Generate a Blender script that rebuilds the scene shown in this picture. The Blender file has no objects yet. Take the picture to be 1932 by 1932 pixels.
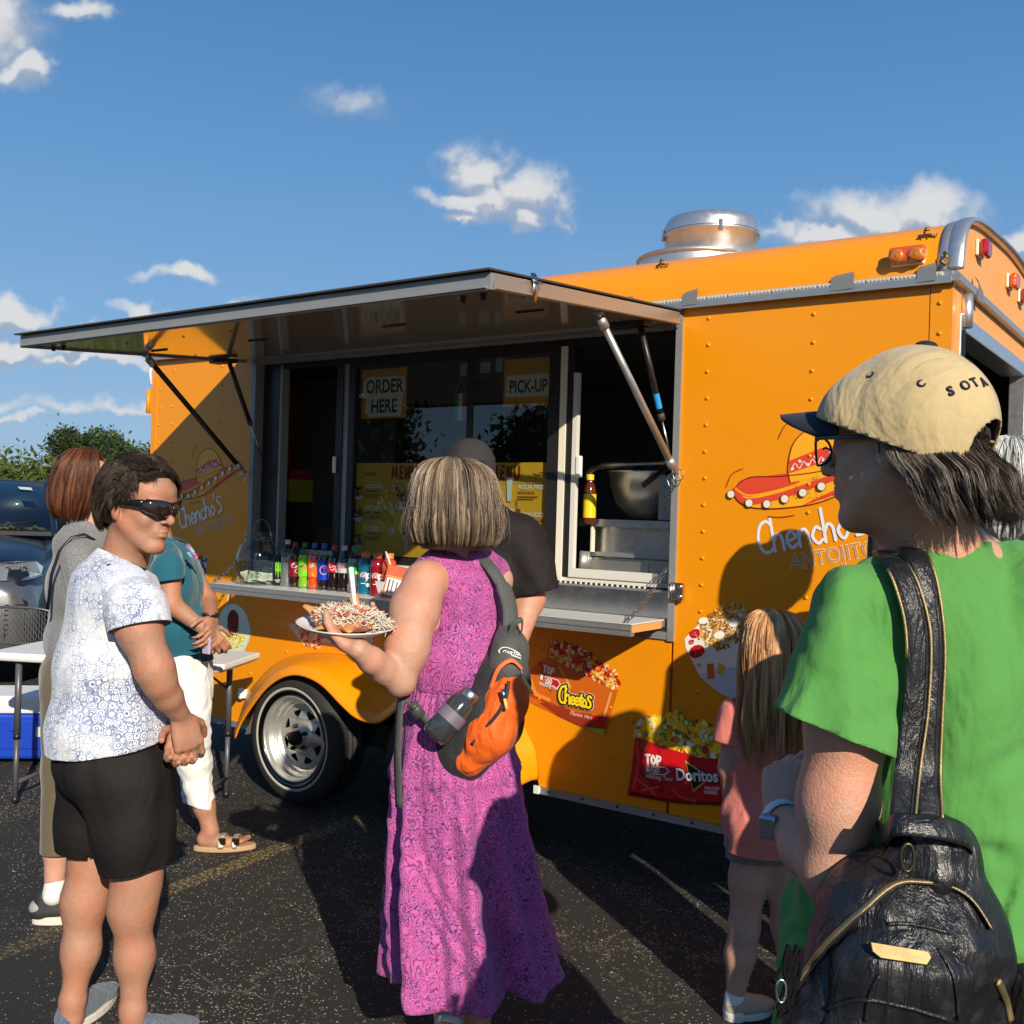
import bpy, bmesh, math, random
import numpy as np
from mathutils import Vector, Matrix, noise as mnoise
random.seed(7); RNG = np.random.RandomState(11)
sc = bpy.context.scene
COL = sc.collection
R = math.radians

# ------------------------------------------------------------------ camera
YAW, ROLL, FPX, EYE = R(35.2), R(1.72), 1942.0, 1.5
CAM = np.array([0.0, 0.0, EYE])
FWD = np.array([-math.sin(YAW), math.cos(YAW), 0.0])
_r = np.array([math.cos(YAW), math.sin(YAW), 0.0]); _u = np.array([0.0, 0.0, 1.0])
RGT = _r*math.cos(ROLL) + _u*math.sin(ROLL)
UPV = -_r*math.sin(ROLL) + _u*math.cos(ROLL)
cd = bpy.data.cameras.new('camera'); cam = bpy.data.objects.new('camera', cd); COL.objects.link(cam)
cam.matrix_world = Matrix(((RGT[0], UPV[0], -FWD[0], 0), (RGT[1], UPV[1], -FWD[1], 0), (RGT[2], UPV[2], -FWD[2], EYE), (0, 0, 0, 1)))
cd.sensor_width = 36; cd.lens = 36*FPX/1932; cd.clip_start = 0.05; cd.clip_end = 3000
sc.camera = cam

# ------------------------------------------------------------------ sun, exposure
SUN = Vector((1.36, -1.0, 0.83)).normalized()
ld = bpy.data.lights.new('sun', 'SUN'); ld.energy = 4.6; ld.angle = R(0.53); ld.color = (1.0, 0.90, 0.74)
lo = bpy.data.objects.new('sun', ld); COL.objects.link(lo)
lo.rotation_euler = SUN.to_track_quat('Z', 'Y').to_euler()
vs = sc.view_settings; vs.view_transform = 'Standard'; vs.look = 'None'; vs.gamma = 1; vs.use_curve_mapping = False
vs.exposure = 0.35

# ------------------------------------------------------------------ node helper
class NT:
    def __init__(s, tree): s.t = tree; s.n = tree.nodes; s.l = tree.links
    def new(s, typ, **kw):
        nd = s.n.new(typ)
        for k, v in kw.items():
            if k == 'ins':
                for a, b in v.items(): s.set(nd, a, b)
            else: setattr(nd, k, v)
        return nd
    def set(s, nd, a, b):
        i = nd.inputs[a]
        if isinstance(b, bpy.types.NodeSocket): s.l.new(b, i)
        else: i.default_value = b
    def math(s, op, a, b=None, c=None, clamp=False):
        nd = s.n.new('ShaderNodeMath'); nd.operation = op; nd.use_clamp = clamp
        for i, v in enumerate((a, b, c)):
            if v is not None: s.set(nd, i, v)
        return nd.outputs[0]
    def vmath(s, op, a, b=None, out=0):
        nd = s.n.new('ShaderNodeVectorMath'); nd.operation = op
        s.set(nd, 0, a)
        if b is not None: s.set(nd, 1, b)
        return nd.outputs[out]
    def scale(s, a, f):
        nd = s.n.new('ShaderNodeVectorMath'); nd.operation = 'SCALE'; s.set(nd, 0, a); s.set(nd, 3, f); return nd.outputs[0]
    def mix(s, f, a, b, blend='MIX'):
        nd = s.n.new('ShaderNodeMix'); nd.data_type = 'RGBA'; nd.blend_type = blend
        s.set(nd, 0, f)
        for i, v in ((6, a), (7, b)):
            if not isinstance(v, bpy.types.NodeSocket): v = (v[0], v[1], v[2], 1)
            s.set(nd, i, v)
        return nd.outputs[2]
    def noise(s, vec, scale, detail=3, rough=.55, out=0, dist=0):
        nd = s.n.new('ShaderNodeTexNoise')
        if vec is not None: s.set(nd, 'Vector', vec)
        s.set(nd, 'Scale', scale); s.set(nd, 'Detail', detail); s.set(nd, 'Roughness', rough); s.set(nd, 'Distortion', dist)
        return nd.outputs[out]
    def vor(s, vec, scale, feat='F1', out='Distance', rand=1.0):
        nd = s.n.new('ShaderNodeTexVoronoi'); nd.feature = feat
        if vec is not None: s.set(nd, 'Vector', vec)
        s.set(nd, 'Scale', scale); s.set(nd, 'Randomness', rand)
        return nd.outputs[out]
    def ramp(s, f, stops, interp='LINEAR'):
        nd = s.n.new('ShaderNodeValToRGB'); cr = nd.color_ramp; cr.interpolation = interp
        while len(cr.elements) < len(stops): cr.elements.new(.5)
        for e, (p, c) in zip(cr.elements, stops):
            e.position = p; e.color = (c[0], c[1], c[2], 1) if not isinstance(c, (int, float)) else (c, c, c, 1)
        s.set(nd, 0, f); return nd.outputs[0]
    def smooth(s, x, a, b):
        nd = s.n.new('ShaderNodeMapRange'); nd.interpolation_type = 'SMOOTHSTEP'
        s.set(nd, 0, x); s.set(nd, 1, a); s.set(nd, 2, b); s.set(nd, 3, 0.0); s.set(nd, 4, 1.0); return nd.outputs[0]

# ------------------------------------------------------------------ sky with cumulus clouds
wd = bpy.data.worlds.new('World'); sc.world = wd; wd.use_nodes = True
w = NT(wd.node_tree); w.n.clear()
sky = w.new('ShaderNodeTexSky'); sky.sky_type = 'NISHITA'; sky.sun_disc = False
sky.sun_elevation = math.asin(SUN.z); sky.sun_rotation = math.atan2(SUN.x, SUN.y)
sky.air_density = 1.0; sky.dust_density = 0.35; sky.ozone_density = 2.6
SKY_STRENGTH = 0.06
tc = w.new('ShaderNodeTexCoord'); gdir = tc.outputs['Generated']
def sdir(px, py):
    d = FWD*FPX + RGT*(px-966) - UPV*(py-966); return d/np.linalg.norm(d)
# every blob: direction it stands in (given as azimuth/elevation offsets from the view), half width, half height in tangents
BL = [(-60, 40, 160, 120), (55, 130, 50, 38), (150, 35, 60, 22), (655, 184, 75, 26),
      (925, 335, 66, 66), (872, 380, 72, 24), (1003, 372, 76, 56), (940, 385, 90, 34), (885, 414, 56, 18), (995, 422, 56, 24),
      (1650, 400, 130, 46), (1760, 390, 95, 66), (1560, 445, 130, 26), (1930, 452, 70, 26), (2060, 430, 90, 50),
      (335, 530, 90, 17), (300, 598, 95, 20), (470, 590, 120, 24), (20, 590, 80, 24), (10, 655, 110, 30), (140, 645, 60, 24), (160, 675, 140, 16),
      (140, 772, 80, 12), (10, 762, 40, 10), (260, 772, 70, 10), (10, 790, 120, 9)]
E1 = np.array([math.cos(YAW), math.sin(YAW), 0.0])
CW, CH, U0, U1, V0, V1 = 2048, 1152, -.9, .9, -.03, .9825
def fbm2(scale, octs, seed, gain=.55, ax=1.0):
    r_ = np.random.RandomState(seed); out = np.zeros((CH, CW), np.float32); amp = 1.0; tot = 0
    X = (np.arange(CW)/CW*(U1-U0)*scale).astype(np.float32); Y = (np.arange(CH)/CH*(V1-V0)*scale*ax).astype(np.float32)
    for o_ in range(octs):
        g_ = r_.rand(int(Y[-1])+3, int(X[-1])+3).astype(np.float32)
        xi = X.astype(int); yi = Y.astype(int); fx = X-xi; fy = Y-yi; fx = fx*fx*(3-2*fx); fy = (fy*fy*(3-2*fy))[:, None]
        a = g_[yi]; b = g_[yi+1]; row = a*(1-fy)+b*fy; out += amp*(row[:, xi]*(1-fx)+row[:, xi+1]*fx); tot += amp; amp *= gain; X = X*2.03; Y = Y*2.03
    return out/tot-.5
sst = lambda x, a, b: (lambda t: t*t*(3-2*t))(np.clip((x-a)/(b-a), 0, 1))
UU, VV = np.meshgrid(U0+(U1-U0)*(np.arange(CW)+.5)/CW, V0+(V1-V0)*(np.arange(CH)+.5)/CH)
wu_, wv_ = UU+fbm2(16, 7, 1, .56)*.080+fbm2(70, 3, 5)*.010, VV+fbm2(16, 7, 2, .56)*.055+fbm2(70, 3, 6)*.008
dens = np.full(UU.shape, -1.0)
for (px, py, a, b) in BL:
    d_ = sdir(px, py); q_ = d_@FWD; cu_, cv_ = d_@E1/q_, d_[2]/q_; m_ = 1-np.sqrt(((wu_-cu_)/(a*1.12/1942))**2+((wv_-cv_)/(b*1.12/1942))**2)
    if (px, py) == (655, 184): m_ = np.minimum(m_*.42, .2)
    if b < 15: m_ = m_*.45
    h_ = np.clip(.5+.5*(m_-dens)/.12, 0, 1); dens = dens*(1-h_)+m_*h_+.12*h_*(1-h_)
soft = fbm2(26, 5, 9, .55); cov = sst(dens+soft*.42, -.22, .66)
lowb = fbm2(5, 6, 14, ax=5.0); cov2 = sst(lowb, .03, .30)*.30*(1-sst(VV, .10, .33)); cov = np.maximum(cov*.97, cov2)
top = sst(dens*.8+soft*1.1+(dens-np.roll(dens, -16, axis=0))*1.6, -.05, .85)
img = bpy.data.images.new('cloud_cover', CW, CH, alpha=False, float_buffer=True); img.colorspace_settings.name = 'Non-Color'
pix = np.ones((CH, CW, 4), np.float32); pix[..., 0] = cov; pix[..., 1] = top; img.pixels.foreach_set(pix.ravel()); img.update()
sep = w.new('ShaderNodeSeparateXYZ'); w.set(sep, 0, gdir)
fr_ = w.vmath('DOT_PRODUCT', gdir, tuple(FWD), out=1); fr_s = w.math('MAXIMUM', fr_, .05)
cuv = w.new('ShaderNodeCombineXYZ')
w.set(cuv, 0, w.math('DIVIDE', w.math('SUBTRACT', w.math('DIVIDE', w.vmath('DOT_PRODUCT', gdir, tuple(E1), out=1), fr_s), U0), U1-U0))
w.set(cuv, 1, w.math('DIVIDE', w.math('SUBTRACT', w.math('DIVIDE', sep.outputs[2], fr_s), V0), V1-V0))
it = w.new('ShaderNodeTexImage', image=img, interpolation='Cubic', extension='CLIP', ins={0: cuv.outputs[0]})
isp = w.new('ShaderNodeSeparateColor'); w.set(isp, 0, it.outputs[0])
front = w.math('GREATER_THAN', fr_, .1)
zz = w.math('ADD', w.math('MAXIMUM', sep.outputs[2], 0.0), .12); flat = w.new('ShaderNodeCombineXYZ'); w.set(flat, 0, w.math('DIVIDE', sep.outputs[0], zz)); w.set(flat, 1, w.math('DIVIDE', sep.outputs[1], zz))
bgm = w.math('MULTIPLY', w.smooth(w.noise(flat.outputs[0], 1.3, 3, .55), .57, .72), w.math('SUBTRACT', 1.0, w.smooth(fr_, .3, .62)))
cover = w.math('MAXIMUM', w.math('MULTIPLY', isp.outputs[0], front), bgm)
EXPO = 2**vs.exposure
ccol = w.mix(isp.outputs[1], (.36/SKY_STRENGTH/EXPO, .43/SKY_STRENGTH/EXPO, .54/SKY_STRENGTH/EXPO), (.72/SKY_STRENGTH/EXPO, .73/SKY_STRENGTH/EXPO, .74/SKY_STRENGTH/EXPO))
grad = w.ramp(sep.outputs[2], [(0.0, (.32, .47, .64)), (.06, (.275, .455, .68)), (.16, (.20, .40, .68)), (.30, (.125, .315, .61)), (.46, (.068, .22, .49)), (1.0, (.025, .11, .33))])
tint = w.mix(.86, sky.outputs[0], w.scale(grad, 1.06/(SKY_STRENGTH*EXPO)))
skyc = w.mix(cover, tint, ccol)
bgn = w.new('ShaderNodeBackground', ins={'Color': skyc, 'Strength': SKY_STRENGTH})
wo = w.new('ShaderNodeOutputWorld'); w.l.new(bgn.outputs[0], wo.inputs[0])

# ------------------------------------------------------------------ measured points
def at(px, py, dist):
    """a point of the place: bearing as measured on the photograph, at a chosen distance in front of the camera"""
    return CAM + (FWD*FPX + RGT*(px-966) - UPV*(py-966))*(dist/FPX)
# ------------------------------------------------------------------ objects
def tag(o, label=None, cat=None, group=None, kind=None):
    if label: o['label'] = label
    if cat: o['category'] = cat
    if group: o['group'] = group
    if kind: o['kind'] = kind
    return o
def empty(name, loc, label, cat, group=None, rz=0):
    o = bpy.data.objects.new(name, None); o.empty_display_size = .1; COL.objects.link(o)
    o.location = loc; o.rotation_euler[2] = rz
    return tag(o, label, cat, group)
def link(name, me, m=None, parent=None, world=True, **kw):
    o = bpy.data.objects.new(name, me); COL.objects.link(o)
    if m is not None and len(me.materials) == 0: me.materials.append(m)
    if parent is not None:
        o.parent = parent
        if world:
            p = parent; off = Matrix.Identity(4)
            chain = []
            while p is not None: chain.append(p); p = p.parent
            for p in reversed(chain): off = off @ p.matrix_parent_inverse @ p.matrix_basis
            o.matrix_parent_inverse = off.inverted()
    return tag(o, **kw)
def mesh(name, v, f, smooth=False, col=None):
    me = bpy.data.meshes.new(name)
    v = np.asarray(v, dtype=np.float32)
    if isinstance(f, np.ndarray) and f.ndim == 2:
        k = f.shape[1]; me.vertices.add(len(v)); me.vertices.foreach_set('co', v.ravel())
        me.loops.add(f.size); me.loops.foreach_set('vertex_index', f.astype(np.int32).ravel())
        me.polygons.add(len(f)); me.polygons.foreach_set('loop_start', np.arange(0, f.size, k, dtype=np.int32))
        try: me.polygons.foreach_set('loop_total', np.full(len(f), k, dtype=np.int32))
        except Exception: pass
        me.update(calc_edges=True); me.validate()
    else:
        me.from_pydata([tuple(map(float, p)) for p in v], [], [tuple(int(i) for i in q) for q in f]); me.update()
    if smooth: me.polygons.foreach_set('use_smooth', np.ones(len(me.polygons), dtype=bool))
    if col is not None:
        ca = me.color_attributes.new('Col', 'FLOAT_COLOR', 'POINT')
        c = np.ones((len(v), 4), dtype=np.float32); c[:, :3] = np.asarray(col, dtype=np.float32).reshape(len(v), -1)[:, :3] if np.asarray(col).ndim > 1 else np.asarray(col)[:, None]
        ca.data.foreach_set('color', c.ravel())
    return me
class MB:
    """collects boxes, bars, lathes and lofts; build() links them as ONE mesh object"""
    def __init__(s): s.v = []; s.f = []; s.c = []; s.sm = []
    def add(s, v, f, smooth=False, col=None):
        b = len(s.v); s.v += [tuple(map(float, p)) for p in v]; s.f += [tuple(int(i)+b for i in q) for q in f]
        s.sm += [smooth]*len(f); s.c += [col if col is not None else (1, 1, 1)]*len(v); return s
    def box(s, lo, hi, rot=None, c=None, col=None):
        x0, y0, z0 = lo; x1, y1, z1 = hi
        v = [(x, y, z) for x in (x0, x1) for y in (y0, y1) for z in (z0, z1)]
        if rot is not None:
            m = rot; o = Vector(c if c is not None else [(a+b)/2 for a, b in zip(lo, hi)])
            v = [tuple(m @ (Vector(p)-o) + o) for p in v]
        return s.add(v, [(0, 1, 3, 2), (4, 6, 7, 5), (0, 4, 5, 1), (2, 3, 7, 6), (0, 2, 6, 4), (1, 5, 7, 3)], False, col)
    def tube(s, pts, r, n=8, caps=True, col=None, flat=None, closed=False):
        P = [Vector(p) for p in pts]; rr = r if isinstance(r, list) else [r]*len(P)
        v = []; N = len(P)
        t0 = (P[1]-P[0]).normalized(); a = t0.orthogonal().normalized() if flat is None else Vector(flat).normalized()
        for i, p in enumerate(P):
            if closed: t = (P[(i+1) % N]-P[i-1]).normalized()
            else: t = (P[min(i+1, N-1)]-P[max(i-1, 0)]).normalized()
            a = (a - t*a.dot(t)).normalized(); b = t.cross(a)
            ra, rb = rr[i] if hasattr(rr[i], '__len__') else (rr[i], rr[i])
            for k in range(n):
                th = 2*math.pi*(k+.5)/n
                v.append(p + a*math.cos(th)*ra + b*math.sin(th)*rb)
        M_ = N if closed else N-1
        f = [(i*n+k, i*n+(k+1) % n, ((i+1) % N)*n+(k+1) % n, ((i+1) % N)*n+k) for i in range(M_) for k in range(n)]
        if caps and not closed: f += [tuple(range(n-1, -1, -1)), tuple((N-1)*n+k for k in range(n))]
        return s.add(v, f, n > 5, col)
    def bar(s, a, b, w_, h_, up=(0, 0, 1), col=None):
        a = Vector(a); b = Vector(b); t = (b-a).normalized(); u = Vector(up); u = (u-t*u.dot(t)).normalized(); q = t.cross(u)
        v = [p + q*sx*w_/2 + u*sz*h_/2 for p in (a, b) for sx, sz in ((-1, -1), (1, -1), (1, 1), (-1, 1))]
        return s.add(v, [(0, 1, 2, 3), (7, 6, 5, 4), (0, 4, 5, 1), (1, 5, 6, 2), (2, 6, 7, 3), (3, 7, 4, 0)], False, col)
    def lathe(s, prof, n=24, c=(0, 0, 0), axis='z', col=None, colf=None, caps=False):
        v = []; cs = []
        for i, (r_, z_) in enumerate(prof):
            for k in range(n):
                t = 2*math.pi*k/n; x, y = r_*math.cos(t), r_*math.sin(t)
                p = (x, y, z_) if axis == 'z' else ((x, z_, y) if axis == 'y' else (z_, x, y))
                v.append((c[0]+p[0], c[1]+p[1], c[2]+p[2])); cs.append(colf[i] if colf else (col or (1, 1, 1)))
        f = [(i*n+k, i*n+(k+1) % n, (i+1)*n+(k+1) % n, (i+1)*n+k) for i in range(len(prof)-1) for k in range(n)]
        if caps: f += [tuple(range(n-1, -1, -1)), tuple((len(prof)-1)*n+k for k in range(n))]
        b = len(s.v); s.add(v, f, True); s.c[b:] = cs; return s
    def poly(s, pts, col=None):
        return s.add(pts, [tuple(range(len(pts)))], False, col)
    def prism(s, pts2, y0, y1, plane='xz', col=None):
        n = len(pts2)
        mk = (lambda a, b, t: (a, t, b)) if plane == 'xz' else ((lambda a, b, t: (t, a, b)) if plane == 'yz' else (lambda a, b, t: (a, b, t)))
        v = [mk(a, b, y0) for a, b in pts2] + [mk(a, b, y1) for a, b in pts2]
        f = [tuple(range(n)), tuple(range(2*n-1, n-1, -1))] + [(i, i+n, (i+1) % n+n, (i+1) % n) for i in range(n)]
        return s.add(v, f, False, col)
    def build(s, name, m, parent=None, bevel=0, world=True, fixn=True, **kw):
        me = mesh(name, s.v, s.f, False, None)
        me.polygons.foreach_set('use_smooth', np.array(s.sm, dtype=bool))
        ca = me.color_attributes.new('Col', 'FLOAT_COLOR', 'POINT')
        c = np.ones((len(s.v), 4), dtype=np.float32); c[:, :3] = np.array(s.c, dtype=np.float32); ca.data.foreach_set('color', c.ravel())
        if fixn:
            bm = bmesh.new(); bm.from_mesh(me); bmesh.ops.recalc_face_normals(bm, faces=bm.faces); bm.to_mesh(me); bm.free()
        o = link(name, me, m, parent, world, **kw)
        if bevel:
            md = o.modifiers.new('bevel', 'BEVEL'); md.width = bevel; md.segments = 2; md.limit_method = 'ANGLE'; md.angle_limit = R(40)
        return o
def copy_tree(o, parent=None):
    c = o.copy(); COL.objects.link(c); c.parent = parent
    for ch in list(o.children): copy_tree(ch, c)
    return c
def smooth_path(pts, n=6):
    P = [np.array(p, float) for p in pts]; out = []
    for i in range(len(P)-1):
        a, b, c_, d = P[max(i-1, 0)], P[i], P[i+1], P[min(i+2, len(P)-1)]
        for k in range(n):
            t = k/n; out.append(.5*((2*b)+(-a+c_)*t+(2*a-5*b+4*c_-d)*t*t+(-a+3*b-3*c_+d)*t**3))
    out.append(P[-1]); return out

# ------------------------------------------------------------------ materials
def lin(r, g, b):
    return tuple(((c/255)/12.92 if c/255 <= .04045 else ((c/255+.055)/1.055)**2.4) for c in (r, g, b))
MATS = {}
def mat(name, col=(.5, .5, .5), rough=.5, metal=0.0, spec=.5, var=None, bump=None, coat=0, sss=0, attr=False, trans=0, ior=1.45, alpha=1, rvar=None, emit=None, sheen=0):
    if name in MATS: return MATS[name]
    m = bpy.data.materials.new(name); m.use_nodes = True; t = NT(m.node_tree)
    b = t.n['Principled BSDF']; tcn = t.new('ShaderNodeTexCoord').outputs['Object']
    c = (col[0], col[1], col[2], 1)
    t.set(b, 'Base Color', c); t.set(b, 'Roughness', rough); t.set(b, 'Metallic', metal); t.set(b, 'Specular IOR Level', spec)
    if attr: c = t.new('ShaderNodeVertexColor', layer_name='Col').outputs[0]; t.set(b, 'Base Color', c)
    if var:
        nz = t.noise(tcn, var[0], 5, .6); f = t.math('MULTIPLY_ADD', t.math('SUBTRACT', nz, .5), var[1]*2, 1.0)
        base = c if attr else None
        if base is None:
            rg = t.new('ShaderNodeRGB'); rg.outputs[0].default_value = c; base = rg.outputs[0]
        t.set(b, 'Base Color', t.scale(base, f))
    if rvar: t.set(b, 'Roughness', t.math('MULTIPLY_ADD', t.math('SUBTRACT', t.noise(tcn, rvar[0], 4), .5), rvar[1]*2, rough, clamp=True))
    if bump:
        bn = t.new('ShaderNodeBump', ins={'Height': t.noise(tcn, bump[0], 5, .6), 'Strength': bump[1], 'Distance': bump[2]})
        t.l.new(bn.outputs[0], b.inputs['Normal'])
    if coat: t.set(b, 'Coat Weight', coat); t.set(b, 'Coat Roughness', .06)
    if sss: t.set(b, 'Subsurface Weight', sss); t.set(b, 'Subsurface Radius', (.5, .2, .1)); t.set(b, 'Subsurface Scale', .012)
    if trans: t.set(b, 'Transmission Weight', trans); t.set(b, 'IOR', ior)
    if sheen: t.set(b, 'Sheen Weight', sheen)
    if alpha < 1: t.set(b, 'Alpha', alpha)
    if emit: t.set(b, 'Emission Color', (*emit[:3], 1)); t.set(b, 'Emission Strength', emit[3])
    MATS[name] = m; return m
def thin_glass(name, tint, refl=1.5, rough=.01):
    m = bpy.data.materials.new(name); m.use_nodes = True; t = NT(m.node_tree); t.n.remove(t.n['Principled BSDF'])
    a = t.new('ShaderNodeBsdfTransparent', ins={0: (*tint, 1)}); g_ = t.new('ShaderNodeBsdfGlossy', ins={'Roughness': rough}); fr = t.new('ShaderNodeLayerWeight', ins={0: .5}); f0 = ((refl-1)/(refl+1))**2; sch = t.math('MULTIPLY_ADD', t.math('POWER', fr.outputs[1], 5.0), 1-f0, f0); mx = t.new('ShaderNodeMixShader')
    t.set(mx, 0, t.math('MULTIPLY', sch, 2.0, clamp=True)); t.l.new(a.outputs[0], mx.inputs[1]); t.l.new(g_.outputs[0], mx.inputs[2]); t.l.new(mx.outputs[0], t.n['Material Output'].inputs[0]); MATS[name] = m; return m

ORANGE = mat('orange_paint', (.82, .285, .002), .34, spec=.4, var=(1.3, .035), bump=(2.2, .10, .02), coat=.12)
ORANGE_REAR = mat('faded_orange_paint', (.80, .33, .075), .5, var=(6, .10), bump=(160, .15, .001))
ALU = mat('aluminium', (.46, .455, .44), .42, .75, var=(9, .12), rvar=(30, .15))
ALU_PAINT = mat('grey_aluminium_frame', (.30, .30, .295), .5, .35, var=(12, .12))
STEEL = mat('stainless_steel', (.56, .55, .53), .27, 1.0, var=(5, .06), rvar=(14, .10), bump=(7, .06, .01))
GALV = mat('galvanised_steel', (.66, .655, .64), .36, .85, var=(25, .14), rvar=(40, .14), bump=(12, .15, .01))
BLACK = mat('black_plastic', (.012, .012, .013), .4)
RUBBER = mat('tyre_rubber', (.022, .021, .020), .75, var=(30, .25), bump=(220, .25, .001))
DARKFRAME = mat('dark_bronze_frame', (.022, .019, .018), .35, .2)
WHITEP = mat('white_plastic', (.78, .78, .75), .4, var=(8, .04))
CREAM = mat('cream_plastic', (.80, .74, .60), .4)
PRINT = mat('printed_vinyl', attr=True, rough=.30)
PAPER = mat('printed_paper', attr=True, rough=.6)
# ================================================================== FLAT PRINT helpers (lettering and pictures on walls, signs, labels)
WY = 3.8
class Flat:
    """flat print standing on a wall that faces -y; (x, z) points, each layer a hair prouder"""
    def __init__(s, y=WY-.0015, step=.00006): s.m = MB(); s.y = y; s.st = step
    def lay(s): s.y -= s.st; return s.y
    def poly(s, pts, col):
        y = s.lay(); s.m.add([(a, y, b) for a, b in pts], [tuple(range(len(pts)))], False, col); return s
    def ribbon(s, pts, wd, col, n=5, smooth=True):
        y = s.lay(); P = [np.array(p) for p in (smooth_path([(a, b, 0) for a, b in pts], n) if smooth and len(pts) > 2 else [(a, b, 0) for a, b in pts])]
        v = []; f = []
        for i, p in enumerate(P):
            t = P[min(i+1, len(P)-1)] - P[max(i-1, 0)]; t = t/(np.linalg.norm(t)+1e-9); q = np.array([-t[1], t[0]])
            k = wd if not callable(wd) else wd(i/(len(P)-1))
            v += [(p[0]+q[0]*k/2, y, p[1]+q[1]*k/2), (p[0]-q[0]*k/2, y, p[1]-q[1]*k/2)]
        f = [(2*i, 2*i+1, 2*i+3, 2*i+2) for i in range(len(P)-1)]; s.m.add(v, f, False, col)
        for p in (P[0], P[-1]):
            k = (wd if not callable(wd) else wd(0))/2; s.disc((p[0], p[1]), k, col, 8)
        return s
    def disc(s, c, r, col, n=12, ry=None, ang=0):
        ry = r if ry is None else ry; ca, sa = math.cos(ang), math.sin(ang)
        return s.poly([(c[0]+r*math.cos(t)*ca-ry*math.sin(t)*sa, c[1]+r*math.cos(t)*sa+ry*math.sin(t)*ca) for t in [2*math.pi*i/n for i in range(n)]], col)
    def line(s, pts, wd, col): return s.ribbon(pts, wd, col, smooth=False)
    def scatter(s, poly, n, pal, sz, asp=(.5, 1), jag=.25, seed=1, k=6):
        rg = random.Random(seed); xs = [p[0] for p in poly]; zs = [p[1] for p in poly]; c = 0; t = 0
        while c < n and t < n*30:
            t += 1; x = rg.uniform(min(xs), max(xs)); z = rg.uniform(min(zs), max(zs)); ins = False; j = len(poly)-1
            for i in range(len(poly)):
                if (poly[i][1] > z) != (poly[j][1] > z) and x < (poly[j][0]-poly[i][0])*(z-poly[i][1])/(poly[j][1]-poly[i][1])+poly[i][0]: ins = not ins
                j = i
            if not ins: continue
            r_ = rg.uniform(*sz); a_ = rg.uniform(*asp); th = rg.uniform(0, 6.28); q = rg.uniform(.8, 1.15); cc = rg.choice(pal)
            s.y += s.st*.92; s.poly([(x+math.cos(th)*r_*m_*math.cos(u)-math.sin(th)*r_*a_*m_*math.sin(u), z+math.sin(th)*r_*m_*math.cos(u)+math.cos(th)*r_*a_*m_*math.sin(u)) for u, m_ in [(6.283*i/k, 1+rg.uniform(-jag, jag)) for i in range(k)]], tuple(min(1, e*q) for e in cc)); c += 1
        return s
    def text(s, txt, x, z, size, col, ang=0, bold=0.0, shear=0, width=1.0, align='LEFT', space=1.0):
        y = s.lay(); cu = bpy.data.curves.new('t', 'FONT'); cu.body = txt; cu.size = size; cu.offset = bold*size; cu.shear = shear; cu.align_x = align; cu.resolution_u = 3; cu.space_character = space
        ob = bpy.data.objects.new('t', cu); COL.objects.link(ob); dg = bpy.context.evaluated_depsgraph_get(); me = bpy.data.meshes.new_from_object(ob.evaluated_get(dg))
        ca, sa = math.cos(ang), math.sin(ang)
        v = [(x+p.co.x*width*ca-p.co.y*sa, y, z+p.co.x*width*sa+p.co.y*ca) for p in me.vertices]
        s.m.add(v, [tuple(q.vertices) for q in me.polygons], False, col)
        bpy.data.objects.remove(ob); bpy.data.curves.remove(cu); bpy.data.meshes.remove(me); s.y -= s.st; return s
    def build(s, name, m=None, parent=None, **kw): return s.m.build(name, m or PRINT, parent, fixn=False, **kw)
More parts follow.
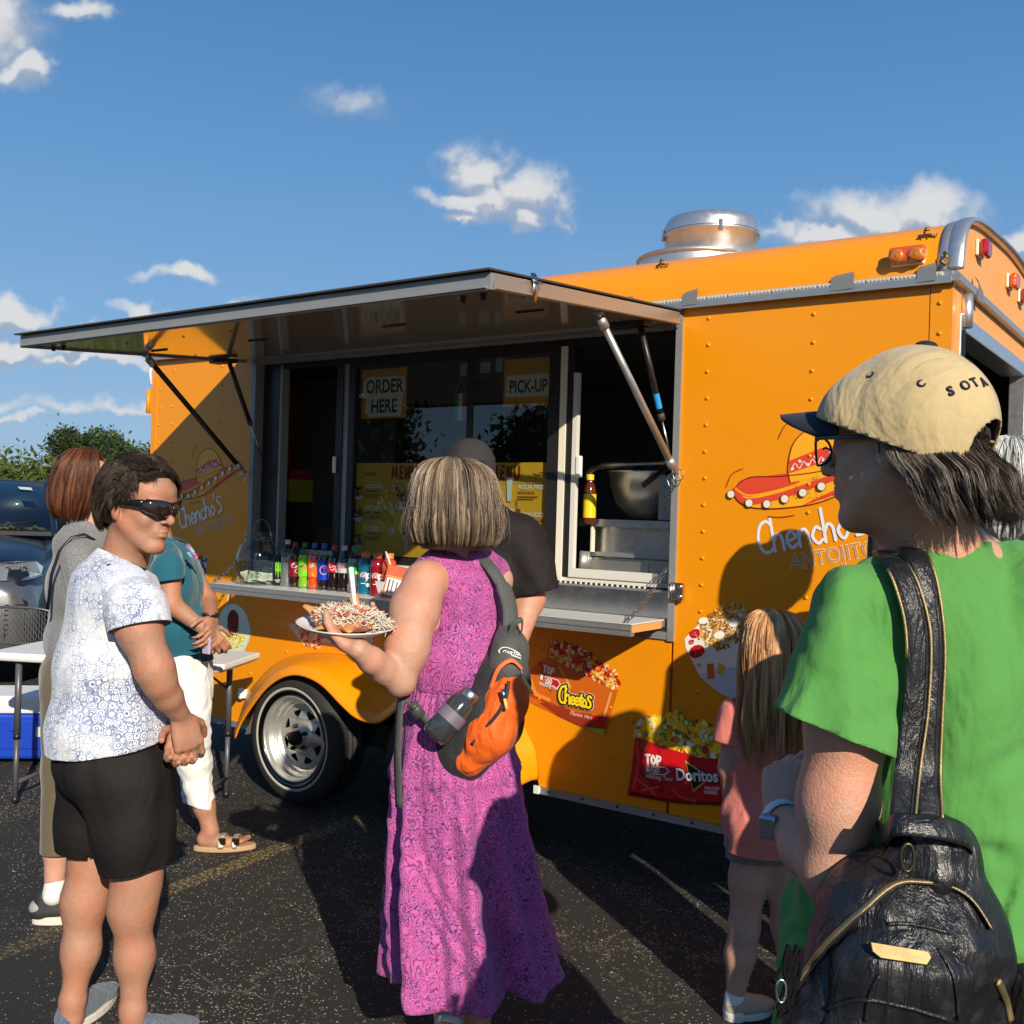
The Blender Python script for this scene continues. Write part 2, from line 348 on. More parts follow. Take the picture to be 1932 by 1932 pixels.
GLY = {'C': (1.15, [[(1.1, 1.7), (.8, 2.0), (.35, 1.75), (.1, .9), (.3, .15), (.75, .02), (1.1, .35)]]),
       'h': (.92, [[(.05, 2.1), (.03, 1), (0, 0)], [(.02, .6), (.3, 1.05), (.58, .85), (.62, 0)]]),
       'e': (.9, [[(.08, .5), (.6, .62), (.5, 1.0), (.22, 1.0), (.03, .5), (.3, .02), (.68, .22)]]),
       'n': (.9, [[(0, 1), (0, 0)], [(.02, .6), (.32, 1.05), (.58, .8), (.62, 0)]]),
       'c': (.85, [[(.6, .85), (.32, 1.02), (.03, .5), (.3, .0), (.62, .18)]]),
       'o': (.85, [[(.32, 1), (.02, .55), (.3, 0), (.62, .5), (.32, 1)]]),
       "'": (.3, [[(.02, 2.05), (.0, 1.75)]]),
       's': (.9, [[(.68, 1.45), (.3, 1.6), (.1, 1.2), (.55, .75), (.55, .15), (.05, .05)]]),
       't': (.6, [[(.25, 1.6), (.2, .2), (.5, .05)], [(0, 1.1), (.5, 1.15)]]),
       'T': (1.0, [[(.4, 1.5), (.4, 0)], [(0, 1.5), (.85, 1.55)]]), 'O': (1.0, [[(.4, 1.5), (.05, .8), (.4, 0), (.8, .75), (.4, 1.5)]]),
       'P': (.9, [[(.1, 1.5), (.1, 0)], [(.1, 1.45), (.7, 1.35), (.6, .75), (.1, .7)]]), 'N': (.9, [[(.05, 0), (.1, 1.4)], [(.1, 1.4), (.6, .05)], [(.6, 0), (.65, 1.4)]]),
       'G': (1.0, [[(.8, 1.25), (.4, 1.5), (.05, .75), (.4, 0), (.8, .3), (.8, .7), (.5, .7)]]), 'D': (1.0, [[(.1, 1.5), (.1, 0)], [(.1, 1.5), (.8, 1.1), (.75, .3), (.1, 0)]]),
       'r': (.62, [[(.05, 1), (.05, 0)], [(.05, .65), (.45, 1.0)]]), 'i': (.35, [[(.08, 1), (.08, 0)], [(.08, 1.35), (.08, 1.4)]]), 'p': (.8, [[(.05, 1), (.05, -.6)], [(.05, .9), (.55, .9), (.5, .1), (.05, .1)]]),
       'M': (1.1, [[(.05, 0), (.15, 1.5)], [(.15, 1.5), (.45, .4)], [(.45, .4), (.8, 1.5)], [(.8, 1.5), (.9, 0)]]), 'E': (.8, [[(.6, 1.5), (.1, 1.5)], [(.1, 1.5), (.1, 0)], [(.1, 0), (.6, 0)], [(.1, .75), (.5, .75)]]),
       'U': (.9, [[(.05, 1.5), (.08, .4), (.38, 0), (.7, .4), (.72, 1.5)]])}
def lettering(fl, txt, x, z, s_, wd, col, ang=0, sp=1.0):
    ca, sa = math.cos(ang), math.sin(ang); cx = 0
    for ch in txt:
        adv, st = GLY[ch]
        for q in st: fl.ribbon([(x+((cx+a)*ca-b*sa)*s_, z+((cx+a)*sa+b*ca)*s_) for a, b in q], wd, col, n=4)
        cx += adv*sp
    return cx*s_

# ================================================================== THE TRAILER
TX0, TX1, TYB, TZ0, TZ1 = -5.35, -.83, 5.90, .266, 2.345
tr = empty('food_trailer', (-3.1, 4.85, 0), 'long orange food trailer with its serving hatch propped open', 'food trailer')
def panel(name, pts, y0=WY, y1=WY+.035, m=ORANGE, **kw):
    return MB().prism(pts, y0, y1).build(name, m, tr, **kw)
g = .0015
panel('corner_trim', [(TX0, TZ0+.03), (-5.30, TZ0+.03), (-5.30, TZ1), (TX0, TZ1)], WY-.004)
panel('wall_panel', [(-5.30+g, TZ0+.03), (-4.45-g, TZ0+.03), (-4.45-g, TZ1), (-5.30+g, TZ1)])
panel('wall_panel', [(-4.45+g, .296), (-4.30, .296), (-4.24, .50), (-4.0, .62), (-2.72, .62), (-2.55, .50), (-2.49, .296), (-1.87-g, .296), (-1.87-g, 1.0), (-4.45+g, 1.0)])
panel('wall_panel', [(-1.86+g, .296), (-.905-g, .296), (-.905-g, TZ1), (-1.86+g, TZ1)])
panel('wall_panel', [(-4.45+g, 2.30), (-1.86-g, 2.30), (-1.86-g, TZ1), (-4.45+g, TZ1)])
panel('corner_trim', [(-.905+g, .296), (TX1, .296), (TX1, TZ1), (-.905+g, TZ1)], WY-.003)
# floor, ends and far side
MB().box((TX0, WY+.04, .30), (TX1-.02, TYB, .42)).build('trailer_floor', mat('dark_floor', (.03, .028, .026), .8), tr)
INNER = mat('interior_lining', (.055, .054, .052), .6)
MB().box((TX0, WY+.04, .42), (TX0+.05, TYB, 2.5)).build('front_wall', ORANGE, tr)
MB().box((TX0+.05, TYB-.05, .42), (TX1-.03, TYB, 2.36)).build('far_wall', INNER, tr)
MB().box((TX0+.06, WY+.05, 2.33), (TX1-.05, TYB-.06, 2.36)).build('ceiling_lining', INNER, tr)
# rivets, one real dome each, too small to pick apart
rv = MB()
def rivet(x, z, y=WY, r=.0085):
    rv.lathe([(r, 0), (r*.9, -.003), (r*.5, -.0055), (.0004, -.006)], 7, (x, y, z), axis='y')
for x in (-.872, -1.32, -1.745):
    for k in range(19): rivet(x+random.uniform(-.002, .002), .36+k*.1065+(.02 if x == -1.745 else 0), WY-(.003 if x > -.9 else 0))
for x, z0, n in ((-1.862+.012, .36, 6), (-2.142, .37, 5), (-2.5, .68, 3), (-2.9, .76, 2), (-3.35, .78, 2), (-3.75, .78, 2), (-4.12, .72, 3), (-4.40, .36, 6), (-4.715, .36, 19), (-5.148, .36, 19), (-5.276, .36, 19)):
    for k in range(n): rivet(x+random.uniform(-.002, .002), z0+k*.1065)
rv.build('rivets', ORANGE, tr, kind='stuff')
# bottom rail with bolts
for x0, x1 in ((TX0, -4.36), (-2.485, TX1)):
    m_ = MB(); m_.box((x0, WY-.012, TZ0), (x1, WY+.03, TZ0+.029)); m_.box((x0, WY-.016, TZ0), (x1, WY-.012, TZ0+.006)); m_.build('bottom_rail', ALU, tr)
bt = MB(); x = -2.43
while x < TX1: bt.lathe([(.007, 0), (.006, -.003), (.001, -.004)], 6, (x, WY-.012, TZ0+.017), axis='y'); x += .17
bt.build('rail_bolts', mat('dark_bolt', (.06, .05, .045), .5, .8), tr, kind='stuff')
MB().box((-2.505, WY-.022, TZ0+.0), (-2.478, WY-.012, TZ0+.034)).build('marker_lamp_base', WHITEP, tr)
# upper rail (drip gutter) with strip of small lamps and tape clamps
m_ = MB(); m_.box((TX0, WY-.03, TZ1), (TX1-.0, WY, TZ1+.022)); m_.box((TX0, WY-.018, TZ1+.022), (TX1, WY, TZ1+.04)); m_.box((TX0, WY-.036, TZ1-.006), (TX1, WY-.03, TZ1+.016)); m_.build('upper_rail', ALU, tr)
STRIP = mat('clear_lamp_strip', (.55, .52, .44), .25)
x = TX1-.03; seg = 0
while x > -2.6:
    k = MB(); k.box((x-.085, WY-.030, TZ1+.022), (x, WY-.018, TZ1+.036))
    for q in range(6): k.box((x-.081+q*.014, WY-.033, TZ1+.025), (x-.073+q*.014, WY-.030, TZ1+.033))
    k.build('lamp_strip', STRIP, tr); x -= .089
TAPE = mat('grey_tape', (.16, .165, .17), .55, bump=(60, .5, .003))
for x0, x1 in ((-2.15, -2.08), (-1.85, -1.785), (-1.25, -1.165), (-.945, -.88)):
    MB().add([(x0, WY-.038, TZ1+.004), (x1, WY-.04, TZ1+.006), (x1, WY-.030, TZ1+.055), (x1-.01, WY-.006, TZ1+.075), (x0+.004, WY-.006, TZ1+.066), (x0, WY-.030, TZ1+.052)], [(0, 1, 2, 5), (5, 2, 3, 4)]).build('tape_patch', TAPE, tr)
# roof
RP = [(3.800, TZ1+.04), (3.806, 2.43), (3.835, 2.50), (3.885, 2.553), (3.96, 2.592), (4.10, 2.622), (4.35, 2.645), (4.85, 2.668)]
RP = RP + [(9.70-y, z) for y, z in reversed(RP[:-1])]
rs = [tuple(p[:2]) for p in smooth_path([(a, b, 0) for a, b in RP], 4)]
v = [(x, y, z) for x in (TX0, TX1-.005) for y, z in rs]; n = len(rs)
o = link('roof_skin', mesh('roof', v, [(i, i+1, n+i+1, n+i) for i in range(n-1)], True), ORANGE, tr)
# rear end above the door, with bright arched trim
rp = [(y, z-.004) for y, z in rs]
MB().prism([(WY+.001, TZ1+.041)]+[p for p in rp if p[1] > TZ1+.045]+[(TYB-.001, TZ1+.041)], TX1-.03, TX1, 'yz').build('rear_arch_panel', ORANGE_REAR, tr)
MB().tube([(TX1+.004, y, z+.006) for y, z in rs], (.013, .030), 10, flat=(0, 0, 1)).build('arch_trim', GALV, tr)
MB().tube([(TX1-.035, y, z+.004) for y, z in rs], (.006, .022), 8, flat=(0, 0, 1)).build('arch_trim', ALU, tr)
m_ = MB(); m_.box((TX1, WY-.03, TZ1), (TX1+.028, TYB, TZ1+.022)); m_.box((TX1, WY-.01, TZ1+.022), (TX1+.014, TYB, TZ1+.04)); m_.build('rear_rail', ALU, tr)
MB().box((TX1-.03, WY+.036, .30), (TX1, 3.915, TZ1)).build('rear_post_panel', ORANGE_REAR, tr)
MB().box((TX1-.03, 3.9155, 2.262), (TX1, TYB, TZ1)).build('door_header', ORANGE_REAR, tr)
m_ = MB(); m_.box((TX1-.05, 3.916, .45), (TX1+.006, 3.935, 2.26)); m_.box((TX1-.09, 3.936, 2.20), (TX1+.008, 5.25, 2.261)); m_.box((TX1-.06, 5.2505, .45), (TX1+.01, 5.34, 2.261)); m_.build('door_frame', GALV, tr, bevel=.004)
MB().box((TX1-.03, 5.341, .30), (TX1, TYB, 2.2615)).build('rear_wall', ORANGE_REAR, tr)
MB().tube([(TX1+.014, 3.95, 2.33), (TX1+.016, 3.95, 2.27), (TX1+.014, 3.95, 2.21)], .022, 12).build('corner_hinge_tube', GALV, tr)
MB().tube([(TX1+.012, 3.93, 2.2), (TX1+.012, 3.932, 1.2), (TX1+.012, 3.93, .6)], .006, 6).build('hanging_cable', BLACK, tr)
MB().add([(TX1+.03, 4.06, 2.40), (TX1+.034, 4.13, 2.37), (TX1+.034, 4.15, 2.33), (TX1+.03, 4.05, 2.33), (TX1+.006, 4.10, 2.43)], [(0, 1, 2, 3), (0, 4, 1)]).build('tape_patch', TAPE, tr)
# lamps
def lamp(yc, zc, col, name, label):
    b = MB(); b.box((TX1+.001, yc-.05, zc-.03), (TX1+.012, yc+.05, zc+.03)); o = b.build('lamp_base', CREAM, tr, bevel=.004)
    d = MB(); d.box((TX1+.0125, yc-.045, zc-.032), (TX1+.045, yc+.045, zc+.032)); d.build(name, col, tr, bevel=.014, label=label)
RED = mat('red_lens', (.35, .004, .008), .12, coat=1); AMB = mat('amber_lens', (.62, .085, .003), .12, coat=1, bump=(120, .6, .003))
lamp(4.181, 2.545, RED, 'marker_light', 'red marker light high on the rear arch'); lamp(4.80, 2.545, AMB, 'marker_light', 'amber marker light on the rear arch'); lamp(5.08, 2.535, RED, 'marker_light', 'red marker light beyond the amber one'); lamp(5.45, 2.49, AMB, 'marker_light', 'far amber marker light')
a0 = (-.985, 3.809, 2.452); tilt = Matrix.Rotation(R(-12), 3, 'X')
b = MB(); b.box((-1.045, 3.799, 2.421), (-.928, 3.822, 2.481), tilt, a0); b.build('lamp_base', CREAM, tr, bevel=.006)
b = MB(); b.box((-1.05, 3.768, 2.419), (-.92, 3.796, 2.483), tilt, a0); sl = b.build('side_light', AMB, tr, bevel=.017)
for dx in (-.032, .032): MB().lathe([(.026, 0), (.024, -.006), (.014, -.010), (.004, -.007), (.0008, -.010)], 16, (a0[0]+dx, 3.768, a0[2]), axis='y').build('reflector', mat('amber_reflector', (.8, .22, .02), .1, .4, coat=1), sl)
# brass bracket by the rear corner and two little metal ornaments of no recognisable maker
def ornament(c, s_):
    m_ = MB(); cx, cy, cz = c
    for pts, w_ in (([(-.9, -.2), (-.3, .1), (.3, .05), (.7, -.1)], .28), ([(-.3, .1), (-.2, .7), (.1, .95)], .2), ([(-.2, .5), (.25, .55)], .12), ([(-.5, -.1), (-.6, -.6)], .14), ([(.1, -.1), (0, -.55)], .14), ([(.2, -.6), (.7, -.5), (.95, .1)], .12)):
        m_.tube([(cx+a*s_, cy+.018*(-b-.3)*0, cz+b*s_) for a, b in pts], (w_*s_*.5, .006), 6, flat=(1, 0, 0))
    m_.build('brass_ornament', mat('tarnished_brass', (.20, .13, .03), .45, .8), tr)
ornament((-2.0, 3.872, 2.556), .030); ornament((-.935, 3.853, 2.534), .036)
MB().tube([(-.86, 3.79, 2.45), (-.85, 3.78, 2.43), (-.87, 3.785, 2.42), (-.855, 3.78, 2.405)], .008, 6).build('brass_hook', mat('tarnished_brass'), tr)
# front door hinge at the far end
m_ = MB(); m_.box((-5.385, 3.80, 2.03), (-5.352, 3.83, 2.17)); m_.tube([(-5.383, 3.795, 2.03), (-5.383, 3.795, 2.17)], .012, 8); m_.build('front_hinge', ORANGE, tr)
MB().tube([(-5.352, 3.792, 2.33), (-5.362, 3.788, 2.27), (-5.352, 3.79, 2.2)], .008, 6).build('cable', WHITEP, tr)
# small outlet by the fender
m_ = MB(); m_.box((-4.47, WY-.025, .435), (-4.42, WY, .485)); m_.lathe([(.02, 0), (.024, -.02), (.01, -.03)], 10, (-4.445, WY-.012, .45), axis='y'); m_.build('outlet_cover', WHITEP, tr, bevel=.004)

# ---- roof exhaust duct
dc = (-2.235, 4.86)
db = (-2.317, 4.86); du = MB().lathe([(.295, 2.62), (.292, 2.805)], 48, (*db, 0)).build('exhaust_base', GALV, tr)
MB().lathe([(.288, 2.80), (.304, 2.806), (.306, 2.816), (.298, 2.824), (.10, 2.835)], 48, (*db, 0)).build('exhaust_flange', ALU, tr)
MB().lathe([(.232, 2.80), (.236, 2.922), (.244, 2.926), (.245, 2.935), (.238, 2.94)], 48, (*dc, 0)).build('exhaust_collar', GALV, tr)
MB().lathe([(.241, 2.9405), (.238, 2.98), (.220, 3.012), (.15, 3.030), (.0005, 3.038)], 48, (*dc, 0)).build('exhaust_cap', GALV, tr)
for a in (-2.5, -.95): MB().box((dc[0]+.243*math.cos(a)-.008, dc[1]+.243*math.sin(a)-.008, 2.905), (dc[0]+.243*math.cos(a)+.008, dc[1]+.243*math.sin(a)+.006, 2.96)).build('cap_latch', ALU, tr)

# ---- hatch frame and window wall
fr = MB()
fr.box((-4.452, WY-.010, 1.0), (-4.420, WY+.12, 2.298)); fr.box((-1.884, WY-.012, .995), (-1.856, WY+.12, 2.315)); fr.box((-4.42, WY-.010, 1.0), (-1.884, WY+.05, 1.030)); fr.box((-4.42, WY-.008, 2.272), (-1.884, WY+.12, 2.298))
fr.build('hatch_frame', ALU_PAINT, tr)
MB().box((-2.03, WY-.013, 2.298), (-1.862, WY-.002, 2.334)).build('hinge_plate', ALU_PAINT, tr)
# outer shelf, stainless apron above it
m_ = MB(); m_.box((-4.40, 3.503, 1.052), (-1.895, WY-.012, 1.078)); m_.box((-4.41, 3.494, 1.048), (-1.89, 3.5028, 1.081)); m_.box((-4.41, 3.490, 1.058), (-1.89, 3.4938, 1.066)); m_.box((-4.41, 3.491, 1.036), (-1.89, 3.52, 1.0478))
sh = m_.build('counter_shelf', ALU, tr)
MB().box((-4.398, 3.505, 1.0785), (-1.898, WY-.014, 1.082)).build('shelf_top', mat('white_laminate', (.72, .71, .68), .3, var=(8, .05)), sh)
MB().box((-1.8895, 3.50, 1.05), (-1.886, 3.74, 1.078)).build('painted_end_reflection', mat('orange_reflection_colour', (.8, .32, .1), .4), sh)  # orange reflection on the shelf's end face, painted as a coloured plate
MB().box((-4.418, WY+.004, 1.031), (-1.886, WY+.02, 1.188)).build('steel_apron', STEEL, tr)
MB().box((-4.418, WY-.002, 1.1885), (-1.886, WY+.022, 1.197)).build('apron_lip', ALU, tr)
m_ = MB(); m_.box((-4.418, WY+.024, 1.18), (-1.886, WY+.07, 1.205)); m_.build('roller_track', BLACK, tr)
m_ = MB(); x = -2.74
while x < -2.0: m_.box((x, WY+.020, 1.1975), (x+.008, WY+.0238, 1.2065)); x += .026
m_.build('roller_teeth', WHITEP, tr, kind='stuff')
MB().lathe([(.010, 0), (.010, -.006), (.002, -.008)], 8, (-1.848, WY-.012, 1.22), axis='y').build('latch_bolt', STEEL, tr)
lt = MB(); lt.box((-1.866, WY-.03, 1.165), (-1.812, WY-.013, 1.235)); lt.tube([(-1.862, WY-.04, 1.17), (-1.862, WY-.04, 1.23)], .009, 8)
for z in (1.18, 1.22): lt.lathe([(.010, 0), (.009, -.006), (.002, -.008)], 8, (-1.822, WY-.03, z), axis='y')
lt.build('hatch_latch', STEEL, tr)
# window unit
yw = WY+.05
m_ = MB(); m_.box((-4.418, yw, 1.205), (-4.40, yw+.05, 2.27)); m_.build('dark_jamb', DARKFRAME, tr)
MB().box((-4.283, yw-.004, 1.215), (-4.268, yw+.05, 2.262)).build('jamb_strip', ALU_PAINT, tr)
MB().box((-4.40, yw+.002, 1.205), (-4.284, yw+.04, 2.27)).build('dark_jamb', DARKFRAME, tr)
MB().box((-4.267, yw+.001, 1.205), (-1.888, yw+.045, 1.222)).build('window_sill', CREAM, tr)
MB().box((-4.267, yw+.001, 2.24), (-1.888, yw+.045, 2.271)).build('window_head', DARKFRAME, tr)
wf = MB()
wf.box((-3.845, yw-.012, 1.223), (-3.800, yw+.03, 2.239)); wf.box((-3.765, yw-.006, 1.223), (-3.722, yw+.03, 2.239))
wf.box((-3.722, yw-.004, 1.223), (-2.530, yw+.028, 1.255)); wf.box((-3.722, yw-.004, 2.222), (-2.530, yw+.028, 2.239)); wf.box((-2.530, yw-.006, 1.223), (-2.466, yw+.028, 2.239)); wf.box((-2.434, yw-.004, 1.223), (-2.4, yw+.028, 2.239))
wu = wf.build('window_frame', DARKFRAME, tr)
MB().box((-3.800, yw-.004, 1.223), (-3.765, yw+.026, 2.239)).build('sash_channel', ALU_PAINT, wu)
MB().box((-2.466, yw-.012, 1.200), (-2.434, yw+.026, 2.239)).build('cream_channel', CREAM, wu)
m_ = MB(); m_.box((-2.400, yw-.006, 1.223), (-2.378, yw+.02, 2.12)); m_.box((-2.378, yw-.006, 1.223), (-1.99, yw-.002, 1.262)); m_.build('white_sash', mat('white_sash', (.66, .64, .58), .4), wu)
MB().box((-1.989, yw-.004, 1.223), (-1.89, yw+.0, 1.262)).build('grey_sill', ALU_PAINT, wu)
MB().box((-2.377, yw-.012, 1.66), (-2.350, yw+.01, 1.755)).build('sash_handle', WHITEP, wu, bevel=.006)
MB().box((-3.846, yw-.03, 1.675), (-3.83, yw-.013, 1.76)).build('sash_handle', WHITEP, wu, bevel=.004)
MB().box((-3.0, yw+.006, 1.256), (-2.965, yw+.028, 2.2215)).build('mullion', DARKFRAME, wu)
GLASS = thin_glass('tinted_glass', (.66, .72, .70), 1.55)
for x0, x1 in ((-3.7215, -3.0005), (-2.9645, -2.5305)): MB().add([(x0, yw+.010, 1.2555), (x1, yw+.010, 1.2555), (x1, yw+.010, 2.2215), (x0, yw+.010, 2.2215)], [(0, 1, 2, 3)]).build('window_pane', GLASS, wu, fixn=False)

# ---- posters behind the glass: ORDER HERE, PICK-UP and the two menus
def poster_order():
    f = Flat(yw+.0165+.006, .00008); f.poly([(-3.70, 1.955), (-3.395, 1.955), (-3.395, 2.205), (-3.70, 2.205)], lin(226, 156, 40))
    f.poly([(-3.675, 1.985), (-3.64, 1.965), (-3.43, 1.965), (-3.42, 2.06), (-3.405, 2.09), (-3.41, 2.165), (-3.66, 2.165), (-3.69, 2.14), (-3.69, 2.08), (-3.665, 2.06)], lin(235, 235, 225))
    f.text('ORDER', -3.545, 2.085, .095, (.015, .02, .02), bold=.028, width=.80, align='CENTER'); f.text('HERE', -3.545, 1.985, .095, (.03, .04, .05), bold=.028, width=.80, align='CENTER')
    return f
poster_order().build('order_here_poster', PAPER, wu, label='order here poster behind the glass')
f = Flat(yw+.0225, .00008); f.poly([(-2.80, 1.985), (-2.535, 1.985), (-2.535, 2.205), (-2.80, 2.205)], lin(226, 156, 40)); f.poly([(-2.785, 2.03), (-2.54, 2.03), (-2.54, 2.13), (-2.785, 2.13)], lin(235, 235, 225))
f.text('PICK-UP', -2.663, 2.05, .08, (.015, .02, .02), bold=.028, width=.72, align='CENTER'); f.build('pick_up_poster', PAPER, wu, label='pick-up poster behind the glass')
YEL = lin(232, 178, 40); DK = (.03, .02, .02); RD = (.35, .03, .02)
def menu(x0, x1, items, tail):
    f = Flat(yw+.0225, .00008); z0, z1 = 1.262, 1.728; f.poly([(x0, z0), (x1, z0), (x1, z1), (x0, z1)], YEL)
    W_ = x1-x0
    lettering(f, 'MENU', (x0+x1)/2-.11, z1-.075, .038, .012, RD, sp=1.25)
    for sx in (x0+.08*W_, x1-.20*W_):
        f.ribbon([(sx, z1-.05), (sx+.04, z1-.06), (sx+.09, z1-.045)], .004, RD); f.ribbon([(sx+.01, z1-.065), (sx+.05, z1-.045), (sx+.08, z1-.07)], .004, RD)
    f.line([(x0+.02, z1-.093), (x1-.02, z1-.093)], .002, (.8, .75, .6))
    for (x, z, t, sub, pr) in items:
        f.text(t, x, z, .030, (.85, .85, .8), bold=.03, width=.95); f.text(sub, x, z-.021, .017, RD, bold=.02)
        [f.line([(x+.0, z-.034-q*.011), (x+.11-q*.02, z-.034-q*.011)], .004, (.16, .11, .03)) for q in range(2)]
        f.disc((x+.19, z), .017, (.75, .8, .8), 14); f.text(pr, x+.178, z-.007, .024, RD if pr != '6' else DK, bold=.03)
    for (x, z, kd) in tail:
        if kd == 'cup':
            f.poly([(x-.017, z+.05), (x+.017, z+.05), (x+.011, z-.05), (x-.011, z-.05)], (.72, .76, .78)); f.poly([(x-.019, z+.052), (x+.019, z+.052), (x+.019, z+.060), (x-.019, z+.060)], (.85, .85, .85))
        elif kd == 'cone':
            f.poly([(x-.022, z+.02), (x+.022, z+.02), (x+.004, z-.075), (x-.004, z-.075)], (.55, .57, .6)); f.scatter([(x-.024, z+.01), (x+.024, z+.01), (x+.024, z+.05), (x-.024, z+.05)], 26, [(.08, .02, .03), (.25, .1, .15), (.02, .02, .03)], (.004, .008), seed=int(z*999))
        elif kd == 'dish':
            f.scatter([(x-.03, z-.02), (x+.03, z-.02), (x+.022, z+.03), (x-.022, z+.03)], 34, [(.12, .04, .03), (.35, .1, .04), (.5, .45, .3), (.03, .02, .02)], (.004, .009), seed=int(x*-777+z*99)); f.poly([(x-.034, z-.024), (x+.034, z-.024), (x+.02, z-.04), (x-.02, z-.04)], (.7, .7, .68))
        else:
            f.poly([(x-.012, z+.04), (x+.012, z+.04), (x+.009, z-.04), (x-.009, z-.04)], (.25, .12, .04)); f.line([(x-.004, z+.03), (x-.014, z+.08)], .004, (.05, .02, .02))
    return f
menu(-3.72, -3.012, [(-3.65, 1.60, 'NACHOS', 'PREPARADOS', '8.50'), (-3.65, 1.49, 'MICHOBOS', 'CHILE Y LIMON', '7.50'), (-3.65, 1.385, 'ATOLES', 'CHAMPURRADO', '5'), (-3.29, 1.53, 'ESQUITES', 'ELOTE', '6')],
     [(-3.69, 1.58, 'dish'), (-3.69, 1.47, 'dish'), (-3.69, 1.33, 'dish'), (-3.40, 1.56, 'dish'), (-3.36, 1.36, 'cone'), (-3.16, 1.36, 'cone')]).build('menu_poster', PAPER, wu, label='yellow menu poster on the left')
menu(-2.962, -2.532, [(-2.70, 1.605, 'AGUA FRESCA', 'HORCHATA', '6'), (-2.665, 1.48, 'MANGONEADA', 'MANGO SLUSHIE', '7'), (-2.665, 1.36, 'RASPADOS', 'DE FRUTA', '5'), (-2.92, 1.50, 'ATOLE', 'VAINILLA', '6')],
     [(-2.745, 1.60, 'cup'), (-2.69, 1.475, 'glass'), (-2.90, 1.40, 'cone'), (-2.78, 1.36, 'cone')]).build('menu_poster', PAPER, wu, label='yellow menu poster on the right')
f = Flat(yw+.0225, .00008)
for k, c in enumerate(((.02, .25, .05), (.7, .68, .62), (.45, .02, .02))): f.poly([(-3.085+k*.022, 1.93), (-3.063+k*.022, 1.93), (-3.063+k*.022, 2.06), (-3.085+k*.022, 2.06)], c)
f.line([(-3.052, 2.13), (-3.085, 2.065)], .002, (.5, .5, .45)); f.line([(-3.052, 2.13), (-3.02, 2.065)], .002, (.5, .5, .45)); f.build('hanging_flag', PAPER, wu)
f = Flat(yw+.0225, .00008)
for x0, x1, z0, z1 in ((-3.02, -3.06, 2.14, 2.205), (-2.94, -2.88, 2.15, 2.20), (-2.85, -2.81, 2.15, 2.215)): f.poly([(x0, z0), (x1, z0), (x1, z1), (x0, z1)], (.35, .36, .36))
f.build('paper_notes', PAPER, wu)

# ---- inside, seen through the hatch
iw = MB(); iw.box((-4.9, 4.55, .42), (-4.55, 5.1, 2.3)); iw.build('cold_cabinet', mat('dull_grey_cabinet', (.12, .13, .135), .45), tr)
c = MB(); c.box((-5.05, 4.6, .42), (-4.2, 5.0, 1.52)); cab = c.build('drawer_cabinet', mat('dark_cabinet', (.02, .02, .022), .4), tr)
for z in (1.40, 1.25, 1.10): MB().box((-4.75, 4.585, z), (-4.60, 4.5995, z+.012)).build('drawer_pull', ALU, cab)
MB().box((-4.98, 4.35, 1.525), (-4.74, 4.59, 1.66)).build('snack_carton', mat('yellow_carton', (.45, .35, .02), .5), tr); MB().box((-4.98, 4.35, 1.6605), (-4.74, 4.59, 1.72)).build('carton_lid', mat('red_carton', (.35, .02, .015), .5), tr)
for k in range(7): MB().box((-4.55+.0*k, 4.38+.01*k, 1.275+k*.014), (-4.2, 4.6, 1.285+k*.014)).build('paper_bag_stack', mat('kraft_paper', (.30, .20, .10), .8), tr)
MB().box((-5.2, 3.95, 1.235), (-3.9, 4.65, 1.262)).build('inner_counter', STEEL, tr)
# steel bench in the right bay
k = MB(); k.box((-2.62, 3.97, 1.455), (-1.4, 4.55, 1.478)); k.box((-2.62, 3.962, 1.448), (-1.4, 3.9695, 1.480)); k.build('steel_bench_top', STEEL, tr)
MB().box((-2.40, 4.02, 1.28), (-1.45, 4.03, 1.4475)).build('steel_bench_back', STEEL, tr)
m_ = MB(); m_.box((-2.38, 3.985, 1.315), (-1.45, 4.019, 1.333)); m_.build('bench_rail', ALU, tr)
MB().box((-2.36, 3.95, 1.222), (-1.5, 3.96, 1.31)).build('steel_splash', STEEL, tr); MB().box((-2.36, 3.9450, 1.222), (-2.06, 3.9495, 1.300)).build('steel_splash', mat('warm_steel', (.60, .57, .5), .35, .9), tr)
MB().tube([(-2.372, 3.935, 1.335), (-2.372, 3.925, 1.245)], (.025, .012), 10).build('grey_can', ALU, tr)
for sx in (-.09, .0): MB().box((-2.36, 3.96, 1.333), (-2.352, 3.985, 1.46)).build('bench_leg', CREAM, tr) if sx else None
# ---- serving hatch (awning), props, gas struts, chains
AW = mat('gloss_hatch_lining', (.60, .52, .44), .12, .05, coat=1, bump=(1.1, .10, .012))
hz = lambda y: 2.286-(WY-.02-y)*.082            # underside height
HX0, HX1, HY0 = -4.475, -1.875, 2.51
yy = [HY0, 2.85, 3.2, 3.5, WY-.02]
v = [(x, y, hz(y)) for x in (HX0, HX1) for y in yy]; n = len(yy)
hatch_f = [(i, n+i, n+i+1, i+1) for i in range(n-1)]
v2 = v+[(x, y, hz(y)+.034) for x in (HX0, HX1) for y in yy]; m_ = MB()
m_.add(v2, hatch_f+[(2*n+i, 2*n+i+1, 3*n+i+1, 3*n+i) for i in range(n-1)]+[(i, i+1, 2*n+i+1, 2*n+i) for i in range(n-1)]+[(n+i, 3*n+i, 3*n+i+1, n+i+1) for i in range(n-1)]+[(0, 2*n, 3*n, n), (n-1, 2*n-1, 4*n-1, 3*n-1)])
m_.build('hatch_panel', AW, tr)
TAN = mat('tan_edge_frame', (.50, .40, .30), .35, .7)
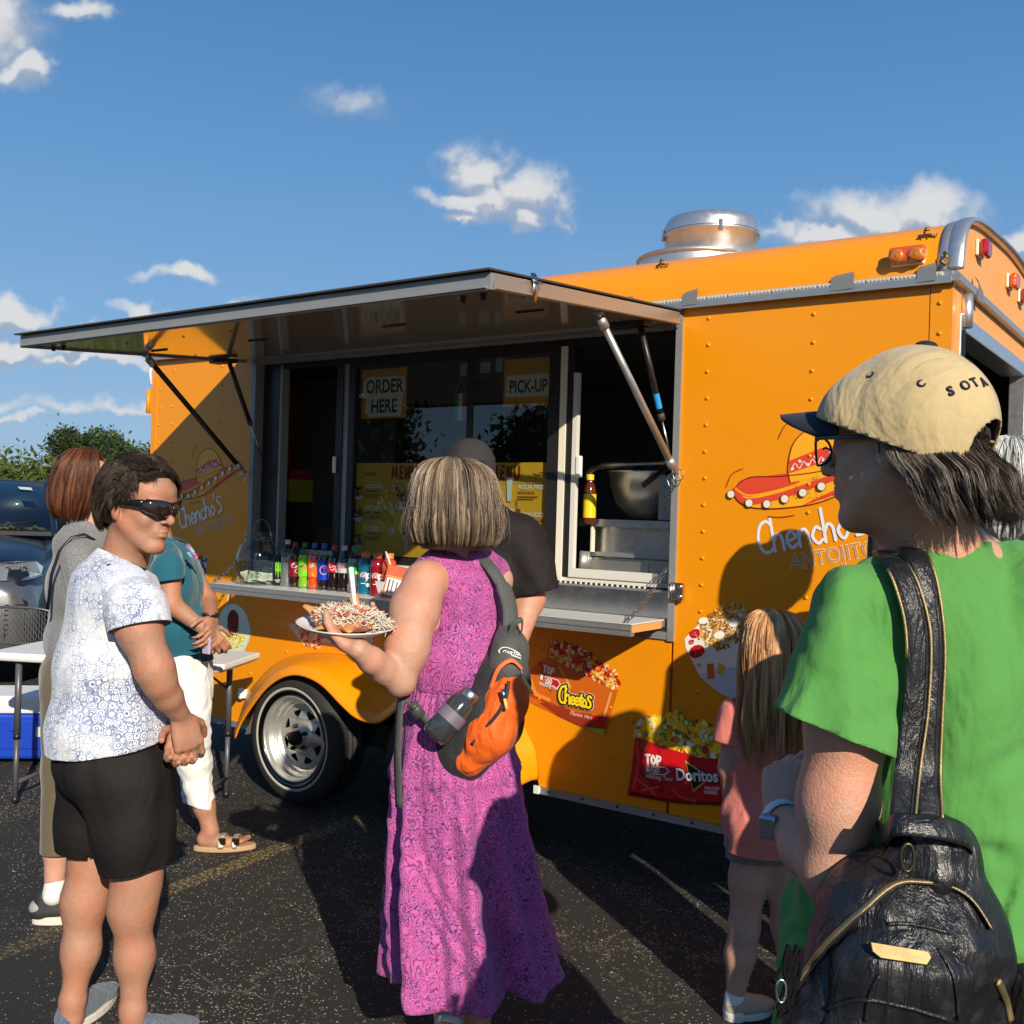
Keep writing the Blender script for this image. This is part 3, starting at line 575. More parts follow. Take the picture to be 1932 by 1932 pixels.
m_ = MB(); m_.bar((HX0-.012, HY0-.012, hz(HY0)+.016), (HX1+.012, HY0-.012, hz(HY0)+.016), .012, .052); m_.bar((HX0, HY0-.012, hz(HY0)-.003), (HX1, HY0-.012, hz(HY0)-.003), .03, .006); m_.build('hatch_front_edge', ALU_PAINT, tr)
for x, m0 in ((HX0-.008, ALU_PAINT), (HX1+.008, TAN)):
    m_ = MB(); m_.bar((x, HY0-.005, hz(HY0)+.016), (x, WY-.03, hz(WY-.03)+.016), .014, .05); m_.bar((x, HY0, hz(HY0)-.004), (x, WY-.03, hz(WY-.03)-.004), .03, .005); m_.build('hatch_side_edge', m0, tr)
m_ = MB(); m_.add([(HX0-.03, HY0-.04, hz(HY0)+.044), (HX1+.022, HY0-.04, hz(HY0)+.044), (HX1+.022, WY-.02, hz(WY)+.046), (HX0-.03, WY-.02, hz(WY)+.046), (HX0-.03, HY0-.04, hz(HY0)+.050), (HX1+.022, HY0-.04, hz(HY0)+.050), (HX1+.022, WY-.02, hz(WY)+.052), (HX0-.03, WY-.02, hz(WY)+.052)], [(0, 1, 2, 3), (7, 6, 5, 4), (0, 4, 5, 1), (1, 5, 6, 2), (2, 6, 7, 3), (3, 7, 4, 0)])
m_.build('hatch_top_skin', mat('dark_weathered_edge', (.05, .04, .03), .6), tr)
MB().tube([(-4.45, WY-.02, 2.306), (-1.87, WY-.02, 2.306)], .012, 8).build('hatch_hinge', ALU, tr)
# slots and screws under the hatch
m_ = MB()
for x in (-4.25, -3.55, -2.75, -2.1):
    for dx in (-.03, .03): m_.tube([(x-.06, 3.05, hz(3.05)-.002), (x+.06, 3.05, hz(3.05)-.002)], (.006, .003), 6)
    for y in (2.75, 3.35): m_.lathe([(.007, 0), (.001, -.004)], 6, (x-.12, y, hz(y)-.001)); m_.lathe([(.007, 0), (.001, -.004)], 6, (x+.18, y, hz(y)-.001))
for x in (-4.40, -2.05): m_.lathe([(.012, 0), (.008, -.02), (.001, -.022)], 8, (x, 2.60, hz(2.6)-.002)); m_.lathe([(.012, 0), (.008, -.02), (.001, -.022)], 8, (x+.08, 2.60, hz(2.6)-.002))
m_.build('hatch_screws', BLACK, tr, kind='stuff')
lt = MB(); lt.tube([(-1.862, 2.72, hz(2.72)+.065), (-1.85, 2.72, hz(2.72)+.03), (-1.855, 2.715, hz(2.72)-.025)], (.016, .005), 8, flat=(0, 1, 0)); lt.tube([(-1.862, 2.70, hz(2.72)+.05), (-1.842, 2.70, hz(2.72)+.035), (-1.842, 2.74, hz(2.72)+.035), (-1.862, 2.74, hz(2.72)+.05)], .004, 6); lt.build('hatch_catch', STEEL, tr)
def prop(a, b, m0, r=.0135):
    a, b = Vector(a), Vector(b); d = (b-a).normalized()
    o = MB().tube([a+d*.05, b-d*.05], r, 12).build('prop_bar', m0, tr)
    MB().tube([a+d*.02, a+d*.065], .019, 12).build('prop_collar', ALU, o); MB().tube([b-d*.075, b-d*.03], .018, 12).build('prop_collar', ALU, o)
    k = MB(); k.box(a-Vector((.008, .012, .004)), a+Vector((.008, .012, .02))); k.tube([a+Vector((-.02, 0, -.0)), a+Vector((.02, 0, 0))], .006, 6); k.tube([a, a+d*.03], .009, 8); k.build('prop_hook', STEEL, o)
    k = MB(); k.tube([b-d*.03, b+Vector((0, .01, 0))], .008, 8); k.tube([b+Vector((.03*math.cos(t), -.012, .03*math.sin(t)-.03)) for t in [i*.785 for i in range(8)]], .0022, 5, closed=True); k.tube([b+Vector((.02+.024*math.cos(t), -.015, .024*math.sin(t)-.01)) for t in [i*.785 for i in range(8)]], .002, 5, closed=True); k.build('pin_ring', STEEL, o)
prop((-1.905, 3.20, hz(3.2)-.012), (-1.856, 3.765, 1.678), ALU)
prop((-4.43, 3.10, hz(3.1)-.012), (-4.462, 3.765, 1.672), mat('dark_steel_tube', (.05, .05, .048), .4, .8))
def strut(a, b, sticker):
    a, b = Vector(a), Vector(b); d = (b-a).normalized(); L = (b-a).length
    o = MB().tube([a, a+d*L*.60], .0125, 12).build('gas_strut', BLACK, tr)
    MB().tube([a+d*L*.6005, a+d*L*.65], .015, 10).build('strut_collar', mat('brown_rubber', (.05, .04, .03), .6), o); MB().tube([a+d*L*.65, b], .005, 8).build('strut_rod', STEEL, o)
    if sticker: MB().tube([a+d*L*.46, a+d*L*.565], .0129, 12, caps=False).build('strut_sticker', mat('blue_sticker', (.02, .30, .70), .4), o)
    MB().box(a+Vector((-.13, -.03, .004)), a+Vector((.03, .03, .024))).build('strut_bracket', BLACK, o)
strut((-1.945, 3.60, hz(3.6)-.028), (-1.90, 3.83, 1.70), True)
strut((-4.385, 3.58, hz(3.58)-.028), (-4.40, 3.83, 1.765), False)
def chain(a, b, sag=.02):
    a, b = Vector(a), Vector(b); L = (b-a).length; n = int(L/.026); me = None
    for i in range(n):
        t = (i+.5)/n; p = a.lerp(b, t)-Vector((0, 0, sag*4*t*(1-t))); d = (b-a).normalized(); s_ = d.orthogonal().normalized(); q = Matrix.Rotation(R(90*(i % 2)+35), 3, d) @ s_
        pts = [p+d*.018*math.cos(u)+q*.0085*math.sin(u) for u in [k*.785 for k in range(8)]]
        MB().tube(pts, .0023, 4, closed=True).build('chain_link', STEEL, tr, fixn=False)
chain((-1.892, 3.785, 1.295), (-1.93, 3.52, 1.085)); chain((-4.43, 3.785, 1.27), (-4.37, 3.50, 1.085))

# ---- twin-arch fender and wheels
half = [(-4.215, .285, -4.435, .33), (-4.165, .38, -4.41, .45), (-4.065, .50, -4.30, .565), (-3.975, .585, -4.20, .645), (-3.86, .648, -4.08, .70), (-3.74, .668, -3.9, .735), (-3.60, .640, -3.72, .745), (-3.46, .560, -3.5, .748), (-3.37, .515, -3.38, .748), (-3.28, .503, -3.28, .748)]
allp = half + [(-3.28-(3.28+a)*.74, b, -3.28-(3.28+c_)*.68, d) for a, b, c_, d in reversed(half[:-1])]
Lo = [p[:2] for p in smooth_path([(a, b, 0) for a, b, _, _ in allp], 4)]; Wa = [p[:2] for p in smooth_path([(c_, d, 0) for _, _, c_, d in allp], 4)]
rows = []
for i in range(len(Lo)):
    L0, W0 = Vector((Lo[i][0], Lo[i][1])), Vector((Wa[i][0], Wa[i][1])); Pm = (Lo[min(i+1, len(Lo)-1)]-Lo[max(i-1, 0)]); nn = Vector((-Pm[1], Pm[0])).normalized()
    T_ = L0+nn*.045; k = [(W0.x, WY+.0, W0.y), (W0.x, WY-.018, W0.y-.004)]
    Mi = W0.lerp(T_, .5)+nn*.012
    k += [(W0.lerp(Mi, .5).x, WY-.05, W0.lerp(Mi, .5).y+.004), (Mi.x, WY-.11, Mi.y), (T_.lerp(Mi, .45).x, WY-.17, T_.lerp(Mi, .45).y+.004), (T_.x, WY-.215, T_.y), (T_.x, WY-.226, T_.y-.006), (T_.lerp(L0, .3).x, WY-.232, T_.lerp(L0, .3).y), (L0.x, WY-.25, L0.y+.008), (L0.x, WY-.256, L0.y), (L0.x, WY-.247, L0.y-.004)]
    rows.append(k)
nr = len(rows[0]); v = [p for r_ in rows for p in r_]
me = mesh('fender', v, [(i*nr+k, i*nr+k+1, (i+1)*nr+k+1, (i+1)*nr+k) for i in range(len(rows)-1) for k in range(nr-1)], True)
o = link('fender', me, ORANGE, tr); md = o.modifiers.new('s', 'SOLIDIFY'); md.thickness = .006; md.offset = 0
MB().add([(-4.20, WY-.20, .30), (-4.17, WY-.05, .30), (-4.07, WY-.05, .50), (-4.10, WY-.20, .49)], [(0, 1, 2, 3)]).build('mud_guard', ALU, tr)
RIM = mat('silver_wheel_paint', (.62, .61, .57), .36, .75, var=(30, .06), rvar=(50, .1))
def wheel(cx):
    cz, y0 = .333, WY-.215; W = empty('wheel', (cx, y0, cz), None, None); del_ = W; W.parent = tr; W.matrix_parent_inverse = Matrix.Translation(-Vector(tr.location))
    t = MB(); prof = [(.215, .012), (.222, .004), (.232, .001), (.236, -.0015), (.244, -.0015), (.246, -.0005), (.262, -.003), (.29, .002), (.312, .014), (.325, .030), (.333, .045)]
    prof += [(.333, .068), (.326, .069), (.326, .075), (.333, .076), (.333, .098), (.326, .099), (.326, .105), (.333, .106), (.333, .128), (.326, .129), (.326, .135), (.333, .136), (.333, .160), (.322, .182), (.30, .198), (.26, .205), (.20, .2)]
    t.lathe(prof, 72, (cx, y0, cz), axis='y'); ty = t.build('tyre', RUBBER, W)
    MB().lathe([(.2445, -.0018), (.2465, -.0034), (.2555, -.0050), (.2575, -.0036)], 72, (cx, y0, cz), axis='y').build('pale_ring', mat('whitewall', (.45, .43, .37), .5), ty)
    MB().lathe([(.2440, -.0020), (.236, -.004), (.219, .003), (.2155, .010)], 72, (cx, y0, cz), axis='y').build('bright_bead', mat('dark_chrome', (.10, .10, .10), .18, 1.0), ty)
    tb = MB()
    for i in range(90):
        a = 2*math.pi*i/90
        for yb in (.050, .163):
            c, s_ = math.cos(a), math.sin(a); tb.add([(cx+r_*math.cos(a+da), y0+yb+dy, cz+r_*math.sin(a+da)) for r_, da, dy in ((.326, 0, -.016), (.3355, 0, -.012), (.3355, .03, -.012), (.326, .03, -.016), (.334, 0, .016), (.3355, 0, .012), (.3355, .03, .012), (.334, .03, .016))], [(0, 1, 2, 3), (1, 5, 6, 2), (5, 4, 7, 6)])
    tb.build('tread_blocks', RUBBER, ty, kind='stuff')
    rm = MB().lathe([(.2155, .014), (.214, .004), (.209, .002), (.204, .010), (.203, .030), (.199, .038), (.186, .042), (.184, .060), (.179, .066), (.168, .069), (.164, .100), (.158, .102)], 72, (cx, y0, cz), axis='y').build('rim', RIM, W)
    # disc with eight real triangular openings
    cu = bpy.data.curves.new('d', 'CURVE'); cu.dimensions = '2D'; cu.fill_mode = 'BOTH'; cu.extrude = .003; cu.resolution_u = 1
    def spl(pts):
        s_ = cu.splines.new('POLY'); s_.points.add(len(pts)-1); s_.use_cyclic_u = True
        for q, p in zip(s_.points, pts): q.co = (p[0], p[1], 0, 1)
    spl([(.160*math.cos(2*math.pi*i/64), .160*math.sin(2*math.pi*i/64)) for i in range(64)])
    for k in range(8):
        a = k*math.pi/4+.35; tri = [(.137, .0), (.137, .19), (.132, .235), (.120, .20), (.099, .03), (.095, 0), (.099, -.03), (.120, -.20), (.132, -.235), (.137, -.19)]
        spl([(r_*math.cos(a+t_), r_*math.sin(a+t_)) for r_, t_ in tri])
    spl([(.035*math.cos(2*math.pi*i/24), .035*math.sin(2*math.pi*i/24)) for i in range(24)])
    ob = bpy.data.objects.new('d', cu); COL.objects.link(ob); dg = bpy.context.evaluated_depsgraph_get(); me = bpy.data.meshes.new_from_object(ob.evaluated_get(dg)); bpy.data.objects.remove(ob)
    for q in me.vertices:
        r_ = math.hypot(q.co.x, q.co.y); d = .072-.028*max(0, min(1, (.09-r_)/.04)) + .012*max(0, min(1, (r_-.10)/.05)); q.co = (cx+q.co.x, y0+d+q.co.z, cz+q.co.y)
    link('rim_disc', me, RIM, rm)
    MB().lathe([(.092, .0795), (.085, .062), (.060, .046), (.036, .044)], 40, (cx, y0, cz), axis='y').build('hub_face', RIM, rm)
    MB().lathe([(.036, .05), (.036, .012), (.030, .004), (.0005, .003)], 24, (cx, y0, cz), axis='y').build('hub_cap', mat('rusty_hub', (.035, .022, .015), .6, .5, var=(60, .5)), W)
    for k in range(5):
        a = k*2*math.pi/5+.5; MB().lathe([(.011, .048), (.010, .028), (.006, .022), (.0005, .021)], 6, (cx+.060*math.cos(a), y0, cz+.060*math.sin(a)), axis='y').build('wheel_nut', mat('dark_nut', (.05, .045, .04), .5, .7), rm)
    MB().lathe([(.17, .10), (.17, .19)], 40, (cx, y0, cz), axis='y').build('brake_drum', BLACK, W); MB().lathe([(.0005, .12), (.16, .121)], 40, (cx, y0, cz), axis='y').build('brake_plate', BLACK, W)
wheel(-3.835); wheel(-2.90)
m_ = MB(); m_.box((TX0+.2, 4.1, .22), (TX1-.1, 4.2, .30)); m_.box((TX0+.2, 5.4, .22), (TX1-.1, 5.5, .30)); m_.tube([(-3.835, 3.8, .333), (-3.835, 5.8, .333)], .04, 10); m_.tube([(-2.90, 3.8, .333), (-2.90, 5.8, .333)], .04, 10); m_.build('chassis', mat('black_chassis', (.02, .02, .02), .6), tr)
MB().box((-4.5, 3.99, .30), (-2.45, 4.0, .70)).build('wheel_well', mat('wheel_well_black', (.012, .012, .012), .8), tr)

# ---- vinyl pictures on the wall
YE, RE, WHT, DKR = lin(247, 172, 30), lin(222, 72, 45), (.80, .76, .62), lin(120, 30, 10)
def sombrero(ox, oz, s_, ang, name='sombrero_picture'):
    f = Flat(); ca, sa = math.cos(ang), math.sin(ang)
    T = lambda pts: [(ox+(a*ca-b*sa)*s_, oz+(a*sa+b*ca)*s_) for a, b in pts]
    C2 = lambda pts, n=5: [tuple(p[:2]) for p in smooth_path([(a, b, 0) for a, b in pts], n)]
    br = C2([(-1.0, .10), (-.96, -.02), (-.8, -.12), (-.45, -.16), (0, -.13), (.45, .02), (.8, .12), (1.0, .10)], 6)
    top = C2([(1.0, .10), (.95, .22), (.75, .25), (.3, .23), (-.1, .20), (-.45, .20), (-.8, .22), (-1.0, .10)], 6)
    f.poly(T(br+top[1:-1]), YE)
    f.poly(T(C2([(-.97, .06), (-.9, .20), (-.55, .22), (-.2, .22), (-.2, .12), (-.5, .04), (-.8, .0), (-.97, .06)])), RE)
    f.poly(T(C2([(.2, .0), (.55, .09), (.95, .17), (.8, .10), (.45, .0), (.2, -.06), (-.2, -.15), (.2, .0)])), RE)
    f.ribbon(T([(-.98, .07), (-.85, -.05), (-.5, -.03), (-.1, .06), (.35, .17), (.8, .26)]), .075*s_, RE, 6)
    f.ribbon(T([(-.98, .12), (-.82, .02), (-.5, .04), (-.1, .12), (.35, .22), (.8, .30)]), .018*s_, YE, 6)
    cr = C2([(-.32, .12), (-.33, .30), (-.24, .56), (-.02, .70), (.22, .64), (.38, .44), (.45, .24)], 6)
    f.poly(T(cr+[(.1, .14)]), YE); f.poly(T([(-.325, .22), (-.315, .36), (.05, .46), (.40, .45), (.43, .30), (.06, .30)]), RE)
    f.ribbon(T([(-.30+.7*i/14, .285+.10*i/14*.9+(.035 if i % 2 else -.035)) for i in range(15)]), .010*s_, (.8, .7, .7), 3)
    for i in range(8): f.disc(T([(-.28+.088*i, .30+.014*i+(.03 if i % 2 else -.03))])[0], .018*s_, (.8, .75, .7), 8)
    f.ribbon(T(cr), .012*s_, DKR, 2); f.ribbon(T(br), .012*s_, DKR, 2); f.ribbon(T(top), .010*s_, DKR, 2)
    f.ribbon(T([(-.42, .62), (-.33, .76), (-.2, .83)]), .008*s_, DKR, 3); f.ribbon(T([(-1.08, .14), (-1.0, .28), (-.86, .33)]), .008*s_, DKR, 3); f.ribbon(T([(-.6, -.24), (-.45, -.26), (-.3, -.25)]), .008*s_, DKR, 3)
    rg = random.Random(4)
    for _ in range(90): f.disc(T([(rg.uniform(-.3, .85), rg.uniform(-.10, .16))])[0], .006*s_, DKR, 5)
    for i in range(10):
        t = i/9; a_ = -1.02+1.9*t; b_ = [.06, -.06, -.09, -.05, .0, .05, .10, .15, .20, .25][i]; p = T([(a_, b_-.01)])[0]; f.disc(p, .050*s_, DKR, 14); f.disc(p, .043*s_, WHT, 14)
    return f.build(name, PRINT, tr)
o = sombrero(-1.28, 1.615, .34, R(6)); o['label'] = 'big sombrero picture near the rear of the trailer'
o = sombrero(-4.80, 1.60, .30, R(11)); o['label'] = 'smaller sombrero picture left of the hatch'
def logo(x, z, s_, ang, ox, oz, os_, oang, lab):
    f = Flat(WY-.002); W_ = (.78, .80, .82)
    lettering(f, 'Chencho', x, z, s_, s_*.20, W_, ang, .93); L = .93*s_*(1.15+.92+.9+.9+.85+.92+.85)
    lettering(f, "'s", x+L*math.cos(ang), z+L*math.sin(ang), s_, s_*.20, W_, ang, .9)
    o = f.build('shop_name_lettering', PRINT, tr, label=lab)
    f = Flat(WY-.002); f.text('ANTOJITOS', ox, oz, os_, W_, oang, bold=.028, width=.80, space=1.08); f.text('ANTOJITOS', ox, oz, os_, (.62, .26, .02) if True else W_, oang, bold=.006, width=.80, space=1.08); f.build('outline_lettering', PRINT, tr)
logo(-1.505, 1.365, .060, R(13), -1.376, 1.315, .080, R(12.5), 'big white hand lettering under the sombrero by the rear')
logo(-5.045, 1.342, .056, R(17), -4.905, 1.305, .078, R(15), 'smaller white hand lettering left of the hatch')
GRN = lin(90, 140, 40)
f = Flat(WY-.002)
bag = [(-2.583, .775), (-2.575, .68), (-2.54, .655), (-2.19, .566), (-2.165, .567), (-2.104, .772), (-2.13, .765), (-2.37, .838), (-2.455, .870), (-2.50, .845)]
f.scatter([(-2.47, .885), (-2.443, .94), (-2.41, .955), (-2.29, .925), (-2.2, .88), (-2.106, .83), (-2.105, .785), (-2.138, .745), (-2.387, .82)], 330, [lin(190, 30, 25), lin(215, 50, 25), lin(235, 215, 190), lin(245, 170, 30), lin(160, 20, 20), lin(250, 220, 150)], (.006, .019), (.3, .6), seed=5)
f.poly(bag, lin(205, 100, 25))
for pts, w_, c in (([(-2.55, .76), (-2.52, .70), (-2.45, .68)], .02, lin(235, 140, 50)), ([(-2.50, .84), (-2.47, .76), (-2.44, .72)], .014, lin(170, 75, 20)), ([(-2.40, .83), (-2.36, .78), (-2.34, .75)], .01, lin(235, 150, 70)), ([(-2.55, .69), (-2.40, .655), (-2.3, .62)], .012, lin(160, 70, 20)), ([(-2.14, .75), (-2.16, .68), (-2.18, .62)], .01, lin(240, 160, 90))): f.ribbon(pts, w_, c, 4)
f.poly([(-2.50, .662), (-2.46, .668), (-2.42, .655), (-2.38, .664), (-2.32, .645), (-2.25, .65), (-2.2, .64), (-2.155, .645), (-2.165, .60), (-2.19, .566), (-2.40, .618)], lin(150, 50, 25))
f.poly([(-2.225, .645), (-2.15, .648), (-2.163, .60), (-2.235, .60)], lin(200, 30, 25)); f.poly([(-2.27, .589), (-2.165, .594), (-2.167, .567), (-2.19, .566)], lin(170, 190, 40))
f.text('Flamin Hot', -2.34, .632, .025, (.8, .5, .4), R(-3), bold=.01, shear=.2)
f.build('snack_bag_picture', PRINT, tr, label='picture of an orange snack bag spilling red chips')
f = Flat(WY-.0068)
lettering(f, 'TOP', -2.484, .800, .020, .0075, (.8, .8, .78), R(-8), 1.05); lettering(f, 'N', -2.495, .768, .014, .006, (.8, .8, .78), R(-8)); f.poly([(-2.472, .785), (-2.40, .775), (-2.388, .757), (-2.405, .735), (-2.47, .752)], (.8, .78, .76)); f.poly([(-2.469, .782), (-2.403, .772), (-2.393, .757), (-2.408, .739), (-2.467, .755)], lin(190, 30, 40)); lettering(f, 'GO', -2.463, .755, .015, .0042, (.8, .8, .78), R(-8))
f.text('Walking Taco', -2.505, .742, .020, (.8, .75, .72), R(-6), bold=.01, shear=.2)
C_ = lambda w_, col: (lettering(f, 'Ch', -2.395, .680, .036, w_, col, R(0), .82), lettering(f, 'eetos', -2.334, .680, .031, w_, col, R(-3), .82))
C_(.028, (.75, .7, .6)); C_(.024, (.015, .012, .01)); C_(.010, lin(250, 215, 30)); f.build('bag_lettering', PRINT, tr)
f = Flat(WY-.002)
f.scatter([(-2.04, .64), (-1.985, .655), (-1.952, .678), (-1.90, .68), (-1.829, .713), (-1.78, .67), (-1.758, .68), (-1.715, .69), (-1.652, .66), (-1.62, .60), (-1.62, .54), (-1.735, .535), (-1.85, .57), (-2.01, .575)], 460, [lin(250, 205, 30), lin(250, 185, 25), lin(245, 215, 60), lin(255, 225, 110), lin(225, 150, 20), lin(200, 40, 40), lin(240, 235, 220), lin(110, 150, 30)], (.007, .022), (.4, .9), seed=8, k=5)
for (a, b) in ((-1.965, .655), (-1.90, .665), (-1.835, .70), (-1.80, .675)): f.poly([(a-.03, b-.035), (a+.02, b-.045), (a-.005, b+.03)], lin(250, 200, 45)); f.line([(a-.03, b-.035), (a+.02, b-.045), (a-.005, b+.03), (a-.03, b-.035)], .002, lin(210, 140, 20))
for (a, b) in ((-1.885, .645), (-1.79, .675), (-1.68, .63)): f.disc((a, b), .017, lin(100, 150, 30)); f.disc((a, b), .012, lin(190, 210, 90)); f.disc((a, b), .005, lin(230, 230, 170))
rb = [(-2.018, .585), (-2.024, .52), (-2.03, .45), (-2.048, .333), (-2.02, .336), (-1.84, .345), (-1.61, .375), (-1.585, .40), (-1.60, .52), (-1.63, .555), (-1.735, .545), (-1.86, .560)]
f.poly(rb, lin(200, 22, 30))
for pts, w_, c in (([(-2.01, .56), (-2.0, .47), (-2.02, .37)], .012, lin(235, 60, 60)), ([(-1.99, .45), (-1.94, .41), (-1.88, .385)], .012, lin(140, 10, 18)), ([(-2.0, .41), (-1.95, .385), (-1.92, .36)], .010, lin(240, 70, 70)), ([(-2.03, .35), (-1.84, .352), (-1.62, .382)], .016, lin(120, 8, 16)), ([(-1.91, .55), (-1.88, .45), (-1.90, .38)], .010, lin(160, 14, 22)), ([(-1.84, .40), (-1.80, .375), (-1.74, .37)], .010, lin(235, 60, 60)), ([(-1.98, .37), (-1.9, .40)], .006, lin(245, 90, 90))): f.ribbon(pts, w_, c, 4)
f.disc((-1.975, .555), .016, lin(180, 90, 20)); f.disc((-1.975, .555), .010, lin(210, 40, 30))
f.build('snack_bag_picture', PRINT, tr, label='picture of a red snack bag heaped with nachos')
f = Flat(WY-.0068)
lettering(f, 'TOP', -1.965, .482, .024, .0092, (.8, .8, .78), R(4), 1.05); lettering(f, 'N', -1.960, .452, .016, .007, (.8, .8, .78), R(4)); f.poly([(-1.94, .478), (-1.875, .484), (-1.853, .470), (-1.875, .450), (-1.945, .442)], (.8, .78, .76)); f.poly([(-1.937, .474), (-1.877, .480), (-1.860, .470), (-1.878, .454), (-1.941, .446)], lin(190, 25, 35)); lettering(f, 'GO', -1.932, .451, .0165, .0045, (.8, .8, .78), R(4))
f.text('Walking Taco', -1.965, .425, .022, (.8, .75, .72), R(4), bold=.01, shear=.2)
f.poly([(-1.79, .525), (-1.672, .477), (-1.748, .405)], lin(200, 170, 90)); f.poly([(-1.784, .515), (-1.686, .475), (-1.748, .415)], (.012, .012, .012))
for bo, cc in ((.09, (.012, .012, .012)), (.03, (.80, .80, .78))): f.text('Doritos', -1.826, .440, .066, cc, R(7.5), bold=bo, width=.88)
f.text('NACHO', -1.700, .425, .017, (.8, .75, .7), R(7), bold=.03); f.text('CHEESE', -1.703, .408, .017, (.8, .75, .7), R(7), bold=.03); f.build('bag_lettering', PRINT, tr)
f = Flat(WY-.002)
f.poly([(-1.81, 1.01), (-1.805, .975), (-1.74, .868), (-1.66, .815), (-1.60, .795), (-1.53, .83), (-1.50, .95), (-1.50, 1.05), (-1.56, 1.16), (-1.70, 1.10), (-1.74, 1.085)], lin(238, 232, 220))
f.poly([(-1.74, .875), (-1.66, .815), (-1.60, .795), (-1.53, .83), (-1.50, .95), (-1.66, .90)], lin(200, 205, 210))
for (a, b, r_) in ((-1.765, 1.035, .026), (-1.755, .965, .036), (-1.78, 1.0, .014)): f.disc((a, b), r_, lin(200, 25, 40), 12, ry=r_*.7, ang=.5); f.scatter([(a-r_, b-r_*.6), (a+r_, b-r_*.6), (a+r_, b+r_*.6), (a-r_, b+r_*.6)], 16, [lin(240, 150, 160), lin(150, 10, 30)], (.002, .004), seed=int(a*-1000))
f.poly([(-1.71, .92), (-1.68, .925), (-1.675, .865), (-1.705, .86)], lin(225, 110, 35)); f.poly([(-1.66, .93), (-1.63, .92), (-1.64, .88), (-1.67, .89)], lin(230, 180, 60))
f.scatter([(-1.735, 1.085), (-1.70, 1.12), (-1.64, 1.16), (-1.57, 1.17), (-1.49, 1.135), (-1.50, 1.08), (-1.55, 1.02), (-1.62, 1.0), (-1.66, .98), (-1.72, 1.0), (-1.75, 1.04)], 420, [lin(205, 150, 60), lin(180, 120, 40), lin(235, 190, 100), lin(150, 95, 30), lin(225, 170, 70)], (.006, .014), (.3, .5), seed=3)
for (a, b, r_) in ((-1.73, 1.09, .022), (-1.66, 1.04, .024), (-1.60, 1.09, .022)): f.disc((a, b), r_, lin(245, 240, 228), 14, ry=r_*.6, ang=.3)
f.build('dessert_cup_picture', PRINT, tr)
f = Flat(WY-.002)
f.poly([(-4.70, .80), (-4.68, .84), (-4.62, .89), (-4.55, .905), (-4.47, .885), (-4.42, .845), (-4.405, .80), (-4.42, .75), (-4.46, .68), (-4.69, .67)], lin(205, 215, 200)); f.disc((-4.552, .81), .132, lin(215, 225, 205), 28)
f.scatter([(-4.66, .78), (-4.45, .78), (-4.46, .72), (-4.55, .69), (-4.64, .72)], 220, [lin(225, 205, 60), lin(235, 215, 100), lin(245, 240, 200), lin(205, 180, 40)], (.004, .010), seed=21); f.disc((-4.555, .85), .048, lin(120, 12, 15), 16, ry=.060); f.scatter([(-4.60, .84), (-4.51, .84), (-4.52, .77), (-4.555, .755), (-4.59, .77)], 90, [lin(150, 15, 18), lin(110, 8, 12), lin(190, 40, 30)], (.004, .010), seed=2)
f.ribbon([(-4.60, .905), (-4.605, .96), (-4.59, 1.0)], .012, lin(205, 215, 205)); f.build('corn_cup_picture', PRINT, tr)
f = Flat(WY-.002)
f.poly([(-4.94, 1.20), (-4.89, 1.21), (-4.86, 1.17), (-4.79, 1.202), (-4.795, 1.10), (-4.78, 1.03), (-4.80, .99), (-4.90, 1.06)], lin(190, 185, 180)); f.scatter([(-4.93, 1.19), (-4.80, 1.19), (-4.80, 1.05), (-4.90, 1.06)], 120, [lin(90, 30, 25), lin(130, 20, 30), lin(60, 25, 20), lin(220, 215, 210), lin(170, 60, 60)], (.006, .016), (.3, .8), seed=12); f.build('candy_cup_picture', PRINT, tr)
f = Flat(WY-.002)
f.poly([(-4.115, .875), (-4.10, .85), (-3.985, .765), (-3.89, .765), (-3.84, .80), (-3.775, .80), (-3.66, .83), (-3.50, .82), (-3.50, .90), (-3.85, .90), (-4.0, .87)], lin(205, 200, 195)); f.scatter([(-4.07, .89), (-3.99, .90), (-3.84, .83), (-3.88, .765), (-3.99, .77)], 190, [lin(235, 130, 50), lin(200, 60, 30), lin(160, 20, 25), lin(245, 180, 90), lin(250, 200, 130)], (.007, .016), (.3, .7), seed=31); f.build('fries_tray_picture', PRINT, tr)
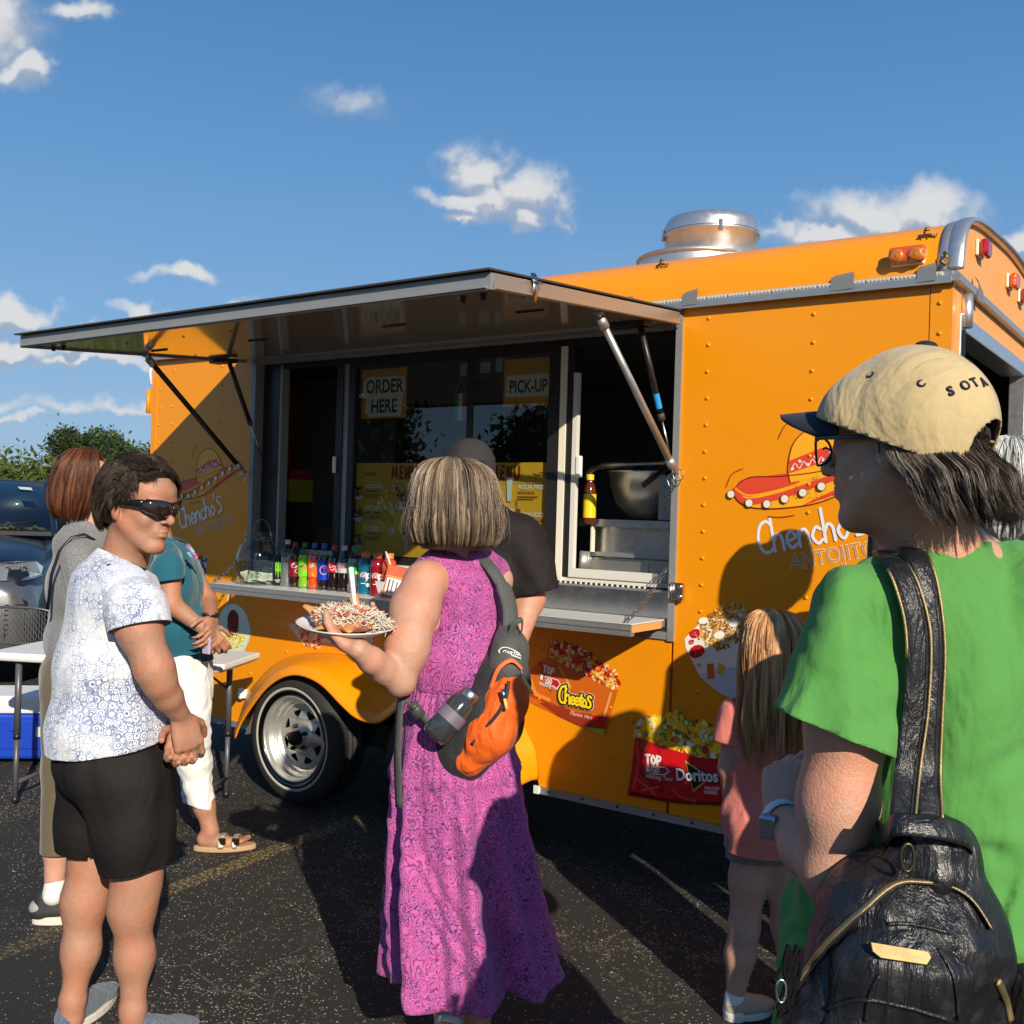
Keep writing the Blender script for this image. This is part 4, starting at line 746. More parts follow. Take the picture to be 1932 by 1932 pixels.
# ================================================================== GROUND
def asphalt():
    m = bpy.data.materials.new('worn_asphalt'); m.use_nodes = True; t = NT(m.node_tree); b = t.n['Principled BSDF']
    o = t.new('ShaderNodeTexCoord').outputs['Object']
    wp = t.vmath('ADD', o, t.scale(t.vmath('SUBTRACT', t.noise(o, 2.6, 6, .68, out=1), (.5, .5, .5)), .85))
    wp2 = t.vmath('ADD', o, t.scale(t.vmath('SUBTRACT', t.noise(o, 7, 3, .6, out=1), (.5, .5, .5)), .16))
    big = t.noise(o, .55, 4, .55)
    crack = t.vor(wp, 1.15, 'DISTANCE_TO_EDGE'); crack2 = t.vor(wp2, 3.1, 'DISTANCE_TO_EDGE')
    jit = t.noise(o, 55, 3, .7)
    c1 = t.math('SUBTRACT', 1.0, t.smooth(t.math('ADD', crack, t.math('MULTIPLY', t.math('SUBTRACT', jit, .5), .045)), .0, .012))
    c2 = t.math('MULTIPLY', t.math('SUBTRACT', 1.0, t.smooth(t.math('ADD', crack2, t.math('MULTIPLY', t.math('SUBTRACT', jit, .5), .05)), .0, .022)), t.smooth(t.noise(o, 1.6, 3), .52, .62))
    cr = t.math('MAXIMUM', t.math('MULTIPLY', c1, t.smooth(t.noise(o, 1.0, 3), .38, .55)), c2)
    # pale stones where the seal has worn off, in patches
    st = t.vor(o, 120, 'F1', 'Distance'); stc = t.vor(o, 120, 'F1', 'Color')
    sv = t.new('ShaderNodeSeparateColor'); t.set(sv, 0, stc)
    thr = t.math('MULTIPLY_ADD', t.math('POWER', t.smooth(t.noise(wp, 1.7, 6, .72), .40, .72), 1.5), -.62, .965)
    pick = t.math('MULTIPLY', t.math('GREATER_THAN', sv.outputs[0], thr), t.math('LESS_THAN', st, .36))
    fine = t.noise(o, 420, 2, .7)
    base = t.mix(t.smooth(fine, .35, .72), (.012, .0115, .0105), (.058, .054, .047))
    base = t.mix(t.math('MULTIPLY', t.smooth(big, .52, .64), .5), base, (.030, .021, .014))
    base = t.mix(t.math('MULTIPLY', cr, .75), base, t.mix(jit, (.06, .055, .045), (.24, .215, .16)))
    stonec = t.mix(sv.outputs[1], (.16, .13, .09), (.55, .50, .40)); base = t.mix(pick, base, stonec)
    # worn yellow parking line
    def band(px, py, dx, dy, hw):
        d = t.vmath('DOT_PRODUCT', t.vmath('SUBTRACT', o, (px, py, 0)), (-dy, dx, 0), out=1)
        return t.math('SUBTRACT', 1.0, t.smooth(t.math('ABSOLUTE', d), hw*.75, hw))
    LX, LY, DX, DY = LINE
    worn = t.smooth(t.noise(o, 62, 5, .85), .49, .60)
    yl = t.math('MULTIPLY', t.math('MULTIPLY', band(LX, LY, DX, DY, .055), worn), t.smooth(t.noise(o, 1.1, 3), .34, .5))
    base = t.mix(yl, base, t.mix(jit, (.30, .20, .05), (.52, .40, .16)))
    t.set(b, 'Base Color', base); t.set(b, 'Roughness', .82); t.set(b, 'Specular IOR Level', .3)
    h = t.math('ADD', t.math('MULTIPLY', t.vor(o, 150, 'F1', 'Distance'), -.6), t.math('ADD', t.math('MULTIPLY', cr, -1.2), t.math('MULTIPLY', fine, .5)))
    bn = t.new('ShaderNodeBump', ins={'Height': h, 'Strength': .75, 'Distance': .004}); t.l.new(bn.outputs[0], b.inputs['Normal'])
    return m
pA, pB = np.array([-3.35, 2.60]), np.array([-3.43, 3.65])       # two points of the worn line
dl = (pB-pA)/np.linalg.norm(pB-pA); LINE = (pA[0], pA[1], dl[0], dl[1])
N_ = 40
link('asphalt', mesh('asphalt', [(-60, -40, 0), (40, -40, 0), (40, 26, 0), (-60, 26, 0)], [(0, 1, 2, 3)]), asphalt(), kind='structure')
GRASSM = mat('meadow', (.07, .10, .025), .9, var=(.8, .4), bump=(5, .8, .1))
link('ground', mesh('ground', [(-1500, -1500, -.02), (1500, -1500, -.02), (1500, 1500, -.02), (-1500, 1500, -.02)], [(0, 1, 2, 3)]), GRASSM, kind='structure')
# loose pale grit lying on the asphalt in front of the trailer
rg = np.random.RandomState(5); n = 26000
gx = rg.uniform(-6.2, .6, n); gy = rg.uniform(.9, 5.6, n)
keep = np.array([mnoise.noise(Vector((a*1.4, b*1.4, 3.3)))+.9*mnoise.noise(Vector((a*5, b*5, 8.1))) > -.15 for a, b in zip(gx, gy)]); gx, gy = gx[keep], gy[keep]; n = len(gx)
s_ = rg.uniform(.0010, .0030, n)*(1+(rg.rand(n) > .97)*1.0); oc = np.array([(1, 0, .2), (-.5, .9, .1), (-.5, -.9, .15), (0, 0, 1.1)])
th = rg.uniform(0, 6.28, n); V_ = np.zeros((n, 4, 3))
for k in range(4):
    V_[:, k, 0] = gx+(oc[k, 0]*np.cos(th)-oc[k, 1]*np.sin(th))*s_; V_[:, k, 1] = gy+(oc[k, 0]*np.sin(th)+oc[k, 1]*np.cos(th))*s_; V_[:, k, 2] = .0006+oc[k, 2]*s_*.8
F_ = (np.arange(n)[:, None, None]*4+np.array([(0, 1, 3), (1, 2, 3), (2, 0, 3)])[None]).reshape(-1, 3)
cc = np.repeat(np.array([(.42, .37, .28), (.50, .46, .38), (.30, .25, .18), (.45, .36, .18)])[rg.randint(0, 4, n)], 4, axis=0)
link('loose_grit', mesh('grit', V_.reshape(-1, 3), F_, False, cc), mat('grit', attr=True, rough=.85), kind='stuff', label='pale loose grit scattered over the dark asphalt')

# ================================================================== TREES AND BUSHES
def leafmat():
    m = bpy.data.materials.new('leaves'); m.use_nodes = True; t = NT(m.node_tree); b = t.n['Principled BSDF']
    c = t.new('ShaderNodeVertexColor', layer_name='Col').outputs[0]; t.set(b, 'Base Color', c); t.set(b, 'Roughness', .55); t.set(b, 'Specular IOR Level', .3)
    tr_ = t.new('ShaderNodeBsdfTranslucent'); t.set(tr_, 0, t.scale(c, 1.2)); mx = t.new('ShaderNodeMixShader'); t.set(mx, 0, .25); t.l.new(b.outputs[0], mx.inputs[1]); t.l.new(tr_.outputs[0], mx.inputs[2])
    t.l.new(mx.outputs[0], t.n['Material Output'].inputs[0]); return m
LEAF = leafmat(); BARK = mat('bark', (.10, .075, .05), .9, var=(8, .3), bump=(20, .6, .02))
def crown(lobes, n, size, cols, seed, up=.35):
    """leaf-sized faces in clumps spread through the crown's volume"""
    r_ = np.random.RandomState(seed); lo_ = np.array(lobes); wgt = (lo_[:, 3]*lo_[:, 4])**.9; pk = r_.choice(len(lo_), n//14, p=wgt/wgt.sum())
    d = r_.normal(size=(len(pk), 3)); d /= np.linalg.norm(d, axis=1)[:, None]; rad = r_.uniform(.5, 1.03, len(pk))[:, None]
    cc_ = lo_[pk, :3]+d*rad*lo_[pk][:, [3, 3, 4]]
    cl = np.repeat(cc_, 14, axis=0)+r_.normal(size=(len(pk)*14, 3))*size*2.1; tone = np.repeat(r_.uniform(0, 1, len(pk)), 14)
    n = len(cl); ax = r_.normal(size=(n, 3)); ax[:, 2] += up; ax /= np.linalg.norm(ax, axis=1)[:, None]
    a = np.cross(ax, r_.normal(size=(n, 3))); a /= np.linalg.norm(a, axis=1)[:, None]; b = np.cross(ax, a); s_ = (size*r_.uniform(.55, 1.35, n))[:, None]
    v = np.stack([cl-a*s_, cl+b*s_*.42+ax*s_*.12, cl+a*s_, cl-b*s_*.42], axis=1).reshape(-1, 3); f = np.arange(n*4).reshape(-1, 4)
    c = np.array(cols); t_ = np.clip(tone*.75+r_.uniform(0, .35, n), 0, .999)*(len(c)-1); i = t_.astype(int); fr_ = (t_-i)[:, None]; col = c[i]*(1-fr_)+c[i+1]*fr_
    return v, f, np.repeat(col, 4, axis=0)
def tree(loc, h, lobes, n, size, cols, seed, name, label, cat, group=None, trunk=True, hidden_trunk=False):
    e = empty(name, loc, label, cat, group); L_ = Vector(loc)
    v, f, c = crown([(a, b, z, r1, r2) for a, b, z, r1, r2 in lobes], n, size, cols, seed)
    me = mesh('crown', v+np.array(loc), f, False, c); link('crown', me, LEAF, e)
    m_ = MB(); r_ = random.Random(seed)
    if trunk: m_.tube([L_, L_+Vector((.05, .03, h*.22)), L_+Vector((-.05, .06, h*.45)), L_+Vector((0, 0, h*.62))], [h*.035, h*.028, h*.02, h*.012], 10)
    for a, b, z, r1, r2 in lobes:
        s0 = L_+Vector((0, 0, h*r_.uniform(.2, .42) if trunk else 0)); e0 = L_+Vector((a, b, z)); md_ = s0.lerp(e0, .5)+Vector((r_.uniform(-.2, .2), r_.uniform(-.2, .2), -.1*h*.3 if trunk else .1))
        m_.tube([s0, md_, e0, e0+(e0-md_)*.5], [h*.014+.01, h*.009+.008, h*.004+.005, .004], 7)
    m_.build('trunk' if trunk else 'stems', BARK, e, label=None); return e
G1 = [(.028, .046, .012), (.045, .068, .017), (.07, .10, .022), (.11, .14, .032)]; G2 = [(.016, .032, .012), (.028, .05, .016), (.045, .072, .02), (.07, .095, .025)]; G3 = [(.05, .075, .014), (.075, .11, .02), (.10, .14, .028), (.15, .185, .05)]
P = lambda px, py, d: at(px, py, d)
def ground_at(px, d): p = at(px, 960, d); return (p[0], p[1], 0)
# the nearer bushes behind the parked car
for i, (px, d, hh, ww, lab) in enumerate([(25, 15.5, 2.15, 1.35, 'nearest pale-tipped bush rising behind the parked car'), (95, 16.6, 1.85, 1.1, 'lower bush between the car mirror and the auburn-haired woman'), (-70, 16.2, 2.2, 1.5, 'bush at the left edge of the picture, behind the car roof'), (165, 17.2, 1.9, 1.3, 'bush half hidden behind the auburn-haired woman')]):
    r_ = random.Random(i+3); lobes = [(0, 0, hh*.5, ww, hh*.5)]+[(r_.uniform(-ww*.7, ww*.7), r_.uniform(-.5, .5), r_.uniform(hh*.45, hh*.86), r_.uniform(.3, .55), r_.uniform(.3, .5)) for _ in range(9)]
    tree(ground_at(px, d), hh, lobes, 9500, .052, G3 if i != 3 else G1, 30+i, 'bush', lab, 'bush', 'bushes along the edge of the car park', trunk=False)
# tree with the dark rounded crown and its lighter neighbours
def rtree(px, d, h, w_, cols, seed, lab, n=26000, size=.095, zb=.3):
    r_ = random.Random(seed); lobes = [(0, 0, h*.62, w_*.72, h*.30)]
    for _ in range(13):
        a = r_.uniform(0, 6.28); q = r_.uniform(.35, .95); z = r_.uniform(zb, .9); k = math.sqrt(max(.08, 1-((z-.55)/.5)**2)); lobes.append((math.cos(a)*w_*q*k, math.sin(a)*w_*q*k, h*z, w_*r_.uniform(.2, .36), h*r_.uniform(.08, .15)))
    return tree(ground_at(px, d), h, lobes, n, size, cols, seed, 'tree', lab, 'tree', 'trees beyond the car park')
rtree(180, 42, 4.45, 1.55, G2, 51, 'tallest dark round tree above the auburn-haired woman')
rtree(222, 46, 4.35, 2.2, G1, 52, 'lighter green tree joined to the dark one, left of the trailer')
rtree(283, 44, 3.65, 1.7, G1, 53, 'low bright tree touching the end of the trailer')
rtree(235, 34, 2.75, 1.5, G1, 58, 'small leafy tree in front of the tall dark one', zb=.2)
rtree(60, 60, 3.4, 3.2, G2, 54, 'low tree line showing over the bushes')

# trees across the car park, behind the photographer, that the window panes mirror
for i, (x, y, h) in enumerate(((-8, -30, 6.5), (-15, -33, 7.2), (-22, -31, 6.2), (-28, -35, 6.8), (-1, -36, 5.4), (-36, -30, 6.8), (6, -40, 5.2))):
    r_ = random.Random(90+i); lobes = [(0, 0, h*.55, 3.0, h*.42)]+[(r_.uniform(-3, 3), r_.uniform(-2, 2), h*r_.uniform(.35, .9), r_.uniform(.8, 1.5), r_.uniform(.6, 1.1)) for _ in range(9)]
    tree((x, y, 0), h, lobes, 9000, .24, G2, 90+i, 'tree', 'tree across the car park behind the photographer, '+('third from the left', 'tallest of the row', 'right of the tallest', 'broad one at the far side', 'low one near the end', 'last one on the right', 'smallest, at the other end')[i], 'tree', 'trees mirrored in the serving window')
# ================================================================== BODIES AND CLOTH: smooth blended volumes meshed as one continuous surface
def nrm(v): v = np.asarray(v, float); return v/(np.linalg.norm(v)+1e-12)
def V3(*a): return np.array(a, float)
class Vol:
    """list of round cones and ellipsoids, blended smoothly"""
    def __init__(s): s.p = []
    def cone(s, a, b, ra, rb, k=.02): s.p.append(('c', np.asarray(a, float), np.asarray(b, float), ra, rb, k, None)); return s
    def ell(s, c, r, M_=None, k=.03): s.p.append(('e', np.asarray(c, float), np.asarray(r, float), 0, 0, k, np.eye(3) if M_ is None else np.asarray(M_))); return s
    def cut(s, c, r, M_=None, k=.01): s.p.append(('x', np.asarray(c, float), np.asarray(r, float), 0, 0, k, np.eye(3) if M_ is None else np.asarray(M_))); return s
    def flat(s, a, b, ra, rb, M_, fx, k=.02):
        """cone squashed by fx along M_[1] (front-back)"""
        s.p.append(('f', np.asarray(a, float), np.asarray(b, float), ra, rb, k, (np.asarray(M_), fx))); return s
    def path(s, pts, rr, k=.02):
        for i in range(len(pts)-1): s.cone(pts[i], pts[i+1], rr[i], rr[i+1], k)
        return s
    def bb(s):
        lo_ = np.full(3, 1e9); hi_ = -lo_
        for q in s.p:
            if q[0] == 'x': continue
            if q[0] == 'e': e = np.abs(q[6]).T@q[2]; a, b = q[1]-e, q[1]+e
            else: m_ = max(q[3], q[4]); a, b = np.minimum(q[1], q[2])-m_, np.maximum(q[1], q[2])+m_
            lo_ = np.minimum(lo_, a); hi_ = np.maximum(hi_, b)
        return lo_, hi_
    def field(s, lo_, hi_, h, grow=0.0, disp=None):
        n = np.maximum(4, np.ceil((hi_-lo_)/h).astype(int)+1); D = np.full(n, 1.0, np.float32)
        ax = [(lo_[i]+h*np.arange(n[i])).astype(np.float32) for i in range(3)]
        for q in s.p:
            kd, a, b, ra, rb, k, M_ = q; mg = k+2.5*h+abs(grow)+.012
            if kd in 'ex': e = np.abs(M_).T@b; qa, qb = a-e-mg, a+e+mg
            else: m_ = max(ra, rb); qa, qb = np.minimum(a, b)-m_-mg, np.maximum(a, b)+m_+mg
            i0 = np.clip(np.floor((qa-lo_)/h).astype(int), 0, n); i1 = np.clip(np.ceil((qb-lo_)/h).astype(int)+1, 0, n)
            if (i1 <= i0).any(): continue
            X = ax[0][i0[0]:i1[0], None, None]; Y = ax[1][None, i0[1]:i1[1], None]; Z = ax[2][None, None, i0[2]:i1[2]]
            if kd in 'ex':
                L = [(X-a[0])*M_[i][0]+(Y-a[1])*M_[i][1]+(Z-a[2])*M_[i][2] for i in range(3)]; r_ = b+(grow if kd == 'e' else 0)
                k0 = np.sqrt((L[0]/r_[0])**2+(L[1]/r_[1])**2+(L[2]/r_[2])**2); k1 = np.sqrt((L[0]/r_[0]**2)**2+(L[1]/r_[1]**2)**2+(L[2]/r_[2]**2)**2)
                d = k0*(k0-1)/(k1+1e-9)
            else:
                if kd == 'f':
                    MM, fx = M_; e = MM[1]; px_, py_, pz_ = X-a[0], Y-a[1], Z-a[2]; dot = px_*e[0]+py_*e[1]+pz_*e[2]; ad = (1/fx-1); px_, py_, pz_ = px_+e[0]*dot*ad, py_+e[1]*dot*ad, pz_+e[2]*dot*ad; ba = b-a; de = ba@e; ba = ba+e*de*ad
                else: px_, py_, pz_ = X-a[0], Y-a[1], Z-a[2]; ba = b-a
                t = np.clip((px_*ba[0]+py_*ba[1]+pz_*ba[2])/(ba@ba+1e-12), 0, 1); d = np.sqrt((px_-t*ba[0])**2+(py_-t*ba[1])**2+(pz_-t*ba[2])**2)-(ra+(rb-ra)*t)-grow
                if kd == 'f': d = d*np.float32(min(1.0, .5+.5*M_[1]))
            sl = tuple(slice(i0[i], i1[i]) for i in range(3)); A = D[sl]
            if kd == 'x': d = -d; hh = np.clip(.5-.5*(A-d)/k, 0, 1); D[sl] = A*(1-hh)+d*hh+k*hh*(1-hh)
            else: hh = np.clip(.5+.5*(A-d)/k, 0, 1); D[sl] = A*(1-hh)+d*hh-k*hh*(1-hh)
        if disp is not None: D += disp(ax[0][:, None, None], ax[1][None, :, None], ax[2][None, None, :]).astype(np.float32)
        return D
def nets(D, lo_, h):
    ins = D < 0; nx, ny, nz = D.shape; c = np.zeros((nx-1, ny-1, nz-1), np.uint8)
    for i in (0, 1):
        for j in (0, 1):
            for k in (0, 1): c += ins[i:nx-1+i, j:ny-1+j, k:nz-1+k]
    act = (c > 0) & (c < 8); idx = np.full(c.shape, -1, np.int64); I, J, K = np.nonzero(act); idx[I, J, K] = np.arange(len(I))
    P_ = np.zeros((len(I), 3)); N = np.zeros(len(I)); cor = [(i, j, k) for i in (0, 1) for j in (0, 1) for k in (0, 1)]
    for a in cor:
        for b in cor:
            if sum(abs(a[q]-b[q]) for q in range(3)) != 1 or a > b: continue
            da, db = D[I+a[0], J+a[1], K+a[2]], D[I+b[0], J+b[1], K+b[2]]; m_ = (da < 0) != (db < 0); t = np.where(m_, da/(da-db+1e-20), 0)
            for q in range(3): P_[:, q] += np.where(m_, a[q]+t*(b[q]-a[q]), 0)
            N += m_
    P_ = P_/N[:, None]+np.stack([I, J, K], 1); P_ = lo_+P_*h; F = []
    for ax_ in range(3):
        sa = [slice(None)]*3; sb = [slice(None)]*3; sa[ax_] = slice(0, -1); sb[ax_] = slice(1, None); A, B = ins[tuple(sa)], ins[tuple(sb)]; u, v = (ax_+1) % 3, (ax_+2) % 3
        X = np.nonzero(A != B); X = np.stack(X, 1); ok = (X[:, u] > 0) & (X[:, v] > 0) & (X[:, u] < D.shape[u]-1) & (X[:, v] < D.shape[v]-1); X = X[ok]; fl = A[tuple(X.T)]
        q = []
        for du, dv in ((0, 0), (-1, 0), (-1, -1), (0, -1)): Y = X.copy(); Y[:, u] += du; Y[:, v] += dv; q.append(idx[tuple(Y.T)])
        q = np.stack(q, 1); q = np.where(fl[:, None], q, q[:, ::-1]); F.append(q[(q >= 0).all(1)])
    return P_, np.concatenate(F)
def bake(vol, h, grow=0.0, disp=None, fine=()):
    """fine: extra (lo, hi, h) blocks meshed at a smaller step and joined into the same surface"""
    lo_, hi_ = vol.bb(); lo_ = lo_-h*3-grow; hi_ = hi_+h*3+grow; v, f = nets(vol.field(lo_, hi_, h, grow, disp), lo_, h)
    for (a, b, hh) in fine:
        a, b = np.asarray(a, float), np.asarray(b, float); c = v[f].mean(1); inn = ((c > a+h*1.2) & (c < b-h*1.2)).all(1); f = f[~inn]
        v2, f2 = nets(vol.field(a, b, hh, grow, disp), a, hh); f = np.concatenate([f, f2+len(v)]); v = np.concatenate([v, v2])
    return v, f
def sines(p, seed, freq, n=5):
    r_ = np.random.RandomState(seed); out = 0
    for _ in range(n): k = r_.normal(size=3)*freq; out = out+np.sin(p[0]*k[0]+p[1]*k[1]+p[2]*k[2]+r_.uniform(0, 6.28))
    return out/n
def folds(amp, freq, axis=(0, 0, 1), st=.22, seed=1, zr=None):
    """cloth folds: ripples that run along axis (stretched), as a small change of the surface"""
    axis = nrm(axis)
    def f(X, Y, Z):
        d = X*axis[0]+Y*axis[1]+Z*axis[2]; P_ = [c-(1-st)*d*a for c, a in zip((X, Y, Z), axis)]
        wv = sines(P_, seed+50, freq*.45, 3)*.09; P2 = [c+wv for c in P_]; r_ = sines(P2, seed, freq, 4); e = amp*(r_-.35*np.abs(r_)*0)+amp*.45*sines(P2, seed+9, freq*2.1, 4)
        if zr is not None: e = e*np.clip((zr[0]-Z)/(zr[0]-zr[1]), .15, 1)
        return e
    return f
def cutmesh(v, f, cuts, mat_, name, parent, thick=.0025, col=None, world=True, **kw):
    """cuts: (point, direction to take away, radius) - clean open hems"""
    me = mesh(name, v, f, True); bm = bmesh.new(); bm.from_mesh(me)
    for co, no, rad in cuts:
        co, no = Vector(co), Vector(no); fs = [q for q in bm.faces if (q.calc_center_median()-co).length < rad]; ge = list(set(fs)|{e for q in fs for e in q.edges}|{e for q in fs for e in q.verts})
        bmesh.ops.bisect_plane(bm, geom=ge, plane_co=co, plane_no=no.normalized(), clear_outer=True)
    bm.to_mesh(me); bm.free(); me.polygons.foreach_set('use_smooth', np.ones(len(me.polygons), dtype=bool))
    o = link(name, me, mat_, parent, world, **kw)
    if thick: md = o.modifiers.new('s', 'SOLIDIFY'); md.thickness = thick; md.offset = -1 if thick > 0 else 1
    return o
def garment(pieces, h, disp, mat_, name, parent, thick=.0025, **kw):
    """pieces: (volume, [(point, direction to take away)]) - trunk and sleeves meshed on their own, so that hems are cut clean, then sewn into one object"""
    V_, F_, off = [], [], 0
    for vol, cuts in pieces:
        v, f = bake(vol, h, 0, disp); me = mesh('t', v, f); bm = bmesh.new(); bm.from_mesh(me)
        for co, no in cuts: bmesh.ops.bisect_plane(bm, geom=bm.faces[:]+bm.edges[:]+bm.verts[:], plane_co=Vector(co), plane_no=Vector(no).normalized(), clear_outer=True)
        bm.verts.ensure_lookup_table(); V_ += [tuple(x.co) for x in bm.verts]
        for i, x in enumerate(bm.verts): x.index = i
        F_ += [[x.index+off for x in q.verts] for q in bm.faces]; off = len(V_); bm.free(); bpy.data.meshes.remove(me)
    o = link(name, mesh(name, V_, F_, True), mat_, parent, **kw); md = o.modifiers.new('s', 'SOLIDIFY'); md.thickness = thick; md.offset = -1; return o
def skin(vol, h, mat_, name, parent, fine=(), disp=None, grow=0.0, **kw):
    if disp is None and name == 'body': disp = lambda X, Y, Z: .0016*sines((X, Y, Z), 3, 26)+.0007*sines((X, Y, Z), 4, 75)
    v, f = bake(vol, h, grow, disp, fine); return link(name, mesh(name, v, f, True), mat_, parent, **kw)

def frame(F, tilt=(0, 0, 1)):
    """rows: left, front, up"""
    U = nrm(tilt); F = np.asarray(F, float); F = nrm(F-U*(F@U)); return np.array([np.cross(U, F), F, U])
def head(vol, c, M_, s=1.0, neck=None, ears=True, jaw=1.0, fem=True):
    T = lambda l, f, u: c+s*(M_[0]*l+M_[1]*f+M_[2]*u); E = lambda p, r, k=.02, m=None: vol.ell(T(*p), np.array(r)*s, M_ if m is None else m, k*s)
    vol.ell(T(0, -.012, .036), np.array((.074, .094, .084))*s, M_, .02)
    E((0, .030, -.022), (.061, .056, .088), .03); E((0, .052, .052), (.056, .038, .034), .03)
    for q in (-1, 1):
        vol.cone(T(q*.053, .005, -.042), T(q*.018, .066, -.100), .014*s*jaw, .014*s, .03*s); E((q*.037, .060, -.022), (.020, .018, .020), .02)
        E((q*.030, .078, .026), (.021, .010, .007), .012)
        if ears:
            me_ = frame(M_[1]*1+M_[0]*q*.25+M_[2]*.0, M_[2]-M_[1]*.22); E((q*.0765, -.012, -.004), (.0085, .0175, .031), .006, me_); E((q*.074, -.008, -.024), (.007, .011, .012), .006, me_); vol.cut(T(q*.0835, -.006, -.001), np.array((.006, .0085, .014))*s, me_, .004*s)
    E((0, .076, -.094), (.019, .016, .016), .02)
    for q in (-1, 1): vol.cut(T(q*.031, .0955, .006), np.array((.016, .012, .0115))*s, M_, .012*s); E((q*.031, .0765, .005), (.013, .0125, .0105), .004)
    vol.cone(T(0, .084, .018), T(0, .112, -.020), .0075*s, .0085*s, .010*s); vol.cone(T(0, .110, -.019), T(0, .111, -.024), .0095*s, .0092*s, .008*s)
    for q in (-1, 1): E((q*.0125, .094, -.026), (.0075, .011, .0065), .007)
    E((0, .080, -.052), (.026, .014, .024), .015)
    vol.cone(T(-.018, .0845, -.0535), T(.018, .0845, -.0535), .0055*s, .0055*s, .006*s); E((0, .0945, -.0525), (.015, .006, .0045), .005); E((0, .0925, -.0635), (.016, .007, .0055), .005)
    vol.cut(T(0, .1015, -.058), np.array((.018, .006, .0011))*s, M_, .002*s)
    if neck is not None: vol.cone(T(0, -.022, -.050), neck, .056*s, .058*s, .03); vol.cone(T(0, .02, -.075), np.asarray(neck)+M_[1]*.02, .03*s, .045*s, .03)
    return T
def hand(vol, wr, d, pn, side, s=1.0, curl=(.35, .4, .45, .5), thumb=.6, spread=.08, wr_r=.024, k=.008):
    """wr wrist, d direction of the fingers, pn direction the palm looks to, side +1/-1: which way the thumb lies"""
    d = nrm(d); pn = nrm(np.asarray(pn)-d*(np.asarray(pn)@d)); t = np.cross(d, pn)*side
    kn = [wr+s*(d*(.086-.004*abs(i-1.2))+t*(.030-.0205*i)) for i in range(4)]
    for i in range(4): vol.cone(wr+s*(d*.012+t*(.014-.010*i)), kn[i], .0135*s, .0105*s, .012)
    vol.ell(wr+s*(d*.048-pn*.001), np.array((.036, .042, .0145))*s, np.array([t, d, pn]), .014); vol.ell(wr+s*(d*.035+t*.026+pn*.008), np.array((.016, .028, .014))*s, np.array([t, d, pn]), .012)
    for i in range(4):
        Ls = np.array([(.040, .025, .020), (.044, .029, .021), (.041, .027, .021), (.032, .020, .018)][i])*s; p = kn[i]; a = curl[i]*.7; dd = nrm(d+t*spread*(1-i*.66))
        r0 = (.0092, .0094, .0090, .0080)[i]*s
        for j in range(3):
            u = dd*math.cos(a)+pn*math.sin(a); q = p+u*Ls[j]; vol.cone(p, q, r0*(1-.07*j), r0*(1-.07*(j+1)), .003 if j else .006); p = q; a += curl[i]*(1.15 if j == 0 else .8)
    p = wr+s*(d*.022+t*.030+pn*.008); u = nrm(d*.75+t*.75+pn*thumb*.8)
    for j, (L, r_) in enumerate(((.038, .0125), (.031, .0105), (.025, .0098))):
        q = p+u*L*s; vol.cone(p, q, r_*s, (r_-.0012)*s, .008 if j == 0 else .004); p = q; u = nrm(u+d*.35-t*.25+pn*thumb*.35)
    return p

# ------------------------------------------------------------------ hair: clumps of real strands over a darker under-layer
def strands(P_, r0, shade, flat=None, tip=.25):
    """P_: (N, M, 3) centre lines; returns a mesh of three-sided tapering tubes"""
    N, M_, _ = P_.shape; T_ = np.gradient(P_, axis=1); T_ /= np.linalg.norm(T_, axis=2)[..., None]+1e-9
    ref = np.broadcast_to(np.array((.31, .52, .79)), T_.shape); A = np.cross(T_, ref); A /= np.linalg.norm(A, axis=2)[..., None]+1e-9; B = np.cross(T_, A)
    t = np.linspace(0, 1, M_); rad = np.asarray(r0).reshape(-1, 1)*(np.minimum(1, .55+t*3)*np.clip((1-t)/.35, tip, 1))[None]
    v = np.stack([P_+(A*math.cos(a)+B*math.sin(a))*rad[..., None] for a in (0, 2.094, 4.189)], axis=2)   # N,M,3,3
    b = (np.arange(N)[:, None]*M_+np.arange(M_-1)[None])[..., None]*3; k = np.arange(3); k2 = (k+1) % 3
    f = np.stack([b+k, b+k2, b+3+k2, b+3+k], axis=-1).reshape(-1, 4); return v.reshape(-1, 3), f, np.repeat(np.asarray(shade), M_*3)
def hairmat(name, cols, rough=.42, spec=.5):
    m = bpy.data.materials.new(name); m.use_nodes = True; t = NT(m.node_tree); b = t.n['Principled BSDF']; a = t.new('ShaderNodeVertexColor', layer_name='Col'); s_ = t.new('ShaderNodeSeparateColor'); t.set(s_, 0, a.outputs[0])
    t.set(b, 'Base Color', t.ramp(s_.outputs[0], [(i/(len(cols)-1), c) for i, c in enumerate(cols)])); t.set(b, 'Roughness', rough); t.set(b, 'Specular IOR Level', spec*.6); return m
def link_hair(name, sets, m, parent, **kw):
    V_ = np.concatenate([s[0] for s in sets]); off = 0; Fs = []; 
    for s in sets: Fs.append(s[1]+off); off += len(s[0])
    return link(name, mesh(name, V_, np.concatenate(Fs), True, np.concatenate([s[2] for s in sets])), m, parent, **kw)
